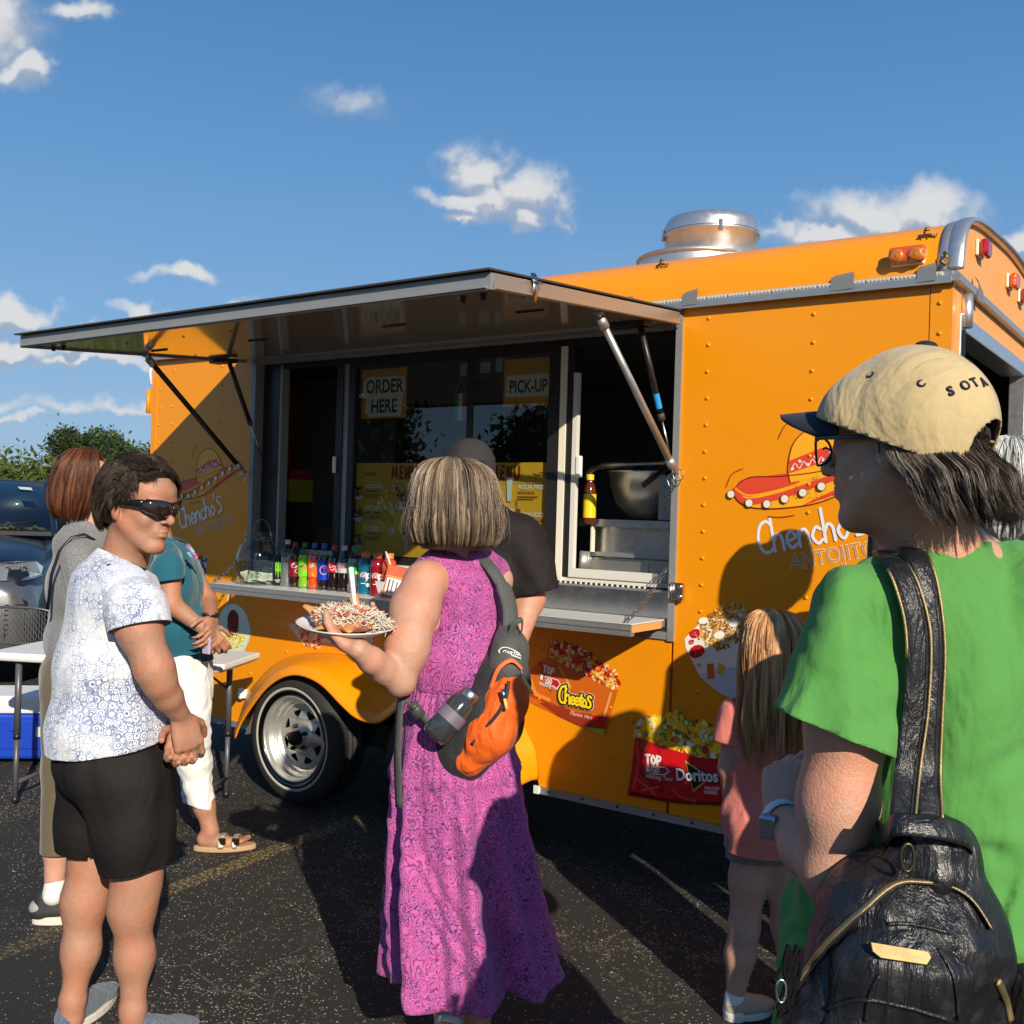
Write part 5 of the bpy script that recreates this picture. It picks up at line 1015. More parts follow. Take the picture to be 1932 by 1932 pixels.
def profile_hair(c, M_, prof, n, r0, seed, az=(0, 2*math.pi), jit=.006, wave=.003, waves=2.2, off=(0, 0), steps=16, bias=None, shade=(.0, 1.0), clump=60, hem=.06, part=(0, 0), start=(0, .25), droop=0):
    """strands run down a head-of-hair profile. prof: (left radius, front radius, front shift, height) from crown to hem"""
    r_ = np.random.RandomState(seed); pr = np.array(prof, float); k = np.linspace(0, len(pr)-1, 60); pr = np.stack([np.interp(k, np.arange(len(pr)), pr[:, i]) for i in range(4)], 1)
    for _ in range(3): pr[1:-1] = (pr[:-2]+2*pr[1:-1]+pr[2:])/4
    a = r_.uniform(az[0], az[1], n); ci = np.clip(np.round((a-az[0])/(az[1]-az[0])*(clump-1)+r_.normal(0, .35, n)), 0, clump-1).astype(int); ca = np.linspace(az[0], az[1], clump)[ci]; tone = r_.uniform(0, 1, clump)[ci]
    t0 = r_.uniform(*start, n)**1.3; t1 = 1-r_.uniform(0, hem, n)-(tone*hem*.5); t = t0[:, None]+(t1-t0)[:, None]*np.linspace(0, 1, steps)[None]
    q = t*(len(pr)-1); i = np.minimum(q.astype(int), len(pr)-2); fr_ = (q-i)[..., None]; R_ = pr[i]*(1-fr_)+pr[i+1]*fr_
    aa = a[:, None]+(ca-a)[:, None]*np.linspace(0, .75, steps)[None]**1.2+(r_.uniform(-.5, .5, n)[:, None])*(1-t)*.14
    ph = r_.uniform(0, 6.28, clump)[ci][:, None]+r_.normal(0, .35, n)[:, None]; wv = np.sin(t*waves*6.28+ph)*wave*t*1.5
    depth = 1+r_.uniform(-1, .25, n)[:, None]*jit/.1; ry = (R_[..., 0])*depth+wv+jit*.3; rf = (R_[..., 1])*depth+wv+jit*.3
    L = np.cos(aa)*ry+part[0]*(1-t)**2; Fo = np.sin(aa)*rf+R_[..., 2]+part[1]*(1-t)**2; U = R_[..., 3]+r_.normal(0, .002, n)[:, None]
    P_ = c+L[..., None]*M_[0]+Fo[..., None]*M_[1]+U[..., None]*M_[2]
    sh = np.clip(shade[0]+(shade[1]-shade[0])*(tone*.65+r_.uniform(0, .4, n)), 0, 1); return strands(P_, r_.uniform(.6, 1.3, n)*r0, sh)
def profile_shell(c, M_, prof, sc_=.93, shade=.08, n=40, az=(0, 2*math.pi)):
    pr = np.array(prof, float); k = np.linspace(0, len(pr)-1, 26); pr = np.stack([np.interp(k, np.arange(len(pr)), pr[:, i]) for i in range(4)], 1)
    for _ in range(3): pr[1:-1] = (pr[:-2]+2*pr[1:-1]+pr[2:])/4
    a = np.linspace(az[0], az[1], n); L = np.cos(a)[None]*pr[:, 0:1]*sc_; Fo = np.sin(a)[None]*pr[:, 1:2]*sc_+pr[:, 2:3]; U = np.repeat(pr[:, 3:4], n, 1)-.006
    P_ = c+L[..., None]*M_[0]+Fo[..., None]*M_[1]+U[..., None]*M_[2]; m_, n_ = L.shape; b = (np.arange(m_-1)[:, None]*n_+np.arange(n_-1)[None]).reshape(-1, 1)
    return P_.reshape(-1, 3), np.concatenate([b, b+1, b+n_+1, b+n_], 1), np.full(m_*n_, shade)

# ------------------------------------------------------------------ skin and cloth materials
def skinmat(name, col, spot=.6):
    m = bpy.data.materials.new(name); m.use_nodes = True; t = NT(m.node_tree); b = t.n['Principled BSDF']; o = t.new('ShaderNodeTexCoord').outputs['Object']
    c1 = tuple(x*y for x, y in zip(col, (1.08, .90, .84))); c2 = tuple(x*y for x, y in zip(col, (.95, 1.03, 1.05)))
    base = t.mix(t.smooth(t.noise(o, 14, 5, .65), .35, .65), c1, c2); base = t.mix(t.math('MULTIPLY', t.smooth(t.noise(o, 55, 5, .7), .45, .65), .35), base, tuple(x*.8 for x in c1))
    sp = t.vor(o, 38, 'F1', 'Distance'); sc_ = t.new('ShaderNodeSeparateColor'); t.set(sc_, 0, t.vor(o, 38, 'F1', 'Color'))
    fk = t.math('MULTIPLY', t.math('SUBTRACT', 1.0, t.smooth(sp, .05, .11)), t.math('GREATER_THAN', sc_.outputs[0], .72)); base = t.mix(t.math('MULTIPLY', fk, spot), base, tuple(x*.45 for x in c1))
    t.set(b, 'Base Color', base); t.set(b, 'Roughness', .5); t.set(b, 'Subsurface Weight', .08); t.set(b, 'Subsurface Radius', (.6, .22, .12)); t.set(b, 'Subsurface Scale', .01); t.set(b, 'Specular IOR Level', .4)
    bn = t.new('ShaderNodeBump', ins={'Height': t.math('ADD', t.noise(o, 260, 3, .6), t.math('MULTIPLY', t.noise(o, 30, 3, .5), 1.5)), 'Strength': .7, 'Distance': .0022}); t.l.new(bn.outputs[0], b.inputs['Normal']); return m
def cloth(name, col, weave=900, wr=(7, .5, .012), rough=.85, var=.06, sheen=.25, heather=None, stretch=(1, 1, .45)):
    m = bpy.data.materials.new(name); m.use_nodes = True; t = NT(m.node_tree); b = t.n['Principled BSDF']; o = t.new('ShaderNodeTexCoord').outputs['Object']
    rg_ = t.new('ShaderNodeRGB'); rg_.outputs[0].default_value = (*col, 1); c = t.scale(rg_.outputs[0], t.math('MULTIPLY_ADD', t.math('SUBTRACT', t.noise(o, 6, 4), .5), var*2, 1.0))
    if heather: c = t.mix(t.smooth(t.noise(o, 330, 3, .75), .42, .6), c, heather)
    t.set(b, 'Base Color', c); t.set(b, 'Roughness', rough); t.set(b, 'Sheen Weight', sheen); t.set(b, 'Specular IOR Level', .25)
    so = t.vmath('MULTIPLY', o, stretch); h1 = t.noise(so, wr[0], 4, .5, dist=.8); h2 = t.noise(o, wr[0]*5, 3, .5)
    h = t.math('ADD', t.math('MULTIPLY', h1, 1.0), t.math('ADD', t.math('MULTIPLY', h2, .10), t.math('MULTIPLY', t.noise(o, weave, 2), .02)))
    bn = t.new('ShaderNodeBump', ins={'Height': h, 'Strength': wr[1], 'Distance': wr[2]*2.5}); t.l.new(bn.outputs[0], b.inputs['Normal']); return m
# ================================================================== PEOPLE
RH = np.array([math.cos(YAW), math.sin(YAW), 0.0]); AW_ = FWD; UP = np.array([0, 0, 1.0])
def facing(deg): return RH*math.cos(R(deg))+AW_*math.sin(R(deg))   # 0 = towards picture right, 90 = away, 180 = left
def base(px, d):
    """the spot on the ground that is seen at px, at distance d"""
    y = 960
    for _ in range(4): p = at(px, y, d); y += p[2]/d*FPX
    return (float(p[0]), float(p[1]), 0)
SK_TAN = skinmat('tanned_skin', (.42, .215, .138)); SK_FAIR = skinmat('fair_freckled_skin', (.53, .285, .195), .8); SK_PALE = skinmat('pale_skin', (.55, .33, .245), .5)
SHOE_SOLE = mat('cream_sole', (.62, .58, .50), .7)
def shoe(parent, heel, toe, m_up, m_sole, w=.045, hgt=.075, sole=.025, opening=True, extra=None):
    heel, toe = np.array(heel, float), np.array(toe, float); heel[2] = toe[2] = 0; d = nrm(toe-heel); L = np.linalg.norm(toe-heel); M_ = frame(d); T = lambda f, l, u: heel+d*f*L+M_[0]*l+UP*u
    v = Vol(); q_ = np.array([M_[0], UP, d]); v.flat(T(.13, 0, sole+.012), T(.42, 0, sole+.014), w*.74, w*.80, q_, .80, .02).flat(T(.42, 0, sole+.012), T(.72, 0, sole+.010), w*.82, w*.90, q_, .62, .02).flat(T(.72, 0, sole+.010), T(.90, 0, sole+.008), w*.88, w*.62, q_, .45, .02).cone(T(.13, 0, sole+hgt*.25), T(.17, 0, sole+hgt*.80), w*.62, w*.60, .025).cone(T(.2, 0, sole+hgt*.6), T(.52, 0, sole+hgt*.28), w*.56, w*.52, .025)
    vv, ff = bake(v, .006); vv[:, 2] = np.maximum(vv[:, 2], sole*.8); s = link('shoe', mesh('shoe', vv, ff, True), m_up, parent)
    n = 28; pts = []
    for i in range(n):
        t = 2*math.pi*i/n; f_ = .5-.5*math.cos(t); wd = w*(.78+.30*math.sin(min(1, f_)*2.6)*.8)*(1 if .03 < f_ < .97 else .9); pts.append(T(f_*1.0, math.sin(t)*wd*1.02, 0))
    mb = MB(); mb.add([(p[0], p[1], .001) for p in pts]+[(p[0], p[1], sole) for p in pts], [tuple(range(n-1, -1, -1)), tuple(range(n, 2*n))]+[(i, (i+1) % n, n+(i+1) % n, n+i) for i in range(n)]); mb.build('sole', m_sole, s, bevel=.004)
    return s, T
def foot_vol(v, ankle, toe, r=.036):
    ankle, toe = np.array(ankle, float), np.array(toe, float); heel = ankle.copy(); heel[2] = .035; v.cone(ankle, heel, r, .026, .02); t = toe*.75+heel*.25; t[2] = .035; v.cone(heel, t, .024, .016, .03)

# ---------------------------------------------------------------- woman with wraparound sunglasses
D1 = 2.80
p1 = empty('person', base(200, D1), 'woman in blue and white patterned top, black shorts and wraparound sunglasses', 'person', 'people queueing at the trailer')
F1 = facing(30); M1 = frame(F1); FH = facing(-24); MH = frame(FH, UP*.98+FH*.12); s1 = 1.0
v = Vol(); hc = P(264, 957, D1-.03); T1 = head(v, hc, MH, s1, neck=P(234, 1050, D1))
v.ell(P(214, 1112, D1), (.135, .065, .045), M1, .05).ell(P(212, 1150, D1), (.135, .085, .13), M1, .05).ell(P(206, 1290, D1), (.13, .10, .15), M1, .06).ell(P(212, 1400, D1), (.13, .10, .10), M1, .06)
shR, elR, wrR = P(247, 1122, D1-.13), P(303, 1288, D1-.16), P(341, 1352, D1-.08); v.path([shR, P(262, 1185, D1-.16), P(292, 1262, D1-.165), elR], [.048, .054, .046, .040], .03).path([elR, P(318, 1315, D1-.13), wrR], [.040, .036, .0245], .012).cone(elR+FH*-.012, elR+FH*-.012-UP*.008, .034, .030, .02)
shL, elL, wrL = P(212, 1118, D1+.15), P(290, 1270, D1+.16), P(349, 1366, D1+.0); v.path([shL, elL, wrL], [.045, .040, .027], .02)
hand(v, wrR, P(352, 1388, D1-.07)-wrR, P(300, 1395, D1+.1)-wrR, 1, 1.0, (.5, .55, .6, .65)); hand(v, wrL, P(338, 1415, D1-.05)-wrL, P(390, 1380, D1-.2)-wrL, 1, .98, (.55, .55, .6, .6))
kn = [(P(258, 1668, D1+.0), P(257, 1742, D1+.02), P(251, 1905, D1+.02)), (P(174, 1652, D1+.13), P(163, 1735, D1+.12), P(137, 1888, D1+.1))]
for (k_, c_, a_), hp in zip(kn, (P(240, 1470, D1-.06), P(190, 1460, D1+.1))): v.path([hp, k_+UP*.05, k_, k_*.45+c_*.55-F1*.012, c_*.62+a_*.38, a_], [.085, .056, .051, .0545, .044, .031], .05).ell(k_+F1*.022, (.030, .026, .038), None, .03)
toeN = np.array(base(352, D1+.10)); heN = np.array(base(247, D1+.02)); toeF = np.array(base(205, D1+.30)); heF = np.array(base(128, D1+.10))
foot_vol(v, kn[0][2], toeN); foot_vol(v, kn[1][2], toeF)
skin(v, .0085, SK_TAN, 'body', p1, fine=[(hc-[.155, .155, .17], hc+[.155, .155, .165], .0038), (wrR+[-.09, -.09, -.13], wrR+[.11, .11, .05], .0042)])
def mandala():
    m = bpy.data.materials.new('blue_white_print'); m.use_nodes = True; t = NT(m.node_tree); b = t.n['Principled BSDF']; o = t.new('ShaderNodeTexCoord').outputs['Object']
    ow = t.vmath('ADD', o, t.scale(t.vmath('SUBTRACT', t.noise(o, 9, 2, .5, out=1), (.5, .5, .5)), .02)); d1 = t.vor(ow, 15, 'F1', 'Distance', .25); d2 = t.vor(ow, 50, 'F1', 'Distance', .7); d3 = t.vor(ow, 95, 'F1', 'Distance', .8)
    r1 = t.smooth(t.math('SINE', t.math('MULTIPLY', d1, 76)), .15, .55); r2 = t.smooth(t.math('SINE', t.math('MULTIPLY', d2, 24)), .2, .6); r3 = t.math('SUBTRACT', 1.0, t.smooth(d3, .16, .26)); e2 = t.math('SUBTRACT', 1.0, t.smooth(t.vor(ow, 50, 'DISTANCE_TO_EDGE', 'Distance', .7), .04, .1))
    pat = t.math('MAXIMUM', t.math('MULTIPLY', r1, t.math('MAXIMUM', r2, r3)), t.math('MAXIMUM', t.math('MULTIPLY', r2, .8), t.math('MULTIPLY', e2, .7)))
    fade = t.smooth(t.noise(o, 7.5, 4, .6), .40, .60); dye = t.math('MULTIPLY', t.smooth(t.noise(o, 5, 3, .55), .45, .65), .4)
    c = t.mix(dye, (.76, .77, .79), (.34, .42, .60)); c = t.mix(t.math('MULTIPLY', pat, t.math('MULTIPLY_ADD', fade, .70, .30)), c, (.075, .12, .28))
    t.set(b, 'Base Color', c); t.set(b, 'Roughness', .85); t.set(b, 'Sheen Weight', .2)
    bn = t.new('ShaderNodeBump', ins={'Height': t.noise(t.vmath('MULTIPLY', o, (1, 1, .4)), 9, 4, .5, dist=.6), 'Strength': .5, 'Distance': .02}); t.l.new(bn.outputs[0], b.inputs['Normal']); return m
v = Vol(); v.ell(P(222, 1088, D1), (.15, .075, .05), M1, .05).ell(P(212, 1140, D1), (.165, .115, .14), M1, .05).ell(P(204, 1260, D1), (.165, .140, .16), M1, .06).ell(P(208, 1372, D1), (.178, .160, .13), M1, .06).cone(P(212, 1390, D1), P(214, 1440, D1), .15, .165, .05)
v.ell(P(240, 1115, D1-.10), (.05, .06, .06), None, .05).cone(P(228, 1062, D1), P(222, 1095, D1), .070, .11, .03)
sv = Vol().path([P(236, 1118, D1-.09), P(256, 1150, D1-.145), P(272, 1225, D1-.175)], [.062, .074, .086], .03); sv2 = Vol().path([P(212, 1118, D1+.10), P(240, 1220, D1+.18)], [.058, .072], .03)
garment([(v, [(P(212, 1396, D1), -UP+F1*.16), (P(232, 1056, D1), UP*.9+F1*.45)]), (sv, [(P(266, 1182, D1-.17), P(275, 1230, D1-.17)-P(258, 1130, D1-.14)+UP*-.01)]), (sv2, [(P(232, 1172, D1+.17), -UP+RH*.3)])], .0085, folds(.010, 26, (0, 0, 1), .3, 4, (1.3, .95)), mandala(), 'top', p1)
v = Vol(); v.ell(P(210, 1430, D1), (.172, .148, .13), M1, .05).path([P(235, 1470, D1-.05), P(252, 1560, D1-.04), P(262, 1660, D1-.02)], [.122, .108, .094], .03).path([P(190, 1465, D1+.09), P(180, 1550, D1+.12), P(174, 1640, D1+.14)], [.118, .105, .094], .03)
vv, ff = bake(v, .0085, 0, folds(.007, 24, (.2, 0, 1), .3, 8))
cutmesh(vv, ff, [(P(262, 1622, D1-.02), P(264, 1690, D1)-P(255, 1560, D1-.03)+FH*.02, .16), (P(176, 1597, D1+.14), -UP, .20), (P(212, 1372, D1), UP, .4)], cloth('black_stretch_cloth', (.012, .0095, .0095), rough=.75, wr=(5, .6, .02), sheen=0), 'shorts', p1)
NAVY = cloth('slate_knit', (.06, .085, .12), wr=(60, .9, .004), heather=(.16, .19, .24))
shoe(p1, heN-nrm(toeN-heN)*.035, toeN+nrm(toeN-heN)*.03, NAVY, SHOE_SOLE, .045); shoe(p1, heF-nrm(toeF-heF)*.035, toeF+nrm(toeF-heF)*.03, NAVY, SHOE_SOLE, .045)
# sunglasses
SG = mat('dark_lens', (.018, .010, .008), .06, coat=1); g_ = MB()
for q in (-1, 1):
    n = 15; ring = []
    for i in range(n):
        a = i/(n-1); l = q*(.003+.068*a); f_ = .108-.040*a**2.3; hh = .0205*(1-abs(2*a-.9)**3*.62)
        ring += [T1(l, f_+.005*(1-u*u), .009+.004*a+hh*u*(1 if u > 0 else 1.05)) for u in np.linspace(1, -1, 7)]
    g_.add(ring, [(7*i+j, 7*i+j+1, 7*i+j+8, 7*i+j+7) for i in range(n-1) for j in range(6)], True)
gl = g_.build('sunglasses', SG, p1, fixn=False); md = gl.modifiers.new('s', 'SOLIDIFY'); md.thickness = .004
g_ = MB()
for q in (-1, 1): g_.tube([T1(q*.064, .080, .018), T1(q*.073, .062, .018), T1(q*.079, .030, .014), T1(q*.080, .0, .010), T1(q*.080, -.012, .004)], [(.012, .003), (.012, .003), (.008, .0025), (.005, .002), (.004, .002)], 8, flat=MH[2])
g_.tube([T1(-.066, .080, .030), T1(-.03, .103, .030), T1(0, .106, .024), T1(.03, .103, .030), T1(.066, .080, .030)], .003, 6); g_.build('glasses_frame', mat('gloss_black', (.008, .008, .009), .15), gl)
# short tousled dark hair
pr = [(.010, .010, -.010, .142), (.060, .066, -.014, .134), (.083, .098, -.018, .098), (.089, .108, -.026, .050), (.086, .085, -.046, .0), (.070, .052, -.062, -.045), (.048, .030, -.068, -.082)]
def sc_pr(pr, s): return [tuple(x*s for x in q) for q in pr]
H1 = hairmat('dark_brown_hair', [(.009, .006, .005), (.026, .018, .014), (.050, .036, .028), (.095, .072, .056)], .55, .3)
sets = [profile_shell(hc, MH, sc_pr(pr[:4]+[(.080, .078, -.050, .006), (.064, .050, -.056, -.045)], s1), .945, .1)]
def tufts(c, M_, rad, n, L, r0, seed, zmin, fmax, shade=(0, 1), curl=.012, swirl=1.0):
    """short curly locks rooted over the scalp"""
    r_ = np.random.RandomState(seed); d = r_.normal(size=(n*3, 3)); d /= np.linalg.norm(d, axis=1)[:, None]; ok = (d[:, 2] > zmin-(d[:, 1] < -.2)*.55) & (d[:, 1] < fmax+d[:, 2]*.55); d = d[ok][:n]; n = len(d)
    root = c+(d*rad)@M_; nn = d@M_; cell = np.floor(root*38); key = (cell@np.array([7.1, 13.3, 3.7])); rr_ = np.random.RandomState(3); tab = rr_.normal(size=(997, 3)); g = tab[(key.astype(int)*7919) % 997]; tang = g-(g*nn).sum(1)[:, None]*nn; tang /= np.linalg.norm(tang, axis=1)[:, None]+1e-9
    down = -M_[2]-(nn@-M_[2])[:, None]*nn; t = np.linspace(0, 1, 7)[None, :, None]; Ls = (r_.uniform(.6, 1.2, n)*L)[:, None, None]; nn = nn[:, None]; tang = tang[:, None]
    P_ = root[:, None]+nn*Ls*(.42*t-.22*t**2)+(tang*swirl+down[:, None]*.7)*Ls*.8*t+np.cross(nn, tang)*np.sin(t*4.2+g[:, None, :1])*curl*t
    sh = np.clip(shade[0]+(shade[1]-shade[0])*(np.abs(g[:, 0])*.35+r_.uniform(0, .5, n)), 0, 1); return strands(P_, r_.uniform(.6, 1.3, n)*r0, sh)
sets.append(tufts(hc+MH[2]*.040*s1-MH[1]*.014*s1, MH, np.array((.086, .105, .100))*s1, 9500, .034, .0008, 3, -.05, .42))
sets.append(profile_hair(hc, MH, sc_pr(pr, s1), 2600, .0008, 7, az=(math.pi*1.0, math.pi*2.0), jit=.006, wave=.005, start=(.35, .8), hem=.12, waves=3))
link_hair('hair', sets, H1, p1)
m_ = MB(); m_.tube([P(160, 1205, D1-.12), P(172, 1150, D1-.13), P(196, 1108, D1-.125), P(222, 1076, D1-.11), P(248, 1062, D1-.10), P(275, 1075, D1-.10)], .0028, 6); m_.tube([P(207, 1050+15, D1-.115), P(208, 1080, D1-.12)], .008, 8); m_.tube([P(204, 1078, D1-.12), P(188, 1095, D1-.14), P(186, 1118, D1-.145), P(187, 1140, D1-.14)], .005, 6); m_.build('cord', BLACK, p1)

# ---------------------------------------------------------------- woman with auburn bob and grey sweater
D2 = 3.68
p2 = empty('person', base(140, D2), 'auburn-haired woman in grey sweater and olive capri trousers behind the sunglasses woman', 'person', 'people queueing at the trailer')
F2 = facing(38); M2 = frame(F2); v = Vol(); h2 = P(174, 926, D2); MH2 = frame(facing(6)); T2 = head(v, h2, MH2, .97, neck=P(160, 1010, D2))
v.ell(P(160, 1100, D2), (.15, .10, .16), M2).path([P(150, 1260, D2), P(118, 1470, D2-.02), P(108, 1600, D2-.04), P(103, 1665, D2-.05)], [.10, .055, .045, .033], .03).path([P(175, 1260, D2+.1), P(190, 1480, D2+.14), P(200, 1650, D2+.16)], [.10, .055, .035], .03)
v.path([P(240, 1120, D2+.02), P(255, 1200, D2)], [.04, .03]); skin(v, .009, SK_PALE, 'body', p2, fine=[(h2-.15, h2+.15, .0045)])
v = Vol(); v.ell(P(160, 1030, D2), (.16, .09, .07), M2, .05).ell(P(158, 1110, D2), (.185, .125, .16), M2, .05).ell(P(156, 1210, D2), (.18, .13, .12), M2, .05).path([P(150, 1052, D2-.15), P(165, 1140, D2-.20), P(225, 1200, D2-.15)], [.065, .055, .04], .03).path([P(190, 1050, D2+.15), P(215, 1140, D2+.17), P(250, 1190, D2+.08)], [.06, .05, .04], .03).cone(P(160, 990, D2), P(158, 1020, D2), .062, .10, .03)
vv, ff = bake(v, .009, 0, folds(.009, 24, (0, 0, 1), .5, 21, (1.2, .95))); cutmesh(vv, ff, [(P(156, 1252, D2), -UP, .4), (P(165, 984, D2), UP+F2*.3, .15)], cloth('grey_heather_knit', (.12, .12, .12), heather=(.27, .27, .27), wr=(9, .5, .012)), 'sweater', p2)
v = Vol(); v.ell(P(152, 1275, D2), (.165, .14, .13), M2, .05).path([P(140, 1310, D2-.04), P(124, 1450, D2-.03), P(110, 1610, D2-.05)], [.115, .075, .062], .03).path([P(172, 1310, D2+.08), P(188, 1460, D2+.12), P(196, 1600, D2+.15)], [.11, .075, .06], .03)
vv, ff = bake(v, .009, 0, folds(.006, 22, (0, 0, 1), .4, 22)); cutmesh(vv, ff, [(P(112, 1606, D2-.05), -UP, .16), (P(196, 1597, D2+.15), -UP, .14), (P(150, 1235, D2), UP, .4)], cloth('olive_twill', (.115, .092, .052), wr=(6, .5, .015)), 'capri_trousers', p2)
SOCK = cloth('white_sock', (.72, .71, .68), wr=(30, .4, .004)); v = Vol(); v.path([P(104, 1668, D2-.05), P(101, 1688, D2-.05)], [.036, .037], .02); skin(v, .006, SOCK, 'sock', p2)
he, to = np.array(base(60, D2-.06)), np.array(base(182, D2+.02)); s_, T = shoe(p2, he, to, mat('black_mesh', (.02, .02, .02), .7, bump=(300, .5, .002)), SHOE_SOLE, .045, .08, .03)
v = Vol(); v.flat(T(.10, 0, .058), T(.26, 0, .046), .033, .036, np.array([frame(nrm(to-he))[0], UP, nrm(to-he)]), .9, .01); skin(v, .005, mat('grey_heel_panel', (.30, .31, .29), .5), 'heel_panel', s_)
he, to = np.array(base(168, D2+.12)), np.array(base(268, D2+.32)); shoe(p2, he, to, mat('black_mesh'), SHOE_SOLE, .045, .08, .03)
pr2 = [(.010, .010, -.015, .150), (.062, .066, -.015, .142), (.093, .100, -.02, .105), (.104, .112, -.028, .045), (.106, .112, -.034, -.02), (.098, .095, -.042, -.070), (.078, .068, -.046, -.105)]
H2 = hairmat('auburn_hair', [(.018, .006, .004), (.060, .018, .009), (.13, .042, .018), (.24, .095, .04)])
link_hair('hair', [profile_shell(h2, MH2, pr2[:6], .93, .1, az=(R(150), R(360))), profile_hair(h2, MH2, pr2, 7000, .0009, 12, az=(R(142), R(380)), jit=.008, wave=.004, hem=.05, clump=70, start=(0, .3))], H2, p2)
MB().tube([P(90, 1150, D2-.17), P(97, 1085, D2-.19), P(112, 1040, D2-.19), P(135, 1014, D2-.18), P(160, 1008, D2-.15), P(183, 1022, D2-.12)], [(.006, .002)]*6, 6).build('bag_strap', BLACK, p2)
g_ = MB(); g_.tube([T2(-.078, .01, .01), T2(-.076, .05, .012), T2(-.066, .088, .012), T2(-.03, .1, .01)], (.006, .002), 6); g_.build('sunglasses', SG, p2)

# ---------------------------------------------------------------- woman in teal shirt leaning on the folding table
D3 = 4.5
p3 = empty('person', base(375, D3), 'woman in teal T-shirt, white jeans and glittery sandals, hands folded', 'person', 'people queueing at the trailer')
F3 = facing(8); M3 = frame(F3); v = Vol(); h3 = P(276, 945, D3); head(v, h3, M3, 1.02, neck=P(294, 1012, D3))
v.ell(P(330, 1110, D3), (.15, .10, .2), M3).path([P(318, 1060, D3-.16), P(322, 1140, D3-.20), P(385, 1186, D3-.17)], [.055, .043, .028], .02).path([P(350, 1060, D3+.16), P(392, 1135, D3+.10), P(400, 1172, D3-.12)], [.05, .040, .027], .02)
w1, w2 = P(385, 1184, D3-.17), P(401, 1170, D3-.13); hand(v, w1, P(410, 1215, D3-.16)-w1, P(380, 1200, D3+.1)-w1, 1, 1.0, (.5, .6, .7, .7)); hand(v, w2, P(396, 1196, D3-.2)-w2, P(370, 1185, D3-.15)-w2, -1, 1.0, (.6, .6, .6, .6))
v.path([P(352, 1260, D3), P(362, 1400, D3-.04), P(385, 1520, D3-.06), P(397, 1566, D3-.06)], [.10, .062, .042, .034], .03).path([P(352, 1260, D3+.12), P(362, 1390, D3+.18), P(374, 1530, D3+.2)], [.10, .06, .035], .03)
ank = P(397, 1568, D3-.06); to3 = np.array(base(470, D3-.02)); he3 = np.array(base(385, D3-.06)); v.cone(ank, np.array([he3[0], he3[1], .055]), .032, .026, .02); tt = to3.copy(); tt[2] = .048; v.cone(np.array([he3[0], he3[1], .050]), he3*.4+tt*.6, .030, .028, .02)
tt[2] = .042; dd = nrm((tt-he3)*[1, 1, 0]); sd = frame(dd*[1, 1, 0])[0]
for i, (L_, o_) in enumerate(((.0, -.028), (-.006, -.013), (-.012, .0), (-.02, .012), (-.03, .023))): v.cone(he3*.4+tt*.6, tt+sd*o_*-1+dd*(L_-.005), .018, .0095 if i else .012, .008)
skin(v, .009, SK_TAN, 'body', p3, fine=[(w2-[.12, .12, .12], w2+[.12, .12, .07], .0042), (np.minimum(he3, to3)-[.08, .08, .0], np.maximum(he3, to3)+[.08, .08, .12], .0045)])
v = Vol(); v.ell(P(322, 1045, D3), (.16, .09, .06), M3, .05).ell(P(330, 1105, D3), (.18, .12, .14), M3, .05).ell(P(336, 1185, D3), (.17, .118, .15), M3, .05).cone(P(312, 1012, D3), P(318, 1045, D3), .06, .1, .03).cone(P(340, 1190, D3), P(345, 1250, D3), .12, .125, .04)
garment([(v, [(P(345, 1243, D3), -UP), (P(312, 1008, D3), UP+F3*.4)]), (Vol().path([P(318, 1048, D3-.12), P(318, 1075, D3-.18), P(318, 1130, D3-.215)], [.058, .064, .070], .03), [(P(318, 1094, D3-.20), -UP+F3*.15)]), (Vol().path([P(345, 1050, D3+.12), P(370, 1130, D3+.18)], [.058, .066], .03), [(P(365, 1098, D3+.17), -UP)])], .009, folds(.008, 26, (.3, .3, 1), .4, 31), cloth('teal_jersey', (.012, .105, .155), wr=(7, .6, .015)), 'shirt', p3)
f = MB()
for k, (a, b, c) in enumerate(((352, 1030, (.6, .1, .5)), (357, 1034, (.2, .7, .65)), (361, 1040, (.5, .2, .6)), (354, 1042, (.15, .6, .6)), (364, 1045, (.7, .2, .5)))): f.tube([P(a, b, D3-.215+.006*k), P(a+8, b+8, D3-.205+.006*k)], .006, 5, col=c)
f.build('shirt_print', PAPER, p3)
v = Vol(); v.ell(P(348, 1262, D3), (.165, .115, .12), M3, .05).path([P(352, 1300, D3-.05), P(358, 1390, D3-.07), P(368, 1440, D3-.06), P(382, 1530, D3-.06)], [.112, .080, .066, .058], .03).path([P(352, 1300, D3+.08), P(362, 1400, D3+.18), P(374, 1530, D3+.2)], [.11, .078, .058], .03)
vv, ff = bake(v, .009, 0, folds(.007, 30, (0, 0, 1), 1.4, 33)); cutmesh(vv, ff, [(P(384, 1520, D3-.06), -UP+F3*-.22, .14), (P(374, 1510, D3+.2), -UP, .12), (P(348, 1228, D3), UP, .4)], cloth('white_denim', (.76, .75, .72), wr=(9, .7, .012)), 'jeans', p3)
m_ = MB(); nn = 24; pts = []
for i in range(nn):
    t = 2*math.pi*i/nn; f_ = .5-.5*math.cos(t); q = he3-dd*[1, 1, 0]*.045+(to3-he3+dd*[1, 1, 0]*.075)*f_+sd*math.sin(t)*(.036+.012*math.sin(f_*2.6)); pts.append(q)
m_.add([(p[0], p[1], .002) for p in pts]+[(p[0], p[1], .024) for p in pts], [tuple(range(nn-1, -1, -1)), tuple(range(nn, 2*nn))]+[(i, (i+1) % nn, nn+(i+1) % nn, nn+i) for i in range(nn)]); sa = m_.build('sandal', mat('cork', (.45, .29, .16), .8, bump=(150, .5, .002)), p3, bevel=.004)
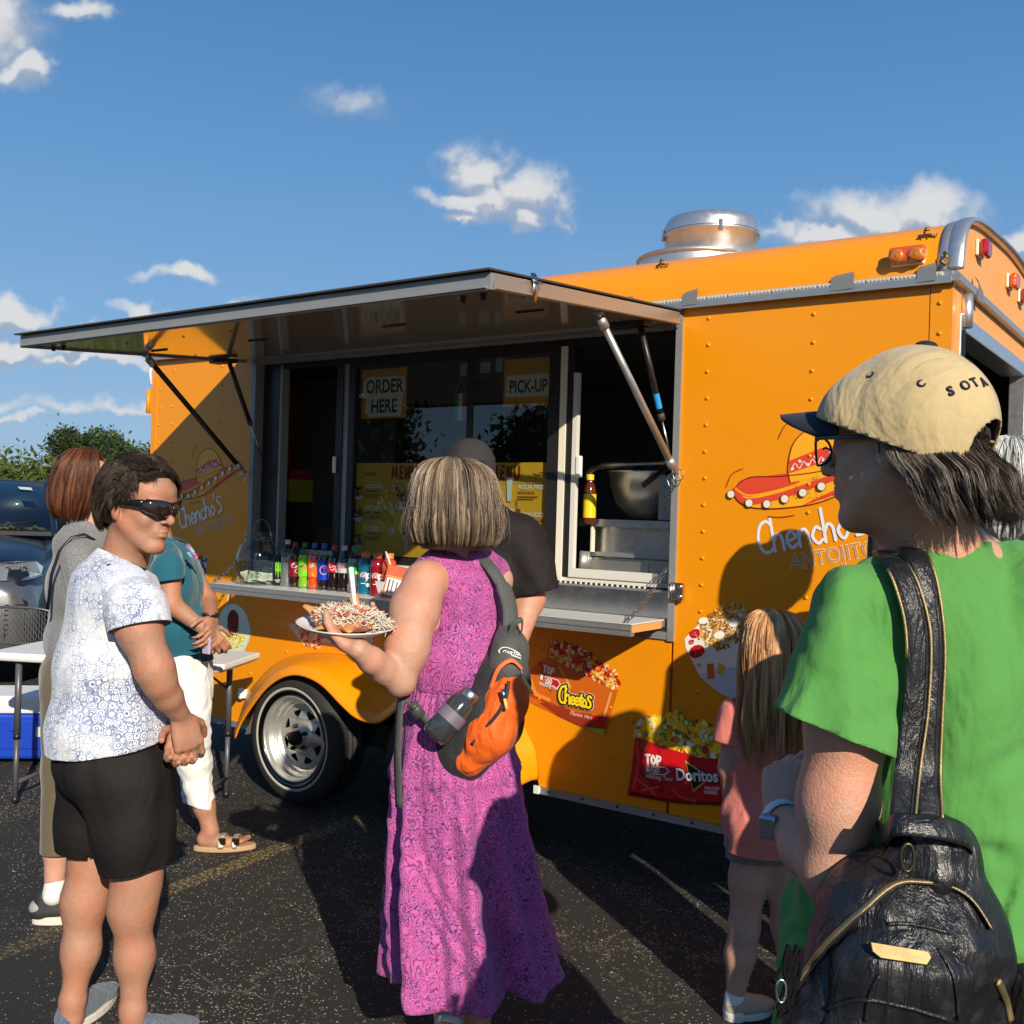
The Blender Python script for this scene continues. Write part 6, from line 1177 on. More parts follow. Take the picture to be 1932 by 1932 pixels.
GLT = mat('silver_glitter', (.66, .62, .52), .3, .7, var=(160, .7), bump=(300, 1, .003))
for fr__, w_ in ((.42, .030), (.72, .026)):
    c = he3*(1-fr__)+to3*fr__; m_ = MB(); m_.tube([tuple(c+sd*.046*math.cos(a)+UP*(.018+(.062-.022*fr__)*max(0, math.sin(a)))+dd*[1, 1, 0]*.012*math.cos(a)) for a in np.linspace(-.1, math.pi+.1, 12)], (.0025, w_/2), 8, flat=tuple(UP)); m_.build('sandal_strap', GLT, sa)
    b_ = c-sd*.036+UP*(.055-.012*fr__); m_ = MB(); m_.box(tuple(b_-[.013, .013, .012]), tuple(b_+[.013, .005, .012])); m_.build('buckle', mat('dark_buckle', (.10, .08, .05), .3, .9), sa)
m_ = MB(); m_.lathe([(.033, -.006), (.036, 0), (.033, .006)], 16, tuple(P(397, 1160, D3-.13))); m_.build('dark_bracelet', BLACK, p3)
MB().box(tuple(P(390, 1218, D3-.2)-[.022, .006, .035]), tuple(P(390, 1218, D3-.2)+[.022, .004, .035])).build('phone', mat('lilac_phone_case', (.50, .42, .62), .35), None, bevel=.003, label='lilac phone held in the hand of the woman in teal', cat='phone')

link_hair('hair', [profile_shell(h3, M3, [(a*.95, b*.95, c, d) for a, b, c, d in pr2[:6]], .93, .1, az=(R(150), R(390))), profile_hair(h3, M3, [(a*.95, b*.95, c, d*.9) for a, b, c, d in pr2], 1500, .0012, 82, az=(R(150), R(390)), jit=.01)], hairmat('brown_hair', [(.02, .012, .008), (.06, .035, .02), (.14, .09, .055)]), p3)
# ---------------------------------------------------------------- woman in the long magenta dress
D4 = 2.78
p4 = empty('person', base(870, D4), 'woman in long magenta paisley dress seen from behind, holding a plate of food', 'person', 'people queueing at the trailer')
F4 = facing(128); M4 = frame(F4); h4 = P(846, 957, D4-.02); MH4 = frame(facing(128)); v = Vol(); T4 = head(v, h4, MH4, .90, neck=P(852, 1045, D4))
v.ell(P(864, 1092, D4), (.115, .060, .04), M4, .05).ell(P(866, 1180, D4), (.115, .07, .18), M4, .05)
sh, el, wr = P(802, 1098, D4-.10), P(754, 1282, D4-.20), P(676, 1226, D4-.31)
v.path([P(838, 1084, D4-.04), sh], [.036, .046], .04).path([sh, P(783, 1150, D4-.14), P(768, 1225, D4-.18), el], [.052, .060, .052, .041], .03).path([el, P(722, 1262, D4-.235), P(700, 1245, D4-.275), wr], [.039, .037, .032, .0240], .010).cone(el-UP*.010+RH*.010, el-UP*.016, .030, .026, .015)
hand(v, wr, -RH*.42+AW_*.78+UP*.14, UP, -1, 1.0, (.10, .10, .12, .14), .95, .16)
v.path([wr-RH*.038+AW_*.030+UP*.012, P(628, 1188, D4-.285), P(624, 1168, D4-.262)], [.012, .0105, .0095], .006)
wr2 = P(760, 1190, D4+.02); v.path([P(935, 1095, D4+.1), P(900, 1250, D4+.22), wr2], [.05, .045, .027], .02); hand(v, wr2, P(722, 1190, D4-.08)-wr2, UP, 1, .95, (.10, .1, .12, .14), 1.0)
for (k_, c_, a_) in ((P(868, 1700, D4-.04), P(845, 1850, D4-.05), P(850, 1985, D4-.05)), (P(925, 1700, D4+.04), P(898, 1850, D4+.05), P(898, 1990, D4+.05))): v.path([k_, c_, a_], [.055, .050, .034], .03)
skin(v, .0085, SK_FAIR, 'body', p4, fine=[(wr+[-.13, -.13, -.06], wr+[.10, .10, .11], .0042), (wr2+[-.1, -.1, -.06], wr2+[.08, .08, .08], .0045)])
def paisley():
    m = bpy.data.materials.new('magenta_paisley'); m.use_nodes = True; t = NT(m.node_tree); b = t.n['Principled BSDF']; o = t.new('ShaderNodeTexCoord').outputs['Object']
    q = t.vmath('ADD', o, t.scale(t.vmath('SUBTRACT', t.noise(o, 20, 2, .5, out=1), (.5, .5, .5)), .06))
    d1 = t.vor(t.vmath('MULTIPLY', q, (1, 1, .72)), 26, 'F1', 'Distance', .9); s1_ = t.smooth(t.math('SINE', t.math('MULTIPLY', d1, 44)), .25, .6); n1_ = t.noise(q, 36, 2, .5); s2_ = t.smooth(t.math('SINE', t.math('MULTIPLY', n1_, 70)), .2, .65)
    zone = t.smooth(t.noise(o, 8, 2, .5), .46, .54); lines = t.math('ADD', t.math('MULTIPLY', s1_, zone), t.math('MULTIPLY', s2_, t.math('SUBTRACT', 1.0, zone)))
    dots = t.vor(q, 105, 'F1', 'Distance'); dsep = t.new('ShaderNodeSeparateColor'); t.set(dsep, 0, t.vor(q, 105, 'F1', 'Color')); dm = t.math('MULTIPLY', t.math('SUBTRACT', 1.0, t.smooth(dots, .22, .34)), t.math('GREATER_THAN', dsep.outputs[0], .62))
    dens_ = t.smooth(t.noise(o, 13, 3, .6), .42, .62); c = t.mix(t.math('MULTIPLY', lines, .8), (.47, .095, .32), (.15, .010, .095)); c = t.mix(t.math('MULTIPLY', dens_, t.math('MULTIPLY', s2_, .9)), c, (.045, .016, .11))
    c = t.mix(t.math('MULTIPLY', dm, .85), c, t.mix(t.math('GREATER_THAN', dsep.outputs[1], .45), (.07, .02, .13), (.48, .012, .085)))
    t.set(b, 'Base Color', c); t.set(b, 'Roughness', .8); t.set(b, 'Sheen Weight', .15)
    bn = t.new('ShaderNodeBump', ins={'Height': t.noise(t.vmath('MULTIPLY', o, (1, 1, .3)), 14, 4, .5, dist=.5), 'Strength': .6, 'Distance': .018}); t.l.new(bn.outputs[0], b.inputs['Normal']); return m
PAIS = paisley(); v = Vol()
v.ell(P(872, 1092, D4+.01), (.112, .078, .048), M4, .04).ell(P(872, 1150, D4+.01), (.118, .100, .12), M4, .05).ell(P(862, 1245, D4), (.142, .115, .11), M4, .05).cone(P(862, 1250, D4), P(860, 1320, D4), .118, .128, .04).cone(P(812, 1080, D4-.06), P(850, 1056, D4), .049, .060, .02).ell(P(842, 1098, D4-.05), (.055, .055, .06), None, .04).cone(P(930, 1080, D4+.10), P(880, 1054, D4+.03), .050, .060, .02)
vv, ff = bake(v, .0065, 0, folds(.007, 30, (0, 0, 1), .35, 41, (1.42, 1.2)))
armn = nrm(P(790, 1110, D4-.13)-P(862, 1110, D4-.01)); cutmesh(vv, ff, [(P(853, 1037, D4), UP*1+F4*.45, .13), (P(798, 1080, D4-.10), armn-UP*.35, .10), (P(860, 1295, D4), -UP, .3)], PAIS, 'dress_bodice', p4)
def skirt():
    nz, nt = 90, 200; V_ = np.zeros((nz, nt, 3)); th = np.linspace(0, 2*math.pi, nt, endpoint=False)
    ks = [(0, 860, 1288, .124, .112), (.10, 858, 1350, .150, .130), (.25, 862, 1440, .178, .150), (.5, 870, 1565, .190, .162), (.75, 884, 1712, .210, .182), (1.0, 903, 1838, .238, .202)]
    rs_ = np.random.RandomState(9); ph = rs_.uniform(0, 6.28, 8)
    for i in range(nz):
        t = i/(nz-1); q = [np.interp(t, [k[0] for k in ks], [k[j] for k in ks]) for j in range(1, 5)]; c = P(q[0], q[1], D4+.0)
        gather = .0035*np.sin(th*41+ph[0]+2*np.sin(th*3))*np.exp(-t*7)+.003*np.sin(th*58+ph[5]+3*np.sin(th*2+t))*np.exp(-abs(t-.27)*22); seam = .006*np.exp(-((t-.27)/.02)**2)
        a = min(1, t*1.6); pl = a*(.030*np.sin(th*7+ph[1]+.9*np.sin(th*2+t*1.5))+.018*np.sin(th*13+ph[2]+1.3*t)+.007*np.sin(th*21+ph[3]-t*2))*(.4+.6*t); cr = .0035*np.sin(th*17+t*40+3*np.sin(t*13+th*4))*a
        r1, r2 = q[2]+gather+pl+cr+seam, q[3]+gather+pl+cr+seam; drop = (t**8)*(.016*np.sin(th*4+ph[4])+.006*np.sin(th*9+1)+.045*np.exp(-((np.mod(th-R(238)+math.pi, 2*math.pi)-math.pi)/.22)**2))
        V_[i] = c[None]+np.cos(th)[:, None]*r1[:, None]*M4[0]+np.sin(th)[:, None]*r2[:, None]*M4[1]+drop[:, None]*UP
    i, j = np.meshgrid(np.arange(nz-1), np.arange(nt), indexing='ij'); f = np.stack([i*nt+j, i*nt+(j+1) % nt, (i+1)*nt+(j+1) % nt, (i+1)*nt+j], -1).reshape(-1, 4)
    o = link('dress_skirt', mesh('skirt', V_.reshape(-1, 3), f, True), PAIS, p4); md = o.modifiers.new('s', 'SOLIDIFY'); md.thickness = .0025
skirt()
pr4_ = [(.008, .008, -.012, .158), (.060, .064, -.012, .151), (.096, .104, -.016, .118), (.112, .119, -.020, .06), (.120, .124, -.024, .0), (.126, .124, -.028, -.055), (.118, .112, -.034, -.105), (.098, .088, -.034, -.128)]
pr4 = [(a*.97, b*1.0, c, d*.82) for a, b, c, d in pr4_]
H4 = hairmat('ash_blond_hair', [(.030, .019, .012), (.10, .066, .042), (.22, .155, .10), (.40, .30, .205), (.66, .53, .40)], .40)
az4 = (R(115), R(425))
link_hair('hair', [profile_shell(h4, MH4, pr4, .925, .08, az=az4), profile_hair(h4, MH4, pr4, 12000, .00075, 22, az=az4, jit=.010, wave=.005, waves=1.1, hem=.16, clump=110, start=(0, .35), part=(.0, .0), shade=(-.15, .95)), profile_hair(h4, MH4, [(a*1.06, b*1.06, c, d) for a, b, c, d in pr4], 200, .0005, 25, az=az4, jit=.02, wave=.012, waves=1.2, hem=.15, clump=90, shade=(.4, 1))], H4, p4)
MB().tube([P(838, 1040, D4-.02), P(846, 1032, D4-.06), P(866, 1030, D4-.065), P(890, 1038, D4-.02)], .003, 6).build('cord', BLACK, p4)
m_ = MB(); m_.tube([P(822, 1926, D4-.08), P(835, 1918, D4-.12), P(856, 1922, D4-.12), P(872, 1930, D4-.08)], (.011, .003), 8); m_.build('sandal_strap', mat('white_leather', (.7, .68, .64), .5), p4)

# ---- the plate of food, the fork and the sling bag are things of their own
pc = P(655, 1183, D4-.20); PN = nrm(UP+facing(-90)*.10+RH*.03); PM = np.array([RH-PN*(RH@PN), np.cross(PN, RH), PN]); PT = lambda a, b, c: pc+PM[0]*a+PM[1]*b+PM[2]*c
pl_ = empty('plate_of_food', tuple(pc), 'paper plate of fry bread topped with shredded cheese, held out by the woman in magenta', 'plate of food')
m_ = MB(); n = 40; rr_ = [(.02, -.006), (.085, -.006), (.100, .002), (.122, .010), (.128, .012), (.122, .0065), (.100, -.004), (.085, -.010), (.02, -.010)]
m_.add([PT(r_*math.cos(2*math.pi*i/n), r_*math.sin(2*math.pi*i/n), z) for r_, z in rr_ for i in range(n)], [(k*n+i, k*n+(i+1) % n, (k+1)*n+(i+1) % n, (k+1)*n+i) for k in range(8) for i in range(n)]+[tuple(range(n)), tuple(8*n+i for i in range(n))], True); m_.build('plate', mat('white_paper_plate', (.74, .70, .66), .6), pl_)
FRY = mat('fried_dough', (.62, .30, .09), .55, var=(60, .35), bump=(90, .7, .004))
for (cx, cy, ang, L_, tip) in ((-.075, -.03, 2.9, .09, .035), (.02, -.06, -1.4, .075, .0), (.075, .02, .3, .08, .0), (-.01, .055, 1.5, .09, .055), (-.045, -.055, -2.2, .08, .0)):
    v = Vol(); c0 = PT(cx*.3, cy*.3, .012); e0 = PT(cx*.3+math.cos(ang)*L_, cy*.3+math.sin(ang)*L_, .010+tip); sd_ = nrm(np.cross(PN, e0-c0)); v.flat(c0-sd_*.035, c0+sd_*.035, .022, .022, np.array([sd_, PN, nrm(e0-c0)]), .55, .02); v.flat(c0, e0, .034, .010, np.array([sd_, PN, nrm(e0-c0)]), .42, .02)
    vv, ff = bake(v, .005, 0, lambda X, Y, Z: .003*sines((X, Y, Z), 5, 60)); link('fry_bread', mesh('dough', vv, ff, True), FRY, pl_)
v = Vol(); v.ell(PT(0, 0, .018), (.088, .080, .026), PM, .02); vv, ff = bake(v, .005, 0, lambda X, Y, Z: .006*sines((X, Y, Z), 8, 70)); link('topping_heap', mesh('heap', vv, ff, True), mat('meat_and_sauce', (.38, .14, .06), .45, var=(90, .5), bump=(120, .8, .004)), pl_)
r_ = np.random.RandomState(6)
def shreds(n, L, r0, seed, zmin, sx=.088, sy=.080):
    g_ = np.random.RandomState(seed); a = g_.uniform(0, 6.28, n); q = np.sqrt(g_.uniform(0, 1, n)); x, y = q*np.cos(a)*sx, q*np.sin(a)*sy; z = .018+.026*np.sqrt(np.clip(1-q**2, 0, 1))+g_.uniform(zmin, .010, n)
    d = g_.normal(size=(n, 3)); d[:, 2] *= .35; d /= np.linalg.norm(d, axis=1)[:, None]; bn_ = np.cross(d, g_.normal(size=(n, 3))); bn_ /= np.linalg.norm(bn_, axis=1)[:, None]; t = np.linspace(-.5, .5, 5); LL = (L*g_.uniform(.5, 1.4, n))[:, None]
    P0 = np.stack([x, y, z], 1)[:, None]+d[:, None]*(t[None]*LL)[..., None]+bn_[:, None]*((t[None]**2)*LL*1.1)[..., None]; W = pc+P0@PM; return W
cols = np.array([(.82, .74, .55), (.78, .72, .60), (.74, .66, .45), (.80, .77, .68)]); W = shreds(1500, .020, .0013, 3, -.002); v_, f_, _ = strands(W, np.full(len(W), .0014), np.zeros(len(W)), tip=.6)
cc = np.repeat(cols[r_.randint(0, 4, len(W))], 15, axis=0); link('shredded_cheese', mesh('cheese', v_, f_, True, cc), mat('cheese', attr=True, rough=.5), pl_, kind='stuff')
W = shreds(150, .017, .003, 4, .0); v_, f_, _ = strands(W, np.full(len(W), .0042), np.zeros(len(W)), tip=.7); cc = np.repeat(np.array([(.50, .06, .025), (.60, .12, .03), (.42, .04, .03)])[r_.randint(0, 3, len(W))], 15, axis=0); link('diced_tomato', mesh('tomato', v_, f_, True, cc), mat('cheese'), pl_, kind='stuff')
W = shreds(260, .018, .0015, 14, -.004, .03, .03); W = W+PM[0]*.085+PM[1]*-.03-PN*.014; v_, f_, _ = strands(W, np.full(len(W), .0016), np.zeros(len(W)), tip=.6); link('shredded_cabbage', mesh('cabbage', v_, f_, True, np.repeat(cols[r_.randint(0, 4, len(W))]*.9, 15, axis=0)), mat('cheese'), pl_, kind='stuff')
fk = empty('plastic_fork', tuple(PT(.012, 0, .05)), 'white plastic fork standing upright in the cheese', 'fork'); a_, b_ = P(671, 1158, D4-.20), P(662, 1070, D4-.21); m_ = MB(); m_.tube([a_, a_*.8+b_*.2, a_*.5+b_*.5, b_*.97+a_*.03, b_], [(.0055, .003), (.0045, .003), (.0062, .0025), (.0068, .002), (.004, .002)], 8, flat=tuple(RH)); m_.build('handle', WHITEP, fk)
m_ = MB(); c_ = P(673, 1172, D4-.20); m_.tube([a_, c_, c_+(c_-a_)*.35], [(.005, .003), (.0125, .002), (.0135, .0015)], 8, flat=tuple(RH)); [m_.tube([c_+(c_-a_)*.35+RH*q*.0034, c_+(c_-a_)*1.2+RH*q*.0034], (.0014, .001), 6) for q in (-3, -1, 1, 3)]; m_.build('tines', WHITEP, fk)

# ---------------------------------------------------------------- sling bag on her back
bg_ = empty('sling_bag', tuple(P(930, 1330, D4-.16)), 'orange and grey sling bag hanging across the back of the magenta dress', 'sling bag')
GREYB = cloth('grey_nylon', (.075, .078, .072), rough=.6, wr=(8, .6, .015), sheen=.05); GD = cloth('dark_grey_nylon', (.028, .031, .030), rough=.6, wr=(10, .5, .01), sheen=.05); ORB = cloth('orange_ripstop', (.72, .115, .012), rough=.5, wr=(16, .8, .010), sheen=.05)
sd0 = nrm(P(965, 1200, D4-.12)-P(860, 1455, D4-.18)); nb = nrm(np.cross(sd0, UP)); bk = -AW_; BM = np.array([nrm(np.cross(sd0, bk)), bk, sd0])
v = Vol(); v.path([P(955, 1215, D4-.06), P(948, 1285, D4-.10), P(925, 1360, D4-.12), P(880, 1425, D4-.12)], [.040, .066, .078, .066], .04).ell(P(868, 1400, D4-.11), (.07, .06, .07), BM, .04)
vv, ff = bake(v, .006, 0, folds(.004, 40, tuple(sd0), .6, 61)); link('bag_body', mesh('bag', vv, ff, True), GD, bg_)
v = Vol(); v.path([P(968, 1262, D4-.125), P(957, 1320, D4-.155), P(925, 1385, D4-.165), P(885, 1432, D4-.155)], [.030, .050, .057, .042], .03); v.path([P(938, 1300, D4-.13), P(905, 1370, D4-.14)], [.03, .045], .03)
vv, ff = bake(v, .005, 0, folds(.004, 55, tuple(sd0), .6, 62)); link('orange_pocket', mesh('pocket', vv, ff, True), ORB, bg_)
v = Vol(); v.path([P(958, 1180, D4-.05), P(962, 1225, D4-.10), P(958, 1262, D4-.125)], [.026, .042, .052], .03); vv, ff = bake(v, .005, 0, folds(.003, 40, (0, 0, 1), .5, 63)); gp = link('grey_panel', mesh('grey', vv, ff, True), GREYB, bg_)
MB().tube(smooth_path([P(925, 1300, D4-.175), P(940, 1262, D4-.185), P(965, 1246, D4-.180), P(985, 1262, D4-.165)], 5), (.0065, .003), 8, flat=(0, 0, 1)).build('orange_piping', mat('orange_piping', (.75, .16, .05), .6), bg_)
m_ = MB(); m_.tube(smooth_path([P(960, 1285, D4-.205), P(950, 1330, D4-.222), P(915, 1375, D4-.222), P(890, 1405, D4-.215)], 5), (.005, .003), 6); m_.build('zip', GD, bg_)
m_ = MB(); m_.tube([P(948, 1300, D4-.222), P(952, 1318, D4-.228)], (.006, .003), 6, col=(1, 1, 1)); m_.build('zip_slider', STEEL, bg_); m_ = MB(); m_.tube([P(952, 1318, D4-.228), P(956, 1338, D4-.232)], (.0042, .003), 8); m_.tube([P(986, 1275, D4-.18), P(1005, 1310, D4-.19)], (.004, .003), 8); m_.build('zip_pull', mat('yellow_cord_end', (.70, .50, .15), .5), bg_)
MB().tube([P(970, 1200, D4-.1), P(976, 1240, D4-.14), P(986, 1275, D4-.18)], .0012, 5).build('draw_cord', mat('pale_cord', (.4, .36, .3), .7), bg_)
MB().tube(smooth_path([P(898, 1040, D4+.03), P(925, 1070, D4-.04), P(950, 1110, D4-.055), P(962, 1150, D4-.06), P(962, 1190, D4-.08)], 5), [(.018, .004)]*10+[(.024, .006)]*11, 8, flat=tuple(RH)).build('shoulder_strap', GREYB, bg_)
MB().tube(smooth_path([P(960, 1205, D4-.12), P(972, 1175, D4-.13), P(985, 1172, D4-.12), P(982, 1200, D4-.11), P(972, 1225, D4-.12)], 4), (.009, .0025), 6, flat=tuple(RH)).build('carry_loop', GREYB, bg_)
m_ = MB(); m_.tube(smooth_path([P(858, 1395, D4-.14), P(820, 1375, D4-.16), P(795, 1350, D4-.16)], 4), (.014, .003), 6); m_.build('lower_strap', GREYB, bg_)
m_ = MB(); m_.tube([P(795, 1352, D4-.165), P(776, 1326, D4-.165)], (.017, .006), 6); m_.tube([P(784, 1337, D4-.172), P(779, 1330, D4-.172)], (.010, .004), 6); m_.build('buckle', mat('grey_buckle', (.06, .065, .062), .4), bg_)
MB().tube(smooth_path([P(772, 1318, D4-.17), P(757, 1322, D4-.17), P(752, 1370, D4-.175), P(750, 1440, D4-.18), P(753, 1524, D4-.185)], 5), (.0155, .002), 6, flat=tuple(RH)).build('loose_strap', GREYB, bg_)
f = Flat(0); f.ribbon([(-.028, .004), (-.018, .013), (.0, .012), (.02, .004), (.030, -.006)], .0025, (.8, .8, .8)); f.ribbon([(-.028, .004), (-.02, -.006), (0, -.004), (.03, -.012)], .003, (.8, .8, .8)); f.text('GARTH', -.019, -.001, .013, (.85, .85, .85), R(-8), bold=.03, shear=.3)
ob = f.build('bag_emblem', PRINT, None); ob.parent = bg_; c0 = P(961, 1232, D4-.158); off = Vector(c0)-bg_.matrix_basis.translation; ob.matrix_basis = Matrix.Translation(off) @ Matrix.Rotation(R(22), 4, 'Z')
bo = empty('water_bottle', tuple(P(840, 1345, D4-.18)), 'smoke-grey water bottle with steel cap tucked in the side pocket of the sling bag', 'water bottle')
ba_, bb_ = P(822, 1386, D4-.195), P(893, 1305, D4-.17); dv = nrm(bb_-ba_); Lb = np.linalg.norm(bb_-ba_)
def along(m_, prof, n=28):
    a = nrm(np.cross(dv, (0, .3, 1))); b = np.cross(dv, a); m_.add([ba_+dv*z+(a*math.cos(2*math.pi*i/n)+b*math.sin(2*math.pi*i/n))*r_ for r_, z in prof for i in range(n)], [(k*n+i, k*n+(i+1) % n, (k+1)*n+(i+1) % n, (k+1)*n+i) for k in range(len(prof)-1) for i in range(n)], True); return m_
along(MB(), [(.0005, -.012), (.030, -.010), (.037, .0), (.037, Lb*.72), (.030, Lb*.82), (.026, Lb*.84)]).build('bottle_body', mat('smoke_plastic', (.035, .038, .042), .12, coat=1), bo)
along(MB(), [(.027, Lb*.84), (.028, Lb*.86), (.028, Lb*.98), (.024, Lb*1.0), (.001, Lb*1.01)]).build('bottle_cap', STEEL, bo); along(MB(), [(.0373, .045), (.0373, .075)]).build('sticker', mat('faded_sticker', (.16, .13, .17), .5), bo)

# ---------------------------------------------------------------- man in dark cap and polo shirt
D5 = 3.55
p5 = empty('person', base(930, D5), 'grey-haired man in black cap and black polo shirt at the window, hand on hip', 'person', 'people queueing at the trailer')
F5 = facing(112); M5 = frame(F5); h5 = P(880, 908, D5); v = Vol(); T5 = head(v, h5, M5, 1.0, neck=P(914, 978, D5))
v.ell(P(925, 1080, D5), (.15, .10, .2), M5).path([P(985, 1015, D5-.02), P(1000, 1130, D5-.03), P(972, 1225, D5-.12)], [.058, .048, .033], .03).path([P(880, 1010, D5+.02), P(860, 1120, D5+.08)], [.055, .045], .03)
wr5 = P(972, 1222, D5-.12); hand(v, wr5, P(950, 1245, D5-.10)-wr5, AW_, 1, 1.0, (.3, .3, .3, .3)); v.path([P(908, 1300, D5), P(908, 1500, D5), P(912, 1640, D5)], [.09, .055, .045], .03); skin(v, .009, SK_FAIR, 'body', p5, fine=[(h5-.15, h5+.15, .0045)])
v = Vol(); v.ell(P(930, 1010, D5), (.20, .10, .07), M5, .05).ell(P(928, 1090, D5), (.195, .12, .15), M5, .05).ell(P(905, 1230, D5), (.16, .12, .17), M5, .06).path([P(980, 1008, D5-.02), P(1000, 1065, D5-.02), P(1012, 1115, D5-.03)], [.075, .080, .080], .03).path([P(878, 1008, D5+.02), P(862, 1090, D5+.05)], [.07, .07], .03).cone(P(922, 968, D5), P(928, 1000, D5), .066, .11, .03)
vv, ff = bake(v, .009, 0, folds(.010, 22, (.2, 0, 1), .35, 71)); cutmesh(vv, ff, [(P(1008, 1118, D5-.03), -UP*1+RH*.28, .12), (P(862, 1095, D5+.05), -UP, .1), (P(921, 962, D5), UP+F5*.4, .12), (P(905, 1300, D5), -UP, .3)], cloth('black_polo', (.015, .011, .012), rough=.75, wr=(6, .6, .02), sheen=0), 'polo_shirt', p5)
v = Vol(); v.path([P(905, 1290, D5), P(905, 1440, D5), P(910, 1560, D5)], [.13, .12, .10], .03); vv, ff = bake(v, .012); link('shorts', mesh('s', vv, ff, True), GD, p5)
def cap_on(c, M_, s, m_c, parent, open_back=True, brim=None, h=.0055, dark=False, prof=1.0, hem=0, slope=.10):
    T = lambda l, f, u: c+s*(M_[0]*l+M_[1]*f+M_[2]*u); v = Vol(); v.ell(T(0, -.008, .030), np.array((.090, .108, .108*prof))*s, M_, .03).ell(T(0, -.03, .062), np.array((.080, .084, .080))*s, M_, .03); v.ell(T(0, .055, .055), np.array((.07, .05, .05))*s, M_, .04)
    vv, ff = bake(v, h, 0, folds(.0030, 13, tuple(M_[2]*.6+M_[1]), .6, 81)); L_ = (vv-c)@M_.T/s; cen = L_[ff].mean(1)
    keep = cen[:, 2] > -.02
    if open_back: keep &= ~((cen[:, 1] < -.06) & ((cen[:, 0]/.043)**2+((cen[:, 2]-.020)/.043)**2 < 1) & (cen[:, 2] > .018))
    # clean hem by plane, opening by distance
    me = mesh('cap', vv, ff[keep], True); bm = bmesh.new(); bm.from_mesh(me); bmesh.ops.bisect_plane(bm, geom=bm.faces[:]+bm.edges[:]+bm.verts[:], plane_co=Vector(T(0, 0, .006+hem)), plane_no=Vector(-M_[2]+M_[1]*slope), clear_outer=True)
    if open_back:
        for q in [f_ for f_ in bm.faces if (lambda l: l[1] < -.05 and (l[0]/.042)**2+((l[2]-.022)/.043)**2 < 1 and l[2] > .020)(((np.array(f_.calc_center_median())-c)@M_.T)/s)]: bm.faces.remove(q)
        for _ in range(5): bmesh.ops.smooth_vert(bm, verts=[x for x in bm.verts if x.is_boundary and (lambda l: l[1] < -.04 and abs(l[0]) < .06 and l[2] > .012)(((np.array(x.co)-c)@M_.T)/s)], factor=.5, use_axis_x=True, use_axis_y=True, use_axis_z=True)
    bm.to_mesh(me); bm.free(); me.polygons.foreach_set('use_smooth', np.ones(len(me.polygons), dtype=bool)); o = link('cap', me, m_c, parent); md = o.modifiers.new('s', 'SOLIDIFY'); md.thickness = -.003
    return o, T
CAPD = cloth('charcoal_cotton', (.036, .031, .033), rough=.85, wr=(9, .6, .012), sheen=0)
c5, Tc = cap_on(h5, M5, .98, CAPD, p5); MB().tube([Tc(-.045, -.102, .014), Tc(0, -.122, .010), Tc(.05, -.100, .014)], (.010, .0025), 8, flat=(0, 0, 1)).build('cap_strap', BLACK, c5)
MB().tube([Tc(0, .095, .035), Tc(0, .165, .02)], [(.06, .003), (.045, .003)], 12, flat=tuple(M5[0])).build('cap_brim', CAPD, c5)
H5 = hairmat('grey_hair', [(.05, .045, .04), (.16, .14, .12), (.32, .29, .26), (.5, .47, .43)]); link_hair('hair', [tufts(h5+M5[2]*.02-M5[1]*.012, M5, np.array((.080, .099, .088)), 4200, .014, .0009, 5, -.75, .05)], H5, p5)

# ---------------------------------------------------------------- girl
D6 = 3.08
p6 = empty('person', base(1425, D6), 'girl with long strawberry-blond hair, coral T-shirt and grey shorts', 'person', 'people queueing at the trailer')
F6 = facing(98); M6 = frame(F6); h6 = P(1455, 1240, D6); v = Vol(); head(v, h6, M6, .92, neck=P(1452, 1315, D6))
v.ell(P(1445, 1400, D6), (.11, .07, .14), M6).path([P(1385, 1350, D6), P(1375, 1450, D6+.02), P(1382, 1545, D6+.05)], [.036, .030, .020], .02).path([P(1510, 1350, D6), P(1530, 1450, D6), P(1520, 1540, D6)], [.036, .030, .020], .02)
v.path([P(1418, 1600, D6), P(1412, 1660, D6), P(1404, 1750, D6), P(1396, 1800, D6+.01), P(1387, 1885, D6+.01)], [.062, .054, .042, .042, .026], .03).path([P(1475, 1600, D6), P(1486, 1750, D6), P(1494, 1885, D6)], [.060, .044, .028], .03); skin(v, .008, SK_PALE, 'body', p6)
v = Vol(); v.ell(P(1448, 1345, D6), (.125, .072, .05), M6, .04).ell(P(1445, 1420, D6), (.128, .092, .13), M6, .04).ell(P(1440, 1540, D6), (.125, .105, .12), M6, .05).path([P(1385, 1345, D6), P(1374, 1395, D6)], [.046, .048], .02).path([P(1510, 1345, D6), P(1525, 1395, D6)], [.045, .046], .02).cone(P(1440, 1540, D6), P(1436, 1610, D6), .10, .108, .03)
vv, ff = bake(v, .0075, 0, folds(.007, 32, (.3, 0, 1), .45, 91)); cutmesh(vv, ff, [(P(1372, 1400, D6), -UP-RH*.1, .075), (P(1526, 1400, D6), -UP, .075), (P(1436, 1602, D6), -UP, .3), (P(1450, 1322, D6), UP, .1)], cloth('coral_jersey', (.66, .19, .15), wr=(10, .6, .012)), 'shirt', p6)
v = Vol(); v.ell(P(1442, 1585, D6), (.115, .10, .07), M6).path([P(1416, 1585, D6), P(1413, 1630, D6)], [.066, .070], .02).path([P(1474, 1585, D6), P(1476, 1630, D6)], [.064, .068], .02); vv, ff = bake(v, .0075, 0, folds(.004, 40, (0, 0, 1), .5, 92)); cutmesh(vv, ff, [(P(1413, 1618, D6), -UP, .1), (P(1477, 1618, D6), -UP, .09), (P(1442, 1560, D6), UP, .2)], cloth('grey_denim', (.17, .18, .17), wr=(20, .6, .008)), 'shorts', p6)
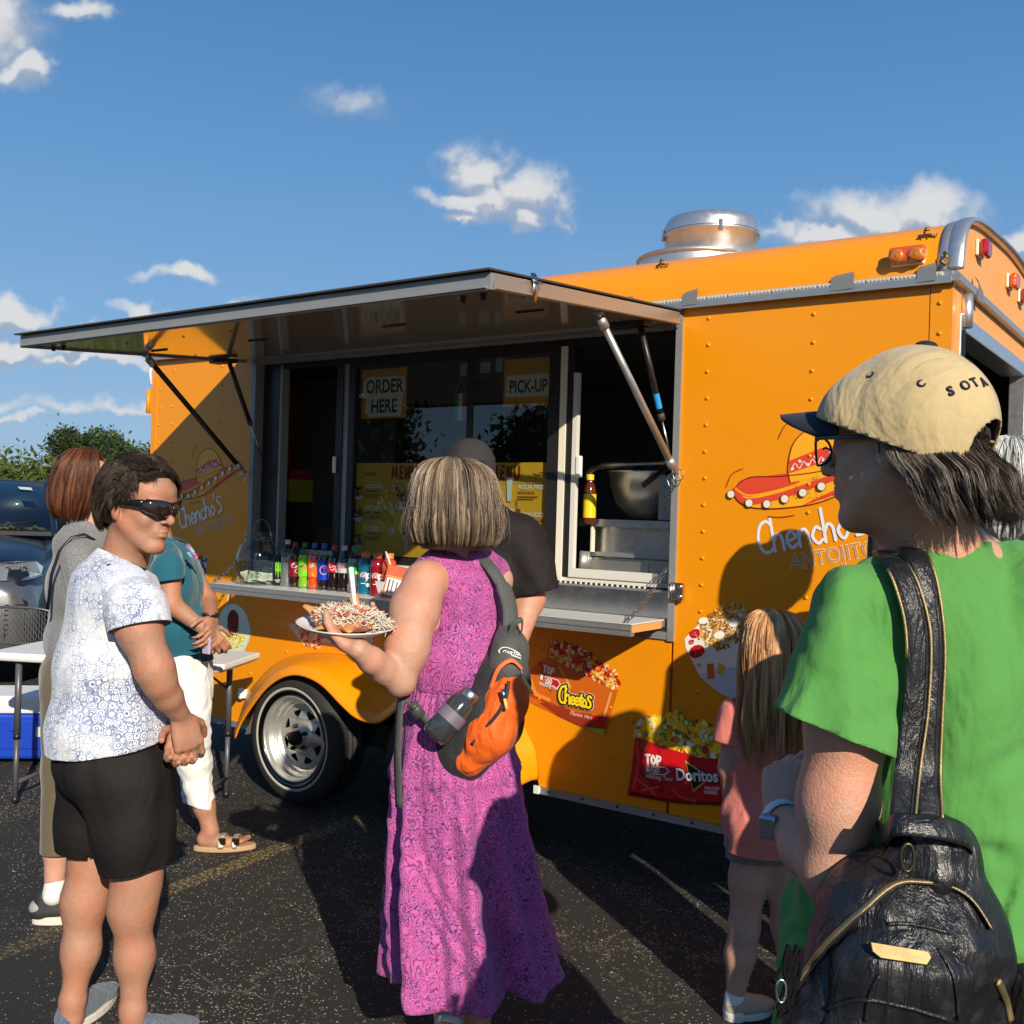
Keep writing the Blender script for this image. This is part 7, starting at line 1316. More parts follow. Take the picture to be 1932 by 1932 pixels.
for a_, (hx, hd, tx, td) in (((1387, 1885), (1382, .0, 1432, .12)), ((1494, 1885), (1490, .0, 1520, .14))):
    v = Vol(); v.path([P(a_[0], a_[1]-5, D6+.01), P(a_[0]-1, a_[1]+20, D6+.01), P(a_[0]-1, a_[1]+42, D6+.02)], [.031, .032, .036], .01); skin(v, .006, SOCK, 'sock', p6); shoe(p6, base(hx-8, D6+hd+.0), base(tx+24, D6+td-.06), mat('tan_canvas', (.42, .35, .24), .8, bump=(120, .5, .003)), SHOE_SOLE, .038, .06, .022)
pr6 = [(.006, .006, -.01, .142), (.052, .056, -.01, .134), (.082, .090, -.015, .10), (.090, .098, -.02, .04), (.092, .096, -.03, -.04), (.098, .085, -.045, -.12), (.100, .065, -.060, -.20), (.085, .050, -.068, -.28), (.055, .03, -.070, -.345)]
H6 = hairmat('strawberry_blond_hair', [(.15, .055, .018), (.36, .16, .06), (.60, .30, .125), (.80, .47, .22), (.95, .68, .38)], .38)
link_hair('hair', [profile_shell(h6, M6, pr6[:7], .90, .1, az=(R(130), R(410))), profile_hair(h6, M6, pr6, 6500, .0009, 42, az=(R(130), R(410)), jit=.014, wave=.014, waves=1.8, hem=.34, clump=60, start=(0, .3), steps=22, shade=(.1, 1))], H6, p6)
# ---------------------------------------------------------------- woman in green with the cap, nearest the camera
D7 = 1.42
p7 = empty('person', base(1780, D7), 'woman in green T-shirt and khaki cap, nearest to the camera at the right', 'person', 'people queueing at the trailer')
F7 = facing(125); M7 = frame(F7); FH7 = facing(138); MH7 = frame(FH7, UP+FH7*.06); s7 = .95; h7 = P(1700, 847, D7-.02); v = Vol(); T7 = head(v, h7, MH7, s7, neck=P(1765, 1045, D7))
v.cone(P(1768, 1040, D7), P(1825, 1095, D7+.02), .050, .060, .04).ell(P(1830, 1290, D7+.04), (.18, .11, .2), M7, .05)
sh7, el7, wr7 = P(1622, 1135, D7-.07), P(1572, 1640, D7-.09), P(1478, 1545, D7+.12)
v.path([sh7+UP*-.012, P(1600, 1350, D7-.09), P(1580, 1520, D7-.09), el7], [.046, .050, .048, .040], .03).path([el7, P(1528, 1600, D7+.0), wr7], [.040, .039, .025], .02).cone(el7-UP*.012, el7-UP*.020, .030, .026, .02)
hand(v, wr7, P(1482, 1478, D7+.15)-wr7, RH*.6+AW_*.6, -1, .95, (1.0, 1.1, 1.1, 1.1), .5)
skin(v, .0085, SK_FAIR, 'body', p7, fine=[(h7-[.16, .16, .17], h7+[.16, .16, .16], .0045), (wr7+[-.09, -.09, -.04], wr7+[.1, .1, .12], .0042), (el7+[-.09, -.09, -.08], sh7+[.11, .11, -.05], .0062)])
v = Vol(); v.ell(P(1800, 1130, D7+.02), (.185, .080, .055), M7, .06).ell(P(1838, 1250, D7+.04), (.205, .125, .17), M7, .06).ell(P(1815, 1500, D7+.06), (.20, .155, .2), M7, .08).ell(P(1790, 1750, D7+.07), (.225, .19, .2), M7, .08).cone(P(1780, 1830, D7+.07), P(1775, 2150, D7+.07), .225, .245, .06)
v.cone(P(1778, 1060, D7+.0), P(1800, 1105, D7+.02), .072, .11, .04).cone(P(1700, 1090, D7-.02), P(1652, 1125, D7-.05), .052, .056, .04).ell(P(1660, 1180, D7-.02), (.05, .05, .07), None, .06)
sl7 = Vol().path([P(1668, 1132, D7-.03), P(1628, 1160, D7-.065), P(1597, 1280, D7-.08), P(1572, 1400, D7-.088), P(1560, 1470, D7-.09)], [.054, .066, .070, .077, .080], .04); sr7 = Vol().path([P(1960, 1150, D7+.12), P(2060, 1300, D7+.2)], [.07, .08], .04)
def f7(X, Y, Z):
    a = folds(.017, 24, (.35, .2, 1), .26, 101)(X, Y, Z); b = folds(.009, 34, tuple(M7[0]-UP*.25), .25, 102)(X, Y, Z); w_ = np.clip((1.25-Z)/.22, 0, 1); return a*(1-.6*w_)+b*(.35+w_)
slv = nrm(P(1572, 1395, D7-.09)-P(1640, 1130, D7-.05)+UP*-.02+RH*-.03)
garment([(v, [(P(1775, 1038, D7), UP*1.0-RH*.05+F7*.2), (P(1780, 2050, D7), -UP)]), (sl7, [(P(1568, 1372, D7-.088), -UP*1.0-RH*.36)]), (sr7, [])], .0068, f7, cloth('green_jersey', (.085, .275, .060), wr=(5, .8, .022), sheen=.1), 'shirt', p7, thick=.003)
m_ = MB(); q = [T7(0, 0, 0)*0+P(1775, 1052, D7)+M7[0]*.080*math.cos(a)+M7[1]*.075*math.sin(a)+UP*(-.004-.018*math.sin(a)-.0*math.cos(a)) for a in np.linspace(0, 2*math.pi, 30)[:-1]]
q7 = np.array(P(1790, 960, D7+.07)); g7 = lambda l, z: q7+M7[0]*l+UP*(z-q7[2]); v = Vol(); [v.path([g7(k*.08, .88), g7(k*.09, .50), g7(k*.10, .07)], [.13, .085, .062], .04) for k in (-1, 1)]; [shoe(p7, tuple(g7(k*.10, 0)-F7*.09), tuple(g7(k*.10, 0)+F7*.17), BLACK, SHOE_SOLE) for k in (-1, 1)]; vv, ff = bake(v, .012); link('trousers', mesh('tr', vv, ff, True), cloth('navy_cotton', (.03, .04, .07)), p7)
# watch with white band
wd_ = nrm(wr7-P(1528, 1600, D7)); a1 = nrm(np.cross(wd_, UP)); b1 = np.cross(wd_, a1); wc_ = wr7-wd_*.006
MB().tube([wc_+(a1*math.cos(t)*.031+b1*math.sin(t)*.029) for t in np.linspace(0, 6.28, 21)[:-1]], (.0105, .0025), 8, flat=tuple(wd_), closed=True).build('watch_band', mat('white_rubber', (.68, .69, .68), .5), p7)
MB().box(tuple(P(1452, 1560, D7+.07)-[.014, .01, .018]), tuple(P(1452, 1560, D7+.07)+[.012, .01, .018])).build('watch_case', mat('watch_case', (.35, .35, .42), .15, .8), p7, bevel=.005)
# cap
KH = cloth('khaki_cotton', (.50, .385, .20), rough=.85, wr=(11, .65, .012), var=.10, sheen=.2); NV = cloth('navy_cotton_twill', (.012, .014, .032), rough=.75, wr=(20, .3, .005), sheen=.1)
MC7 = frame(FH7, UP*1-FH7*.10); hcap = P(1694, 872, D7-.02); c7, Tc7 = cap_on(hcap, MC7, 1.0, KH, p7, prof=1.16, hem=.020, slope=.26); s_ = 1.0
MB().lathe([(.0005, .008), (.010, .007), (.0145, .002), (.015, -.003)], 18, (0, 0, 0)).build('x', NV, None) if False else None
tp = Tc7(0, -.018, .158); v = Vol(); v.ell(tp, (.015, .015, .007), MC7, .002); skin(v, .003, NV, 'cap_button', c7)
nb_, nl = 14, 17; V_ = []
for i in range(nb_):
    t = i/(nb_-1)
    for j in range(nl):
        u = j/(nl-1)*2-1; l = u*(.074-.010*t*t); f_ = .078*math.sqrt(max(0, 1-(u*.74)**2))+.002+t*(.098*math.sqrt(max(0.02, 1-(u*.93)**2))); V_.append(Tc7(l, f_, .066-.014*t-.036*u*u*(1-.2*t)))
me = mesh('brim', V_, [(i*nl+j, i*nl+j+1, (i+1)*nl+j+1, (i+1)*nl+j) for i in range(nb_-1) for j in range(nl-1)], True); o = link('cap_brim', me, NV, c7); md = o.modifiers.new('s', 'SOLIDIFY'); md.thickness = .005; md.offset = 0
from mathutils.bvhtree import BVHTree
CBV = BVHTree.FromPolygons([p.co.copy() for p in c7.data.vertices], [list(q.vertices) for q in c7.data.polygons]); cc7 = Tc7(0, -.012, .045)
def capsurf(az, el, lift=.0016):
    """point and outward normal on the crown of the cap, az from the front round its left side"""
    d = nrm(MC7[0]*math.sin(az)*math.cos(el)+MC7[1]*math.cos(az)*math.cos(el)+MC7[2]*math.sin(el)); h_ = CBV.ray_cast(Vector(cc7+d*.4), Vector(-d))
    return (np.array(h_[0])+d*lift, d) if h_[0] is not None else None
SEAM = mat('khaki_seam', (.30, .22, .11), .9)
for az in (R(90), R(35), R(150), R(-150), R(-90), R(-35)):
    pts = [q for q in (capsurf(az, el, .0016) for el in np.linspace(R(-12), R(86), 26)) if q is not None and np.linalg.norm(q[0]-cc7) > .07]; MB().tube([q[0] for q in pts], (.0013, .0008), 5).build('cap_seam', SEAM, c7)
for az, el in ((R(62), R(40)), (R(115), R(33)), (R(182), R(56)), (R(2), R(56))):
    c, nn_ = capsurf(az, el, .0018); a1_ = nrm(np.cross(nn_, UP)); b1_ = np.cross(nn_, a1_); MB().tube([c+(a1_*math.cos(t)+b1_*math.sin(t))*.0045 for t in np.linspace(0, 6.28, 13)[:-1]], .0021, 6, closed=True).build('cap_eyelet', NV, c7); MB().tube([c-nn_*.003, c+nn_*.0006], .004, 8).build('eyelet_hole', BLACK, c7)
for ch, az, el in (('S', R(137), R(27)), ('O', R(147), R(31)), ('T', R(157.5), R(34)), ('A', R(168), R(35))):
    c, nn_ = capsurf(az, el, .0036); right_ = nrm(np.cross(UP, nn_)); right_ = nrm(right_+UP*.32-nn_*(UP@nn_)*.32); up_ = np.cross(nn_, right_)
    sub = Flat(0, .0); sub.text(ch, -.0055, -.006, .018, (.014, .014, .03), bold=.03); mb = MB(); mb.add([tuple(c+right_*a+up_*b) for a, y, b in sub.m.v], sub.m.f); o = mb.build('cap_lettering', NV, c7, fixn=False); md = o.modifiers.new('s', 'SOLIDIFY'); md.thickness = .0025; md.offset = 0
rim = [q[0] for q in (capsurf(math.pi+math.atan2(.046*math.cos(t), .10), R(-9)+math.atan2(.052*math.sin(t), .10), .0) for t in np.linspace(0, math.pi, 17)) if q is not None]
if len(rim) > 3: MB().tube(rim, .0022, 6).build('opening_hem', KH, c7)
MB().tube([Tc7(-.046, -.094, .014), Tc7(-.02, -.108, .010), Tc7(.01, -.110, .009), Tc7(.046, -.096, .014)], (.011, .0022), 8, flat=(0, 0, 1)).build('cap_strap', KH, c7)
# glasses
GB = mat('dark_glasses_frame', (.012, .011, .013), .2); g_ = MB()
for q in (-1, 1): g_.tube([T7(q*(.006+.026)+.026*math.cos(a)*1.0, .112-.010*abs(math.cos(a)) if True else 0, .004+.022*math.sin(a)*(1.0)) for a in np.linspace(0, 6.28, 21)[:-1]], .0018, 6, closed=True)
g_.tube([T7(.058, .100, .016), T7(.074, .088, .018)], (.005, .002), 6); g_.tube([T7(-.012, .112, .008), T7(0, .114, .011), T7(.012, .112, .008)], .0016, 6); gg = g_.build('glasses', GB, p7); MB().tube([T7(.074, .088, .018), T7(.079, .04, .015), T7(.080, .0, .011)], (.0032, .0018), 8, flat=(0, 0, 1)).build('glasses_arm', mat('slate_arm', (.05, .07, .085), .3), gg)
# hair under the cap
H7 = hairmat('dark_greying_hair', [(.012, .008, .007), (.028, .019, .015), (.065, .045, .034), (.17, .135, .105), (.42, .37, .31)], .36)
pr7 = [(.072, .080, -.004, .030), (.077, .088, -.010, -.002), (.083, .094, -.018, -.022), (.086, .096, -.034, -.040), (.088, .086, -.048, -.068), (.088, .080, -.060, -.092), (.084, .074, -.072, -.112)]
link_hair('hair', [profile_shell(h7, MH7, pr7[:5], .90, .05, az=(R(192), R(345))), profile_hair(h7, MH7, pr7, 11000, .00050, 52, az=(R(186), R(350)), jit=.014, wave=.011, waves=1.1, hem=.30, clump=80, start=(0, .35), steps=20, shade=(-.15, .95)),
    profile_hair(h7, MH7, [(a*1.04, b*1.04, c, d) for a, b, c, d in pr7], 900, .0005, 53, az=(R(325), R(358)), jit=.010, wave=.007, waves=1.1, hem=.3, clump=30, start=(0, .3), steps=20, shade=(.5, 1.0)),
    profile_hair(h7, MH7, [(.058, .080, -.008, .066), (.060, .090, -.010, .040), (.060, .094, -.012, .014), (.060, .094, -.014, -.01)], 900, .0005, 57, az=(R(225), R(315)), jit=.008, wave=.004, hem=.2, clump=20, steps=12, shade=(.0, .5))], H7, p7)

# ---------------------------------------------------------------- black leather backpack
LE = bpy.data.materials.new('black_leather'); LE.use_nodes = True; t = NT(LE.node_tree); b = t.n['Principled BSDF']; o = t.new('ShaderNodeTexCoord').outputs['Object']
t.set(b, 'Base Color', t.mix(t.smooth(t.noise(o, 30, 4), .5, .75), (.010, .010, .012), (.035, .034, .035))); t.set(b, 'Roughness', t.math('MULTIPLY_ADD', t.noise(o, 22, 4), .22, .27))
hh = t.math('ADD', t.math('MULTIPLY', t.noise(t.vmath('MULTIPLY', o, (1.5, 1.5, .5)), 16, 5, .6, dist=1.0), 1.0), t.math('MULTIPLY', t.vor(o, 420, 'F1', 'Distance'), .02)); bn = t.new('ShaderNodeBump', ins={'Height': hh, 'Strength': .55, 'Distance': .022}); t.l.new(bn.outputs[0], b.inputs['Normal'])
GOLD = mat('brass_zip', (.42, .31, .15), .42, .85, bump=(900, .8, .001)); DB = D7-.17
bp = empty('backpack', tuple(P(1700, 1900, DB)), 'black leather backpack with brass zips worn by the woman in green', 'backpack')
MBp = frame(facing(118)); v = Vol()
v.ell(P(1702, 1850, DB), (.125, .070, .15), MBp, .05).ell(P(1690, 2000, DB), (.150, .080, .14), MBp, .05).cone(P(1762, 1612, DB+.01), P(1725, 1730, DB), .052, .098, .05).cone(P(1660, 1760, DB), P(1600, 1930, DB+.0), .05, .075, .05).cone(P(1790, 1760, DB+.02), P(1830, 1950, DB+.03), .045, .065, .05)
vv, ff = bake(v, .0062, 0, lambda X, Y, Z: folds(.007, 30, (0, .2, 1), .30, 111)(X, Y, Z)+folds(.004, 45, tuple(RH), .5, 112)(X, Y, Z)*.7); link('bag_body', mesh('backpack', vv, ff, True), LE, bp)
v = Vol(); v.ell(P(1690, 1930, DB-.035), (.100, .055, .14), MBp, .04).ell(P(1640, 2010, DB-.06), (.085, .05, .07), MBp, .03).cone(P(1706, 1700, DB-.03), P(1700, 1800, DB-.04), .045, .085, .04)
vv, ff = bake(v, .0055, 0, lambda X, Y, Z: folds(.0065, 38, (0, 0, 1), .22, 113)(X, Y, Z)); link('front_pocket', mesh('pocket', vv, ff, True), LE, bp)
from mathutils.bvhtree import BVHTree
def bvh_of(names):
    V_, F_ = [], []
    for o in bp.children:
        if o.name.split('.')[0] in names: b_ = len(V_); V_ += [p.co.copy() for p in o.data.vertices]; F_ += [[b_+i for i in q.vertices] for q in o.data.polygons]
    return BVHTree.FromPolygons(V_, F_)
BV = bvh_of(('bag_body', 'front_pocket'))
def onbag(px, py, lift=.002):
    o_ = Vector(P(px, py, .4)); d_ = (Vector(P(px, py, 2.0))-o_).normalized(); hit = BV.ray_cast(o_, d_)
    return (hit[0]+hit[1]*lift, hit[1]) if hit[0] is not None else (Vector(P(px, py, DB)), Vector(-AW_))
def seamline(name, pts, rad, m_, lift=.002, parent=bp):
    pp = smooth_path([(a, b, 0) for a, b in pts], 6); q = [onbag(a[0], a[1], lift) for a in pp]; return MB().tube([x[0] for x in q], rad, 8, flat=tuple(q[0][1].cross(q[1][0]-q[0][0]))).build(name, m_, parent)
z1_ = [(1478, 1905), (1520, 1835), (1572, 1768), (1632, 1712), (1688, 1668), (1740, 1664), (1790, 1672), (1832, 1700), (1866, 1752)]
seamline('zip', z1_, (.0060, .0022), GOLD); seamline('zip_tape', z1_, (.0100, .0012), mat('black_tape', (.015, .015, .016), .7), .0006)
seamline('zip', [(1880, 1850), (1896, 1885), (1905, 1925)], (.005, .0022), GOLD)
seamline('leather_seam', [(1676, 1743), (1720, 1744), (1790, 1762)], (.0025, .0015), LE); seamline('leather_seam', [(1660, 1840), (1640, 1880), (1632, 1925)], (.0025, .0015), LE); seamline('leather_seam', [(1770, 1790), (1800, 1850), (1806, 1925)], (.0025, .0015), LE); seamline('leather_seam', [(1560, 1905), (1620, 1885), (1700, 1895), (1800, 1925)], (.003, .002), LE)
# brass plate
q0, n0 = onbag(1698, 1802, .003); rr0 = Vector(RH); up0 = n0.cross(rr0).normalized()*-1; up0 = up0 if up0.z > 0 else -up0; rr0 = up0.cross(n0).normalized(); rr0 = rr0 if rr0.dot(Vector(RH)) > 0 else -rr0
rr0 = (rr0-up0*.16).normalized(); up0 = (up0-rr0*up0.dot(rr0)).normalized()
m_ = MB(); pts = [(-.033, .008), (.030, .008), (.033, .002), (.028, -.007), (-.022, -.008), (-.031, -.002)]; k = len(pts)
m_.add([q0+rr0*a+up0*b for a, b in pts]+[q0+rr0*a*.96+up0*b*.9+n0*.0025 for a, b in pts], [tuple(range(k, 2*k))]+[(i, (i+1) % k, k+(i+1) % k, k+i) for i in range(k)]); m_.build('name_plate', mat('dull_brass', (.26, .20, .09), .4, .9, var=(60, .3)), bp)
sub = Flat(0, 0.); [sub.line([(-.026+q*.0048, -.002+.0015*(q % 2)), (-.0235+q*.0048, .002-.001*(q % 3))], .0009, (.5, .4, .2)) for q in range(11)]; mb = MB(); mb.add([q0+rr0*a+up0*b+n0*.0029 for a, y, b in sub.m.v], sub.m.f, False, (.5, .42, .25)); mb.build('plate_lettering', PRINT, bp, fixn=False)
# straps that meet at the top of the bag, and the grab loop
BVs = None
def strap(name, pts, w_, tk=.0035): return MB().tube(smooth_path(pts, 6), (w_, tk), 10, flat=tuple(RH)).build(name, LE, bp)
S1 = [P(1668, 1042, D7-.02), P(1688, 1062, D7-.105), P(1712, 1110, D7-.135), P(1732, 1200, D7-.145), P(1728, 1330, D7-.150), P(1712, 1450, D7-.160), P(1700, 1560, DB-.045)]
S2 = [P(1716, 1030, D7-.01), P(1728, 1052, D7-.10), P(1745, 1110, D7-.125), P(1757, 1220, D7-.135), P(1752, 1350, D7-.14), P(1748, 1460, D7-.15), P(1752, 1560, DB-.03)]
strap('shoulder_strap', S2, .0155); strap('shoulder_strap', S1, .0165)
for S_, dx in ((S1, .0150), (S2, .0165), (S1, -.0150)):
    pp = [np.array(q)+RH*dx*(1 if dx > 0 else 1)-AW_*.002 for q in smooth_path(S_, 6)][(4 if dx > 0 else 8):(-1 if dx > 0 else -16)]; MB().tube(pp, .0019, 6).build('strap_zip', GOLD, bp)
for S_ in (S1, S2):
    for dx in (.009, -.009): MB().tube([np.array(q)+RH*dx-AW_*.0042 for q in smooth_path(S_, 6)][3:], .0007, 4).build('stitching', mat('black_thread', (.03, .03, .035), .6), bp)
lp = [P(1672, 1572, DB-.03), P(1690, 1556, DB-.07), P(1740, 1558, DB-.075), P(1795, 1568, DB-.07), P(1828, 1582, DB-.045), P(1820, 1600, DB-.01), P(1760, 1592, DB+.02), P(1700, 1580, DB+.015)]
MB().tube(smooth_path(lp+[lp[0]], 5)[:-1], (.0140, .0028), 10, flat=(0, 0, 1), closed=True).build('grab_loop', LE, bp)
m_ = MB(); c = P(1712, 1618, DB-.075); m_.tube([c+RH*.0075*math.cos(a)+UP*(.016*math.sin(a)) for a in np.linspace(0, 6.28, 17)[:-1]], .0022, 6, closed=True); m_.build('zip_pull', mat('dark_brass', (.10, .085, .05), .4, .9), bp)
v = Vol(); v.cone(P(1755, 1600, DB-.02), P(1748, 1632, DB-.02), .042, .050, .02); vv, ff = bake(v, .006, 0, folds(.006, 60, (0, 0, 1), .2, 118)); link('gathered_top', mesh('g', vv, ff, True), LE, bp)
strap('side_strap', [P(1640, 1505, D7-.10), P(1655, 1545, D7-.12), P(1672, 1590, DB-.01)], .005)
v = Vol(); v.cone(P(1935, 1850, DB-.02), P(1932, 1990, DB-.02), .020, .022, .01); vv, ff = bake(v, .005); link('rolled_umbrella_pocket', mesh('u', vv, ff, True), LE, bp)
kc = MB(); r_ = random.Random(3)
for i in range(9):
    a = P(1500+r_.uniform(-14, 14), 1792+r_.uniform(-10, 10), DB-.03); b_ = P(1470+r_.uniform(-22, 30), 1880+r_.uniform(-30, 60), DB-.04); kc.tube(smooth_path([a, (a+b_)/2+RH*r_.uniform(-.012, .012), b_], 4), .0028, 5)
kc.build('hanging_cords', mat('black_cord', (.006, .006, .006), .95, spec=.1), bp)
MB().tube([P(1474+8*math.cos(a)*1.2, 1870+22*math.sin(a), DB-.06) for a in np.linspace(0, 6.28, 13)[:-1]], .0016, 6, closed=True).build('key_ring', STEEL, bp)

# ---------------------------------------------------------------- white-haired person and the person behind the cap
D8 = 2.32
p8 = empty('person', base(1905, D8), 'white-haired person at the right edge, half hidden by the woman in green', 'person', 'people queueing at the trailer')
F8 = facing(100); M8 = frame(F8); h8 = P(1903, 948, D8); v = Vol(); head(v, h8, frame(facing(85)), 1.04, neck=P(1905, 1040, D8)); v.ell(P(1900, 1200, D8), (.16, .1, .25), M8); skin(v, .009, SK_FAIR, 'body', p8, fine=[(h8-.15, h8+.15, .005)])
v = Vol(); v.ell(P(1900, 1090, D8), (.17, .09, .06), M8, .05).ell(P(1900, 1200, D8), (.185, .13, .18), M8, .05).ell(P(1900, 1420, D8), (.185, .15, .25), M8, .06).path([P(1780, 1100, D8), P(1760, 1250, D8), P(1770, 1380, D8)], [.065, .05, .035], .03).path([P(2020, 1100, D8), P(2050, 1250, D8)], [.065, .05], .03); vv, ff = bake(v, .011, 0, folds(.009, 24, (0, 0, 1), .4, 121)); link('shirt', mesh('s', vv, ff, True), cloth('dark_green_jersey', (.02, .06, .03)), p8)
q8 = np.array(P(1900, 960, D8)); g8 = lambda l, z: q8+M8[0]*l+UP*(z-q8[2]); v = Vol(); [v.path([g8(k*.07, .92), g8(k*.08, .50), g8(k*.09, .07)], [.12, .08, .06], .04) for k in (-1, 1)]; vv, ff = bake(v, .012); link('trousers', mesh('t', vv, ff, True), cloth('grey_cotton', (.10, .10, .11)), p8); [shoe(p8, tuple(g8(k*.09, 0)-F8*.08), tuple(g8(k*.09, 0)+F8*.16), BLACK, SHOE_SOLE) for k in (-1, 1)]
MW = frame(facing(85)); pr8 = [(.008, .008, -.01, .146), (.058, .062, -.01, .138), (.088, .098, -.014, .105), (.098, .108, -.02, .045), (.096, .100, -.030, -.01), (.088, .082, -.040, -.055), (.070, .055, -.046, -.088)]
H8 = hairmat('white_hair', [(.30, .29, .27), (.48, .46, .43), (.64, .62, .57), (.78, .76, .70)], .45)
link_hair('hair', [profile_shell(h8, MW, pr8, .93, .1, az=(R(150), R(395))), profile_hair(h8, MW, pr8, 3400, .0011, 62, az=(R(140), R(400)), jit=.012, wave=.016, waves=2.2, hem=.12, clump=60, start=(0, .3), shade=(.1, 1)), tufts(h8+MW[2]*.03-MW[1]*.016, MW, np.array((.094, .106, .098)), 1300, .035, .0010, 63, -.1, .3, (.3, 1))], H8, p8)
p9 = empty('person', (-.74, 3.25, 0), 'tall person in dark clothes standing beyond the green-shirted woman, whose shadow falls on the logo', 'person', 'people queueing at the trailer')
c9 = np.array([-.74, 3.25, 1.73]); F9 = nrm(V3(-.9, .5, 0)); M9 = frame(F9); v = Vol(); head(v, c9, M9, 1.05, neck=c9-UP*.16); v.path([c9+V3(.03, 0, -.8), c9+V3(.03, .05, -1.1), c9+V3(.03, .05, -1.48)], [.09, .06, .04], .03); skin(v, .010, SK_TAN, 'body', p9)
v = Vol(); v.ell(c9-UP*.25, (.18, .09, .06), M9, .05).ell(c9-UP*.38, (.19, .13, .17), M9, .05).ell(c9-UP*.65, (.18, .15, .2), M9, .05); [v.path([c9-UP*.25+M9[0]*q*.18, c9-UP*.5+M9[0]*q*.22, c9-UP*.62+M9[0]*q*.12+F9*.16], [.06, .045, .035], .03) for q in (-1, 1)]; vv, ff = bake(v, .011, 0, folds(.008, 24, (0, 0, 1), .4, 131)); link('shirt', mesh('s', vv, ff, True), cloth('dark_jersey', (.03, .03, .035)), p9)
v = Vol(); [v.path([c9-UP*.78+M9[0]*q*.08, c9-UP*1.1+M9[0]*q*.09, c9-UP*1.67+M9[0]*q*.09], [.11, .075, .06], .03) for q in (-1, 1)]; vv, ff = bake(v, .012); link('trousers', mesh('t', vv, ff, True), mat('dark_jeans', (.02, .025, .04), .8), p9)
link_hair('hair', [profile_shell(c9, M9, pr2, .93, .1, az=(R(150), R(390))), profile_hair(c9, M9, pr2, 700, .0012, 72, az=(R(140), R(400)), jit=.01)], H1, p9)
# ================================================================== THINGS ON THE SERVING SHELF
SZ = 1.0825; CA = math.atan2(-3.66, 3.66)
def wrap(fl, c, r, ang, name, parent, m=PRINT, k=1.0):
    """flat print bent round a cylinder of radius r, centred on direction ang"""
    v = []
    for x, y, z in fl.m.v: a = ang+x/r; rr = r+.0004-(y)*k; v.append((c[0]+rr*math.cos(a), c[1]+rr*math.sin(a), c[2]+z))
    mb = MB(); mb.v = v; mb.f = fl.m.f; mb.c = fl.m.c; mb.sm = fl.m.sm; return mb.build(name, m, parent, fixn=False)
CLEARP = thin_glass('clear_bottle_plastic', (.80, .83, .83), 1.4, .05)
def bottle(x, y, label, liquid, cap, lab, labz, marks=None, kind='soda', h=.232, r=.0325, name='soda_bottle', cat='bottle', group='bottles lined up on the serving shelf'):
    e = empty(name, (x, y, SZ), label, cat, group); c = (x, y, SZ); k = h/.232
    if kind == 'soda': pr = [(.001, .002), (r*.55, .0), (r*.92, .006), (r*.97, .018), (r*.93, .040*k), (r*.86, .058*k), (r*.95, .078*k), (r, .095*k), (r, .150*k), (r*.92, .168*k), (r*.66, .190*k), (r*.42, .206*k), (r*.38, .212*k)]
    elif kind == 'contour': pr = [(.001, .002), (r*.6, .0), (r*.88, .006), (r*.90, .02), (r*.78, .055*k), (r*.88, .080*k), (r, .105*k), (r, .140*k), (r*.86, .165*k), (r*.60, .190*k), (r*.42, .206*k), (r*.38, .212*k)]
    elif kind == 'water': pr = [(.001, .002), (r*.95, .0), (r, .006), (r, .165*k), (r*.95, .176*k), (r*.62, .195*k), (r*.42, .204*k), (r*.40, .214*k)]
    else: pr = [(.001, .002), (r*.94, .0), (r, .006), (r, .012), (r*.93, .030*k), (r*.98, .050*k), (r*.98, .115*k), (r*.92, .125*k), (r, .138*k), (r, .160*k), (r*.86, .185*k), (r*.62, .198*k), (r*.60, .205*k)]
    fill = .80 if kind in ('soda', 'contour') else (.97 if kind == 'sport' else .78)
    m_l = mat('liquid_%s' % label.split()[0], liquid, .08, coat=.8, trans=0 if kind != 'water' else .9, ior=1.3)
    MB().lathe([q for q in pr if q[1] <= pr[-1][1]*fill], 24, c).build('drink', m_l, e)
    up = [q for q in pr if q[1] > pr[-1][1]*fill]; lo_ = [q for q in pr if q[1] <= pr[-1][1]*fill][-1:]
    if len(up) > 1: MB().lathe(lo_+up, 24, c).build('bottle_neck', CLEARP if kind != 'sport' else m_l, e)
    cr = .0145 if kind != 'sport' else .021; MB().lathe([(cr, pr[-1][1]-.004), (cr, h-.001), (cr*.9, h), (.0005, h)], 20, c).build('cap', mat('cap_%s' % str(cap), cap, .4), e)
    if lab: MB().lathe([(r*1.012, labz[0]*k), (r*1.014, labz[0]*k+.001), (r*1.014, labz[1]*k-.001), (r*1.012, labz[1]*k)], 28, c).build('label_band', mat('label_%s' % str(lab), lab, .35), e)
    if marks: fl = Flat(0, .00012); marks(fl, (labz[0]+labz[1])/2*k, (labz[1]-labz[0])*k); wrap(fl, c, r*1.014, CA, 'label_print', e)
    return e
W_ = (.85, .85, .85)
def m_doc(f, z, hh): f.disc((0, z+.012), .020, W_, 20, ry=.013, ang=.4); f.disc((0, z+.012), .018, lin(120, 15, 35), 20, ry=.011, ang=.4); f.text('Dr', -.012, z+.010, .013, W_, .4, bold=.02, shear=.3); f.disc((.010, z-.018), .010, W_, 16); f.disc((.010, z-.018), .008, lin(120, 15, 35), 16); f.line([(-.03, z+hh*.47), (.03, z+hh*.47)], .003, W_)
def m_dew(f, z, hh): f.poly([(-.03, z+.03), (-.005, z+.012), (.03, z+.026), (.03, z+.04), (-.03, z+.045)], lin(30, 90, 30)); f.text('Mtn', -.024, z-.004, .014, lin(20, 90, 30), .45, bold=.05, shear=.3); f.text('DEW', -.012, z-.016, .022, (.8, .1, .08), .45, bold=.05, shear=.3); f.poly([(-.03, z-.03), (.0, z-.02), (.03, z-.04), (-.02, z-.05)], lin(120, 190, 20))
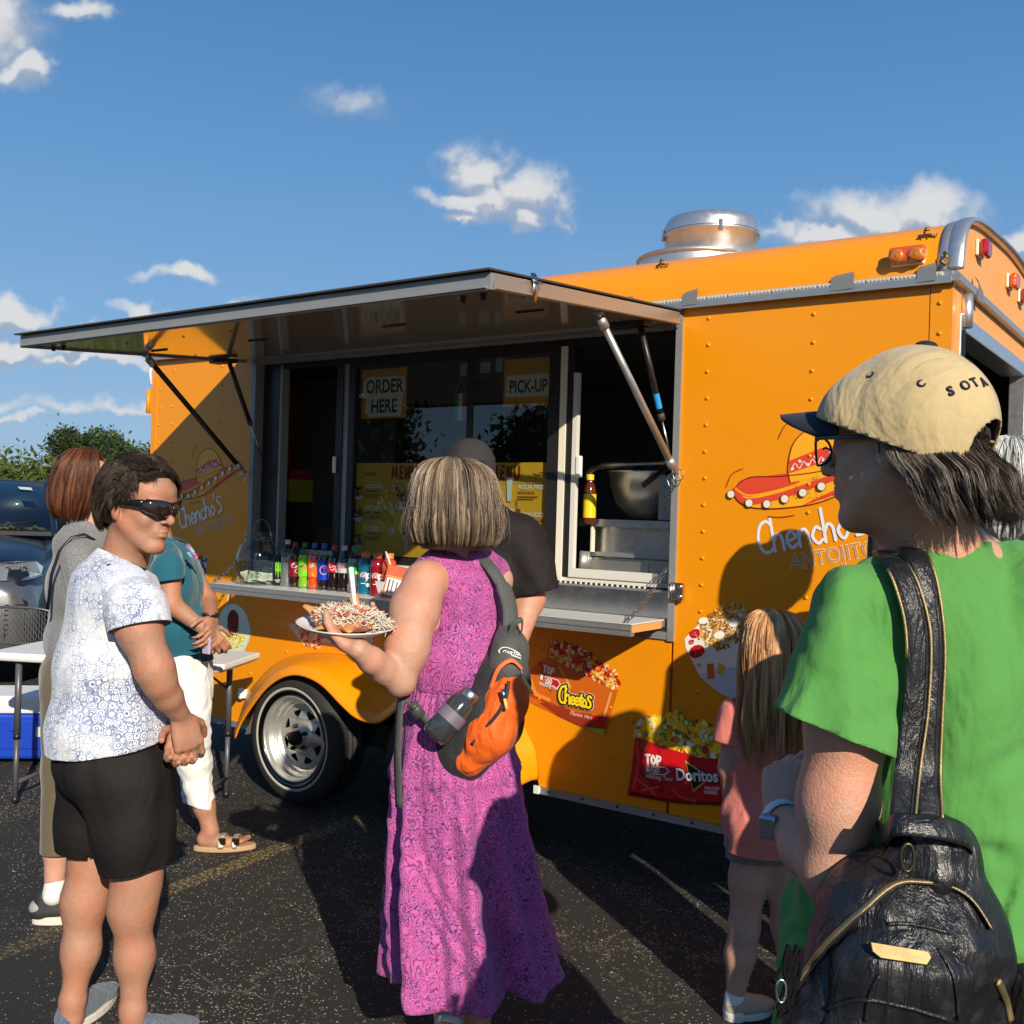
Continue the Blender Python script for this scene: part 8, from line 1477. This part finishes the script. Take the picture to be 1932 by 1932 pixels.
def m_org(f, z, hh): f.text('DEW', -.024, z-.002, .022, (.05, .05, .2), .45, bold=.05, shear=.3); f.text('DEW', -.025, z-.001, .022, W_, .45, bold=.01, shear=.3); f.disc((.006, z-.028), .018, lin(240, 160, 30), 16, ry=.012)
def m_pep(f, z, hh): f.disc((0, z), .0225, W_, 26); f.poly([(-.0205, z+.004)]+[(.0205*math.cos(t), z+.0205*math.sin(t)) for t in np.linspace(2.94, .2, 12)]+[(.0205, z+.006), (0, z+.009)], lin(200, 20, 40)); f.poly([(-.0205, z-.006)]+[(.0205*math.cos(t), z+.0205*math.sin(t)) for t in np.linspace(3.44, 6.08, 12)]+[(.0205, z-.008), (0, z-.011)], lin(20, 40, 140)); f.text('PEPSI', -.0195, z-.0045, .0125, (.01, .01, .03), bold=.04, width=1.0)
def m_coke(f, z, hh): lettering(f, 'C', -.024, z-.004, .009, .0028, W_, .25); f.ribbon([(-.010, z+.002), (-.004, z+.008), (.004, z+.0), (.010, z+.010), (.018, z+.004), (.024, z+.012)], .003, W_); f.ribbon([(-.018, z-.010), (-.008, z-.014), (.004, z-.008), (.018, z-.012)], .0025, W_); f.disc((.014, z-.020), .006, W_, 10)
def m_diet(f, z, hh): f.text('COKE', -.022, z-.002, .019, lin(190, 20, 35), .08, bold=.05, width=.95); f.text('diet', -.018, z+.014, .009, (.2, .2, .2), .08)
def m_spr(f, z, hh): f.disc((-.008, z), .018, lin(110, 200, 110), 16, ry=.010, ang=.5); f.disc((.012, z-.012), .008, lin(200, 220, 60), 12)
def m_G(col):
    def f_(f, z, hh): f.text('G', -.026, z+.004, .040, W_, bold=.08); f.text('G', -.0255, z+.005, .038, (.35, .02, .02), bold=.02); f.poly([(.004, z+.026), (.016, z+.030), (.010, z+.010), (.020, z+.012), (.0, z-.016), (.006, z+.006), (-.002, z+.006)], W_); f.disc((.012, z-.028), .009, W_, 14); f.line([(-.02, z-.02), (.0, z-.02)], .003, W_)
    return f_
by = 3.675
e = empty('energy_drink_can', (-4.066, by, SZ), 'tall black energy drink can with green claw marks beside the tip jar', 'can'); MB().lathe([(.001, .001), (.022, 0), (.028, .008), (.028, .142), (.023, .152), (.0235, .155), (.020, .155), (.019, .151), (.001, .151)], 26, (-4.066, by, SZ)).build('can_body', mat('black_can', (.012, .012, .012), .25, .3), e)
f = Flat(0, .0001)
for q in (-.011, 0, .011): f.poly([(q-.0035, .120), (q+.0035, .122), (q+.002, .09), (q+.0045, .085), (q, .045-.01*(q == 0)), (q-.001, .07), (q-.004, .08)], lin(130, 210, 50))
f.text('MONSTER', -.016, .026, .0085, (.6, .6, .6), bold=.05); f.text('ENERGY', -.009, .018, .005, (.4, .7, .2), bold=.05); wrap(f, (-4.066, by, SZ), .0284, CA, 'can_print', e)
bottle(-4.008, by+.008, 'clear water bottle with white cap next to the energy drink can', (.80, .86, .86), (.62, .62, .60), None, (.1, .1), kind='water', h=.240, r=.034, name='water_bottle')
bottle(-3.942, by, 'maroon-labelled cola bottle with maroon cap', (.02, .008, .006), (.25, .012, .02), lin(120, 15, 35), (.055, .150), m_doc)
bottle(-3.872, by, 'green soda bottle with dark green cap', (.20, .42, .02), (.008, .16, .06), lin(110, 200, 30), (.060, .152), m_dew)
bottle(-3.802, by, 'orange soda bottle with blue cap', (.55, .07, .015), (.03, .10, .55), lin(235, 100, 35), (.060, .150), m_org)
bottle(-3.733, by, 'blue-labelled cola bottle with blue cap and round emblem', (.012, .006, .006), (.02, .09, .60), lin(20, 50, 170), (.050, .150), m_pep)
bottle(-3.664, by, 'red-labelled cola bottle with red cap', (.012, .006, .006), (.50, .02, .03), lin(190, 20, 35), (.095, .145), m_coke, kind='contour', h=.228)
bottle(-3.596, by, 'silver-labelled cola bottle with pale cap', (.012, .006, .006), (.50, .52, .50), lin(180, 182, 184), (.095, .145), m_diet, kind='contour', h=.228)
bottle(-3.527, by, 'clear soda bottle with green label and green cap', (.30, .36, .33), (.01, .20, .08), lin(20, 130, 60), (.088, .142), m_spr, kind='soda', h=.226)
for x, c_, l_ in ((-3.452, (.004, .12, .20), 'blue sports drink with orange cap'), (-3.374, (.22, .006, .012), 'red sports drink with orange cap'), (-3.298, (.42, .12, .006), 'orange sports drink with orange cap')):
    bottle(x, by, l_, c_, (.75, .14, .03), None, (.050, .115), m_G(c_), kind='sport', h=.204, r=.0365, name='sports_drink')
# tip jar
jc = (-4.178, 3.635, SZ); e = empty('tip_jar', jc, 'ribbed glass jar with a wire handle, hand-lettered Tips, holding banknotes', 'tip jar')
pj = [(.001, .004), (.085, .003), (.098, .012), (.110, .05), (.117, .10), (.113, .15), (.098, .195), (.078, .222), (.070, .232), (.070, .245), (.074, .248), (.074, .256), (.070, .259), (.070, .268), (.066, .270)]
m_ = MB(); n = 64; v = [(jc[0]+(r_-.0022*(i % 4 == 0))*math.cos(2*math.pi*i/n), jc[1]+(r_-.0022*(i % 4 == 0))*math.sin(2*math.pi*i/n), SZ+z) for r_, z in pj for i in range(n)]; m_.add(v, [(k*n+i, k*n+(i+1) % n, (k+1)*n+(i+1) % n, (k+1)*n+i) for k in range(len(pj)-1) for i in range(n)], True)
o = m_.build('jar_glass', thin_glass('jar_glass', (.80, .84, .84), 1.42, .04), e)
MB().tube([(jc[0]+.070*math.cos(a), jc[1]+.02, SZ+.250+.075*math.sin(a)*1.2) for a in np.linspace(.05, math.pi-.05, 14)], .0016, 5).build('wire_handle', STEEL, e)
f = Flat(0, .0001); BKM = (.008, .008, .008)
for pts in ([(-.078, .118), (-.052, .124)], [(-.065, .122), (-.066, .08), (-.060, .075)], [(-.042, .102), (-.043, .078)], [(-.042, .118), (-.041, .120)], [(-.022, .10), (-.024, .055)], [(-.022, .10), (-.004, .105), (-.002, .088), (-.020, .084)], [(.034, .108), (.018, .106), (.016, .095), (.032, .09), (.030, .076), (.012, .076)]): f.ribbon([(a*1.15, b) for a, b in pts], .0046, BKM, 4)
wrap(f, jc, .1175, CA-.10, 'hand_lettering', e, k=1)
NOTE = mat('banknote', attr=True, rough=.7)
for i, (ang, tlt, z, dx, dy) in enumerate(((.25, .35, .030, .0, -.02), (-.5, 1.15, .045, .035, -.03), (1.2, .2, .018, -.03, .02), (-.2, 1.0, .04, .05, .01), (.9, .9, .05, -.05, -.01), (2.0, .12, .012, .02, .02))):
    q = empty('banknote', (jc[0]+dx, jc[1]+dy, SZ+z), ('crumpled one dollar note at the front of the tip jar', 'folded note standing at the right side of the tip jar', 'note lying flat at the back of the tip jar', 'note curled at the far right inside the tip jar', 'note leaning at the left inside the tip jar', 'lowest note on the bottom of the tip jar')[i], 'banknote', 'banknotes in the tip jar')
    mb = MB(); rot = Matrix.Rotation(ang+CA+math.pi/2, 3, 'Z') @ Matrix.Rotation(tlt, 3, 'X'); n1_, n2_ = 9, 4; vv = []
    for a in range(n1_):
        for b_ in range(n2_): x_, y_ = (a/(n1_-1)-.5)*.105, (b_/(n2_-1)-.5)*.046; p_ = rot @ Vector((x_, y_, .007*math.sin(x_*70+i*2)+.003*math.sin(y_*90+i))); vv.append((jc[0]+dx+p_.x, jc[1]+dy+p_.y, SZ+z+p_.z))
    mb.add(vv, [(a*n2_+b_, a*n2_+b_+1, (a+1)*n2_+b_+1, (a+1)*n2_+b_) for a in range(n1_-1) for b_ in range(n2_-1)], True); mb.c = [((.46, .50, .36) if (k_ // n2_) not in (0, 8) and 0 < k_ % n2_ < 3 else (.66, .68, .52)) if (k_//n2_ != 4) else (.16, .30, .16) for k_ in range(len(vv))]; mb.build('note', NOTE, q, fixn=False)
# orange and white food tray with a spoon
q = empty('food_carton', (-3.20, 3.60, SZ), 'red and white printed food carton with a white spoon standing in it', 'food carton'); M_ = Matrix.Rotation(R(38), 3, 'Z') @ Matrix.Rotation(R(12), 3, 'Y'); c = Vector((-3.20, 3.62, SZ+.075)); mb = MB(); mb.box(c+Vector((-.055, -.022, -.072)), c+Vector((.055, .022, .072)), M_, c); mb.build('carton', mat('red_white_carton', (.62, .10, .04), .5, var=(70, .7)), q)
f = Flat(0, .0001); f.poly([(-.045, -.065), (.04, -.065), (.04, .015), (-.045, .015)], (.80, .78, .72)); f.line([(-.048, .022), (.044, .022)], .006, (.75, .35, .08)); f.line([(-.032, -.055), (-.032, .006)], .008, (.1, .12, .14)); f.line([(-.015, -.055), (-.015, .006)], .006, (.1, .12, .14)); f.line([(.005, -.05), (.005, .0)], .006, (.1, .12, .14))
mb = MB(); mb.add([tuple(M_ @ Vector((a, -.0235+y, b)) + c) for a, y, b in f.m.v], f.m.f); mb.c = f.m.c; mb.build('carton_print', PRINT, q, fixn=False)
MB().tube([c+Vector((-.03, 0, .05)), c+Vector((-.052, -.01, .115)), c+Vector((-.062, -.014, .14))], [(.006, .003), (.006, .003), (.004, .002)], 8, flat=(1, 0, 0)).build('spoon', WHITEP, q)
mb = MB(); mb.add([(-3.27, 3.55, SZ+.078), (-3.20, 3.54, SZ+.078), (-3.235, 3.545, SZ+.004)], [(0, 1, 2)]); o = mb.build('napkin', mat('white_paper', (.8, .8, .78), .7), None, label='folded white paper napkin leaning by the printed carton', cat='napkin'); md = o.modifiers.new('s', 'SOLIDIFY'); md.thickness = .002
q = empty('paper_cup_stack', (-3.05, 3.66, SZ), 'pale drinking cup standing on the shelf behind the woman in magenta', 'cup'); MB().lathe([(.026, 0), (.034, .13), (.037, .132), (.037, .137), (.033, .137), (.033, .12)], 20, (-3.05, 3.66, SZ)).build('cup', WHITEP, q)
# shaved-ice machine, hot sauce
mc = empty('ice_shaver', (-2.02, 4.15, 1.48), 'polished steel ice shaver with lever handle in the right window bay', 'ice shaver')
MB().lathe([(.03, -.005), (.09, .01), (.15, .07), (.178, .15), (.186, .205), (.192, .208), (.192, .214), (.184, .216)], 40, (-2.20, 4.20, 1.485)).build('bowl', mat('satin_steel', (.66, .65, .62), .36, .9), mc)
m_ = MB(); m_.box((-2.06, 4.02, 1.482), (-1.72, 4.32, 1.68)); bx = m_.build('machine_box', mat('brushed_steel', (.34, .33, .33), .32, 1.0, var=(20, .1), rvar=(30, .2)), mc, bevel=.004)
for z in (1.54, 1.585, 1.63): MB().tube([(-2.03, 4.017, z), (-1.975, 4.017, z)], (.004, .004), 8).build('vent_slot', STEEL, bx)
f = Flat(4.0185, .0001); f.poly([(-1.96, 1.565), (-1.84, 1.565), (-1.84, 1.630), (-1.96, 1.630)], (.62, .66, .66)); f.text('CENTRAL', -1.945, 1.608, .021, BKM, bold=.03, width=1.0); f.text('RENTAL', -1.940, 1.592, .020, BKM, bold=.03, width=1.0); f.text('763-786-6000', -1.952, 1.571, .0165, BKM, bold=.03, width=1.0); f.build('rental_sticker', PRINT, bx)
m_ = MB(); m_.tube(smooth_path([(-2.44, 4.05, 1.655), (-2.42, 4.05, 1.70), (-2.36, 4.06, 1.722), (-2.2, 4.08, 1.728), (-2.06, 4.10, 1.735), (-1.98, 4.1, 1.75)], 5), [.016]*5+[.015]*21, 12); m_.build('lever_handle', STEEL, mc)
m_ = MB(); m_.tube([(-2.01, 4.06, 1.735), (-2.14, 4.02, 1.63)], (.017, .006), 10); m_.box((-2.06, 4.07, 1.68), (-1.98, 4.14, 1.765)); m_.build('linkage', mat('dark_machine', (.05, .05, .05), .3, .6), mc, bevel=.006)
sc_ = empty('sauce_bottle', (-2.352, 3.93, 1.43), 'brown hot sauce bottle with yellow cap and yellow label in the window bay', 'sauce bottle'); MB().lathe([(.001, 0), (.027, .002), (.029, .01), (.029, .15), (.022, .175), (.014, .19), (.014, .20)], 20, (-2.362, 3.945, 1.455)).build('bottle', mat('brown_sauce', (.10, .018, .006), .12, coat=1), sc_); MB().lathe([(.017, .198), (.017, .222), (.001, .224)], 16, (-2.362, 3.945, 1.455)).build('cap', mat('yellow_cap', (.75, .50, .03), .4), sc_)
MB().lathe([(.0296, .03), (.0296, .135)], 24, (-2.362, 3.945, 1.455)).build('label_band', mat('yellow_label', (.80, .55, .01), .4), sc_)

# ================================================================== FOLDING TABLE, COOLER, LOW CHAIR
tb = empty('folding_table', (-4.55, 3.1, 0), 'white plastic folding table with grey steel legs behind the queue', 'folding table'); td, tp_ = Vector((-.891, -.454, 0)), Vector((-.454, .891, 0)); B0 = Vector((-3.88, 3.19, 0))
m_ = MB(); co = [B0, B0+td*1.22, B0+td*1.22+tp_*.44, B0+tp_*.44]; c_ = sum(co, Vector())/4
m_.add([(p+Vector((0, 0, z))) for z in (.742,) for p in co]+[p+(c_-p)*.0+Vector((0, 0, .715)) for p in co]+[p+(c_-p).normalized()*.02+Vector((0, 0, .700)) for p in co], [(0, 1, 2, 3), (11, 10, 9, 8)]+[(i+4*k, (i+1) % 4+4*k, (i+1) % 4+4*k+4, i+4*k+4) for k in (0, 1) for i in range(4)]); m_.build('tabletop', WHITEP, tb, bevel=.006)
LG = mat('grey_table_leg', (.10, .10, .105), .4, .3)
for a in (.14, 1.08):
    for b_ in (.05, .39):
        f0 = B0+td*a+tp_*b_; l_ = MB().tube([f0+Vector((0, 0, .02)), f0+Vector((0, 0, .33))], .0125, 12).build('leg', LG, tb); MB().tube([f0+Vector((0, 0, .33)), f0+Vector((0, 0, .70))], .0155, 12).build('upper_tube', LG, l_); MB().tube([f0+Vector((0, 0, .0)), f0+Vector((0, 0, .035))], .0155, 12).build('foot_cap', BLACK, l_); MB().tube([f0+Vector((0, 0, .315)), f0+Vector((0, 0, .34))], .0175, 12).build('collar', BLACK, l_)
    MB().tube([B0+td*a+tp_*.05+Vector((0, 0, .10)), B0+td*a+tp_*.39+Vector((0, 0, .10))], .011, 8).build('cross_bar', LG, tb); s_ = 1 if a < .5 else -1
    MB().tube([B0+td*a+tp_*.39+Vector((0, 0, .55)), B0+td*(a+.16*s_)+tp_*.30+Vector((0, 0, .70))], .006, 6).build('brace', LG, tb)
MB().add([co[2]+Vector((0, 0, .728))+td*.001+tp_*.001+(co[1]-co[2])*t_ for t_ in (.05, .12)]+[co[2]+Vector((0, 0, .722))+td*.001+(co[1]-co[2])*t_ for t_ in (.12, .05)], [(0, 1, 2, 3)]).build('table_label', BLACK, tb)
cl = P(72, 960, 5.95); cx, cy = cl[0], cl[1]; rz = Matrix.Rotation(YAW+R(8), 3, 'Z'); ce = empty('cooler', (cx, cy, 0), 'blue wheeled cooler box with white lid and black pull handle under the table', 'cooler'); C0 = Vector((cx, cy, .2))
BL_ = mat('blue_plastic', (.006, .045, .40), .35)
MB().box((cx-.28, cy-.18, .03), (cx+.28, cy+.18, .285), rz, C0).build('cooler_body', BL_, ce, bevel=.018); MB().box((cx-.29, cy-.19, .2855), (cx+.29, cy+.19, .385), rz, C0).build('cooler_lid', WHITEP, ce, bevel=.02)
MB().box((cx-.20, cy-.188, .09), (cx+.16, cy-.181, .25), rz, C0).build('moulded_panel', BL_, ce, bevel=.004); MB().box((cx+.08, cy-.192, .16), (cx+.13, cy-.1885, .215), rz, C0).build('cooler_sticker', mat('pale_sticker', (.5, .55, .5), .5), ce)
MB().box((cx-.06, cy-.20, .19), (cx+.0, cy-.1885, .25), rz, C0).build('cooler_latch', BL_, ce, bevel=.005)
for dx in (-.29, -.22): MB().box((cx+dx-.012, cy-.235, .06), (cx+dx+.012, cy-.205, .36), rz, C0).build('handle_tube', BLACK, ce)
MB().box((cx-.305, cy-.245, .33), (cx-.20, cy-.19, .365), rz, C0).build('pull_handle', BLACK, ce, bevel=.006)
for dx in (.17,): w0 = rz @ Vector((dx, -.17, -.13))+C0; a_ = rz @ Vector((0, -1, 0)); MB().tube([w0-a_*.03, w0+a_*.025], .062, 20).build('wheel', BLACK, ce)
ch = empty('low_chair', tuple(P(30, 960, 6.5)*[1, 1, 0]), 'low black camp chair with perforated oval mesh back behind the table', 'chair'); cc_ = P(32, 1180, 6.5); MM = frame(-AW_, UP); m_ = MB(); ew, eh = .27, .115
ov = [cc_+RH*ew*math.copysign(abs(math.cos(t))**.7, math.cos(t))+UP*eh*math.copysign(abs(math.sin(t))**.8, math.sin(t))-AW_*(.05*math.cos(t)**2*-1) for t in np.linspace(0, 2*math.pi, 41)[:-1]]; MB().tube(ov, .009, 6, closed=True).build('back_rim', mat('grey_steel_rim', (.14, .13, .12), .4, .6), ch)
for i in range(34):
    x_ = (i/33*2-1)*ew*.97; z_ = eh*(max(0, 1-abs(x_/ew)**2.6))**.5*.98; pts = [cc_+RH*(x_+.0035*(1 if k % 2 else -1)*(1 if i % 2 else -1))+UP*q+AW_*.05*(x_/ew)**2*.9 for k, q in enumerate(np.linspace(-z_, z_, 11))]; m_.tube(pts, (.0028, .0016), 4, caps=False)
m_.build('perforated_back', mat('grey_steel_rim'), ch, kind='stuff'); m_ = MB()
for sx in (-1, 1): m_.tube([cc_+RH*sx*.20-UP*.10, cc_+RH*sx*.22-UP*.45, cc_+RH*sx*.24-UP*.68+AW_*.1], .010, 8); m_.tube([cc_+RH*sx*.22-UP*.42, cc_+RH*sx*.22-UP*.42-AW_*.40, cc_+RH*sx*.22-UP*.70-AW_*.42], .010, 8)
m_.build('chair_frame', BLACK, ch); m_ = MB(); s0 = cc_-UP*.42; m_.add([s0-RH*.21, s0+RH*.21, s0+RH*.21-AW_*.40-UP*.02, s0-RH*.21-AW_*.40-UP*.02], [(0, 1, 2, 3)]); o = m_.build('seat', mat('black_mesh'), ch); md = o.modifiers.new('s', 'SOLIDIFY'); md.thickness = .006

# ================================================================== PARKED CAR
CD = 8.55; fx_ = P(-108, 960, CD)*[1, 1, 0]; CF = facing(-77); CLf = frame(CF)[0]; Q = lambda x, y, z: fx_+CLf*x+CF*y+UP*z       # x towards its left side, y towards its nose
car = empty('parked_car', tuple(fx_), 'dark blue crossover car parked nose-on at the left edge', 'car')
NAVYP = mat('navy_car_paint', (.008, .010, .015), .32, .0, coat=.25); GRYP = mat('grey_car_paint', (.17, .17, .175), .3, .6, coat=.6, rvar=(20, .1)); BPL = mat('black_trim', (.015, .015, .016), .5); CG = thin_glass('windscreen_glass', (.30, .36, .35), 1.32)
def loft_half(st, name, m_, parent=car, close=True):
    v = []; n = len(st[0][1])
    for y, pr in st: v += [Q(a, y, b) for a, b in pr]+[Q(-a, y, b) for a, b in reversed(pr)]
    k = 2*n; f = [(i*k+j, i*k+j+1, (i+1)*k+j+1, (i+1)*k+j) for i in range(len(st)-1) for j in range(k-1)]
    if close: f += [tuple(range(k)), tuple((len(st)-1)*k+j for j in range(k-1, -1, -1))]
    me = mesh(name, v, f, True); bm = bmesh.new(); bm.from_mesh(me); bmesh.ops.recalc_face_normals(bm, faces=bm.faces); bm.to_mesh(me); bm.free(); me.polygons.foreach_set('use_smooth', np.ones(len(me.polygons), dtype=bool)); return link(name, me, m_, parent)
def pr_(w, zt, zs, zb, cr=.05): return [(.02, zt), (w*.45, zt-.004), (w*.78, zt-.025-cr*.3), (w*.93, zt-.05-cr), (w*.985, zs), (w, (zs+zb)/2), (w*.985, zb+.08), (w*.90, zb)]
loft_half([(-3.75, pr_(.80, 1.10, .85, .45)), (-3.6, pr_(.88, 1.16, .88, .36)), (-2.6, pr_(.92, 1.16, .9, .28)), (-.9, pr_(.925, 1.15, .9, .28)), (-.35, pr_(.92, 1.17, .9, .30)), (.30, pr_(.91, 1.12, .86, .40)), (.62, pr_(.89, 1.06, .84, .55)), (.80, pr_(.84, 1.005, .82, .60)), (.86, pr_(.80, .93, .80, .62))], 'car_body', NAVYP)
loft_half([(.55, [(.02, .86), (.5, .86), (.84, .85), (.905, .80), (.93, .62), (.93, .42), (.88, .30)]), (.78, [(.02, .88), (.5, .88), (.78, .86), (.86, .80), (.90, .62), (.90, .42), (.84, .28)]), (.90, [(.02, .86), (.5, .86), (.72, .84), (.80, .78), (.84, .62), (.84, .42), (.78, .27)]), (.95, [(.02, .82), (.46, .82), (.66, .80), (.73, .75), (.77, .62), (.77, .43), (.70, .29)])], 'front_bumper', GRYP)
loft_half([(-3.45, [(.02, 1.55), (.5, 1.54), (.62, 1.50), (.68, 1.44), (.80, 1.14)]), (-3.0, [(.02, 1.65), (.48, 1.64), (.60, 1.61), (.66, 1.55), (.85, 1.14)]), (-1.6, [(.02, 1.675), (.48, 1.665), (.60, 1.635), (.67, 1.57), (.87, 1.14)]), (-1.46, [(.02, 1.645), (.40, 1.635), (.50, 1.60), (.60, 1.50), (.87, 1.14)])], 'roof_and_doors', NAVYP)
ws = MB(); wsp = [(-1.42, 1.625, .50), (-1.1, 1.53, .58), (-.75, 1.385, .68), (-.42, 1.215, .765)]; vv = [Q(w*u, y+.03*(1-u*u)+.02, z+.02*(1-u*u)) for y, z, w in wsp for u in np.linspace(-1, 1, 9)]; ws.add(vv, [(i*9+j, i*9+j+1, (i+1)*9+j+1, (i+1)*9+j) for i in range(3) for j in range(8)], True); ws.build('windshield', CG, car)
for q in (-1, 1): MB().tube([Q(q*w*1.03, y+.02, z+.008) for y, z, w in [(-1.5, 1.66, .48)]+wsp+[(-.30, 1.15, .80)]], (.030, .022), 8).build('windshield_pillar', NAVYP, car)
MB().bar(Q(-.50, -1.43, 1.64), Q(.50, -1.43, 1.64), .06, .03).build('roof_front_edge', NAVYP, car); MB().bar(Q(-.78, -.40, 1.185), Q(.78, -.40, 1.185), .10, .035).build('cowl', BPL, car)
MB().add([Q(-.72, -.45, 1.19), Q(.72, -.45, 1.19), Q(.66, -1.1, 1.20), Q(-.66, -1.1, 1.20)], [(0, 1, 2, 3)]).build('dashboard', mat('grey_dashboard', (.06, .065, .065), .6), car); mb = MB()
for k in range(9): mb.tube([Q(.20+k*.05, -.62+.02*math.sin(k*2), 1.215), Q(.25+k*.05, -.55, 1.235+.012*math.sin(k*3)), Q(.28+k*.05, -.60, 1.21)], .014, 6)
mb.build('straw_hat_on_dashboard', mat('straw', (.48, .38, .16), .8), car); MB().tube([Q(.05, -.35, 1.215), Q(.38, -.44, 1.255), Q(.62, -.52, 1.29)], .010, 6).build('wiper', BLACK, car); MB().add([Q(.30, -1.2, 1.60), Q(.42, -1.19, 1.595), Q(.45, -1.12, 1.57), Q(.34, -1.12, 1.575)], [(0, 1, 2, 3)]).build('window_sticker', mat('pale_green_sticker', (.5, .62, .55), .5), car)
for q in (-1, 1):
    v = Vol(); c = Q(q*1.02, -.62, 1.235); v.ell(c, (.115, .07, .075), np.array([CLf, CF, UP]), .01); vv, ff = bake(v, .012); mr = link('door_mirror', mesh('mirror', vv, ff, True), NAVYP, car); MB().tube([Q(q*.88, -.60, 1.17), Q(q*.98, -.62, 1.19)], .03, 8).build('mirror_arm', BPL, mr)
    hl = MB(); pts = [(.48, .895, .955), (.60, .86, .985), (.74, .80, 1.005), (.87, .66, 1.00), (.905, .55, .955), (.90, .60, .895), (.82, .76, .872), (.66, .875, .862), (.50, .925, .865)]; k = len(pts)
    hl.add([Q(q*a, y+.022, z) for a, y, z in pts]+[Q(q*a, y-.05, z) for a, y, z in pts], [tuple(range(k))]+[(i, (i+1) % k, k+(i+1) % k, k+i) for i in range(k)]); ho = hl.build('headlight', mat('headlight_glass', (.82, .85, .88), .05, trans=.8, ior=1.3, coat=1), car)
    for a, y, z in ((.60, .86, .925), (.70, .82, .93), (.80, .745, .935)):
        cpt = Q(q*a, y+.0, z); m_ = MB(); m_.tube([cpt-CF*.03, cpt+CF*.0, cpt+CF*.012], [.022, .030, .033], 12, caps=False); m_.tube([cpt-CF*.02, cpt+CF*.004], .014, 10); m_.build('lamp_reflector', mat('chrome', (.8, .8, .8), .08, 1.0), ho)
    m_ = MB(); m_.tube([Q(q*.50, .935, .858), Q(q*.68, .885, .855), Q(q*.83, .775, .862), Q(q*.905, .61, .885)], .008, 6); m_.build('chrome_strip', mat('chrome'), ho)
    m_ = MB(); m_.add([Q(q*.70, .945, .72), Q(q*.80, .90, .74), Q(q*.86, .86, .70), Q(q*.86, .86, .44), Q(q*.72, .955, .42)], [(0, 1, 2, 3, 4)]); m_.build('fog_lamp_recess', BLACK, car)
    for z in np.linspace(.46, .68, 7): MB().bar(Q(q*.72, .962, z), Q(q*.85, .885, z), .008, .010).build('recess_slat', BPL, car)
    m_ = MB(); m_.tube([Q(q*.93, .0+.40*math.cos(t), .36+.42*math.sin(t)) for t in np.linspace(-.2, math.pi+.2, 16)], (.05, .03), 6, flat=tuple(CLf)); m_.build('wheel_arch_trim', BPL, car)
    for yy_ in (0, -2.69):
        wc = Q(q*.84, yy_, .345); wl = bpy.data.objects.new('wheel', None); COL.objects.link(wl); wl.parent = car; ax_ = CLf*q; a1_ = CF; m_ = MB(); n = 36; prf = [(.22, .10), (.30, .115), (.335, .09), (.345, .05), (.345, -.08), (.32, -.11)]
        m_.add([wc+ax_*y+(a1_*math.cos(2*math.pi*i/n)+UP*math.sin(2*math.pi*i/n))*r_ for r_, y in prf for i in range(n)], [(k*n+i, k*n+(i+1) % n, (k+1)*n+(i+1) % n, (k+1)*n+i) for k in range(5) for i in range(n)], True); m_.build('tyre', RUBBER, wl)
        m_ = MB(); m_.tube([wc+ax_*.06, wc+ax_*.085], [.225, .22], 24); m_.build('rim', GRYP, wl)
m_ = MB(); m_.add([Q(-.46, .955, .80), Q(.46, .955, .80), Q(.52, .962, .55), Q(-.52, .962, .55)], [(0, 1, 2, 3)]); m_.build('lower_grille', BLACK, car); MB().bar(Q(-.45, .90, .915), Q(.45, .90, .915), .05, .075).build('upper_grille', BLACK, car)
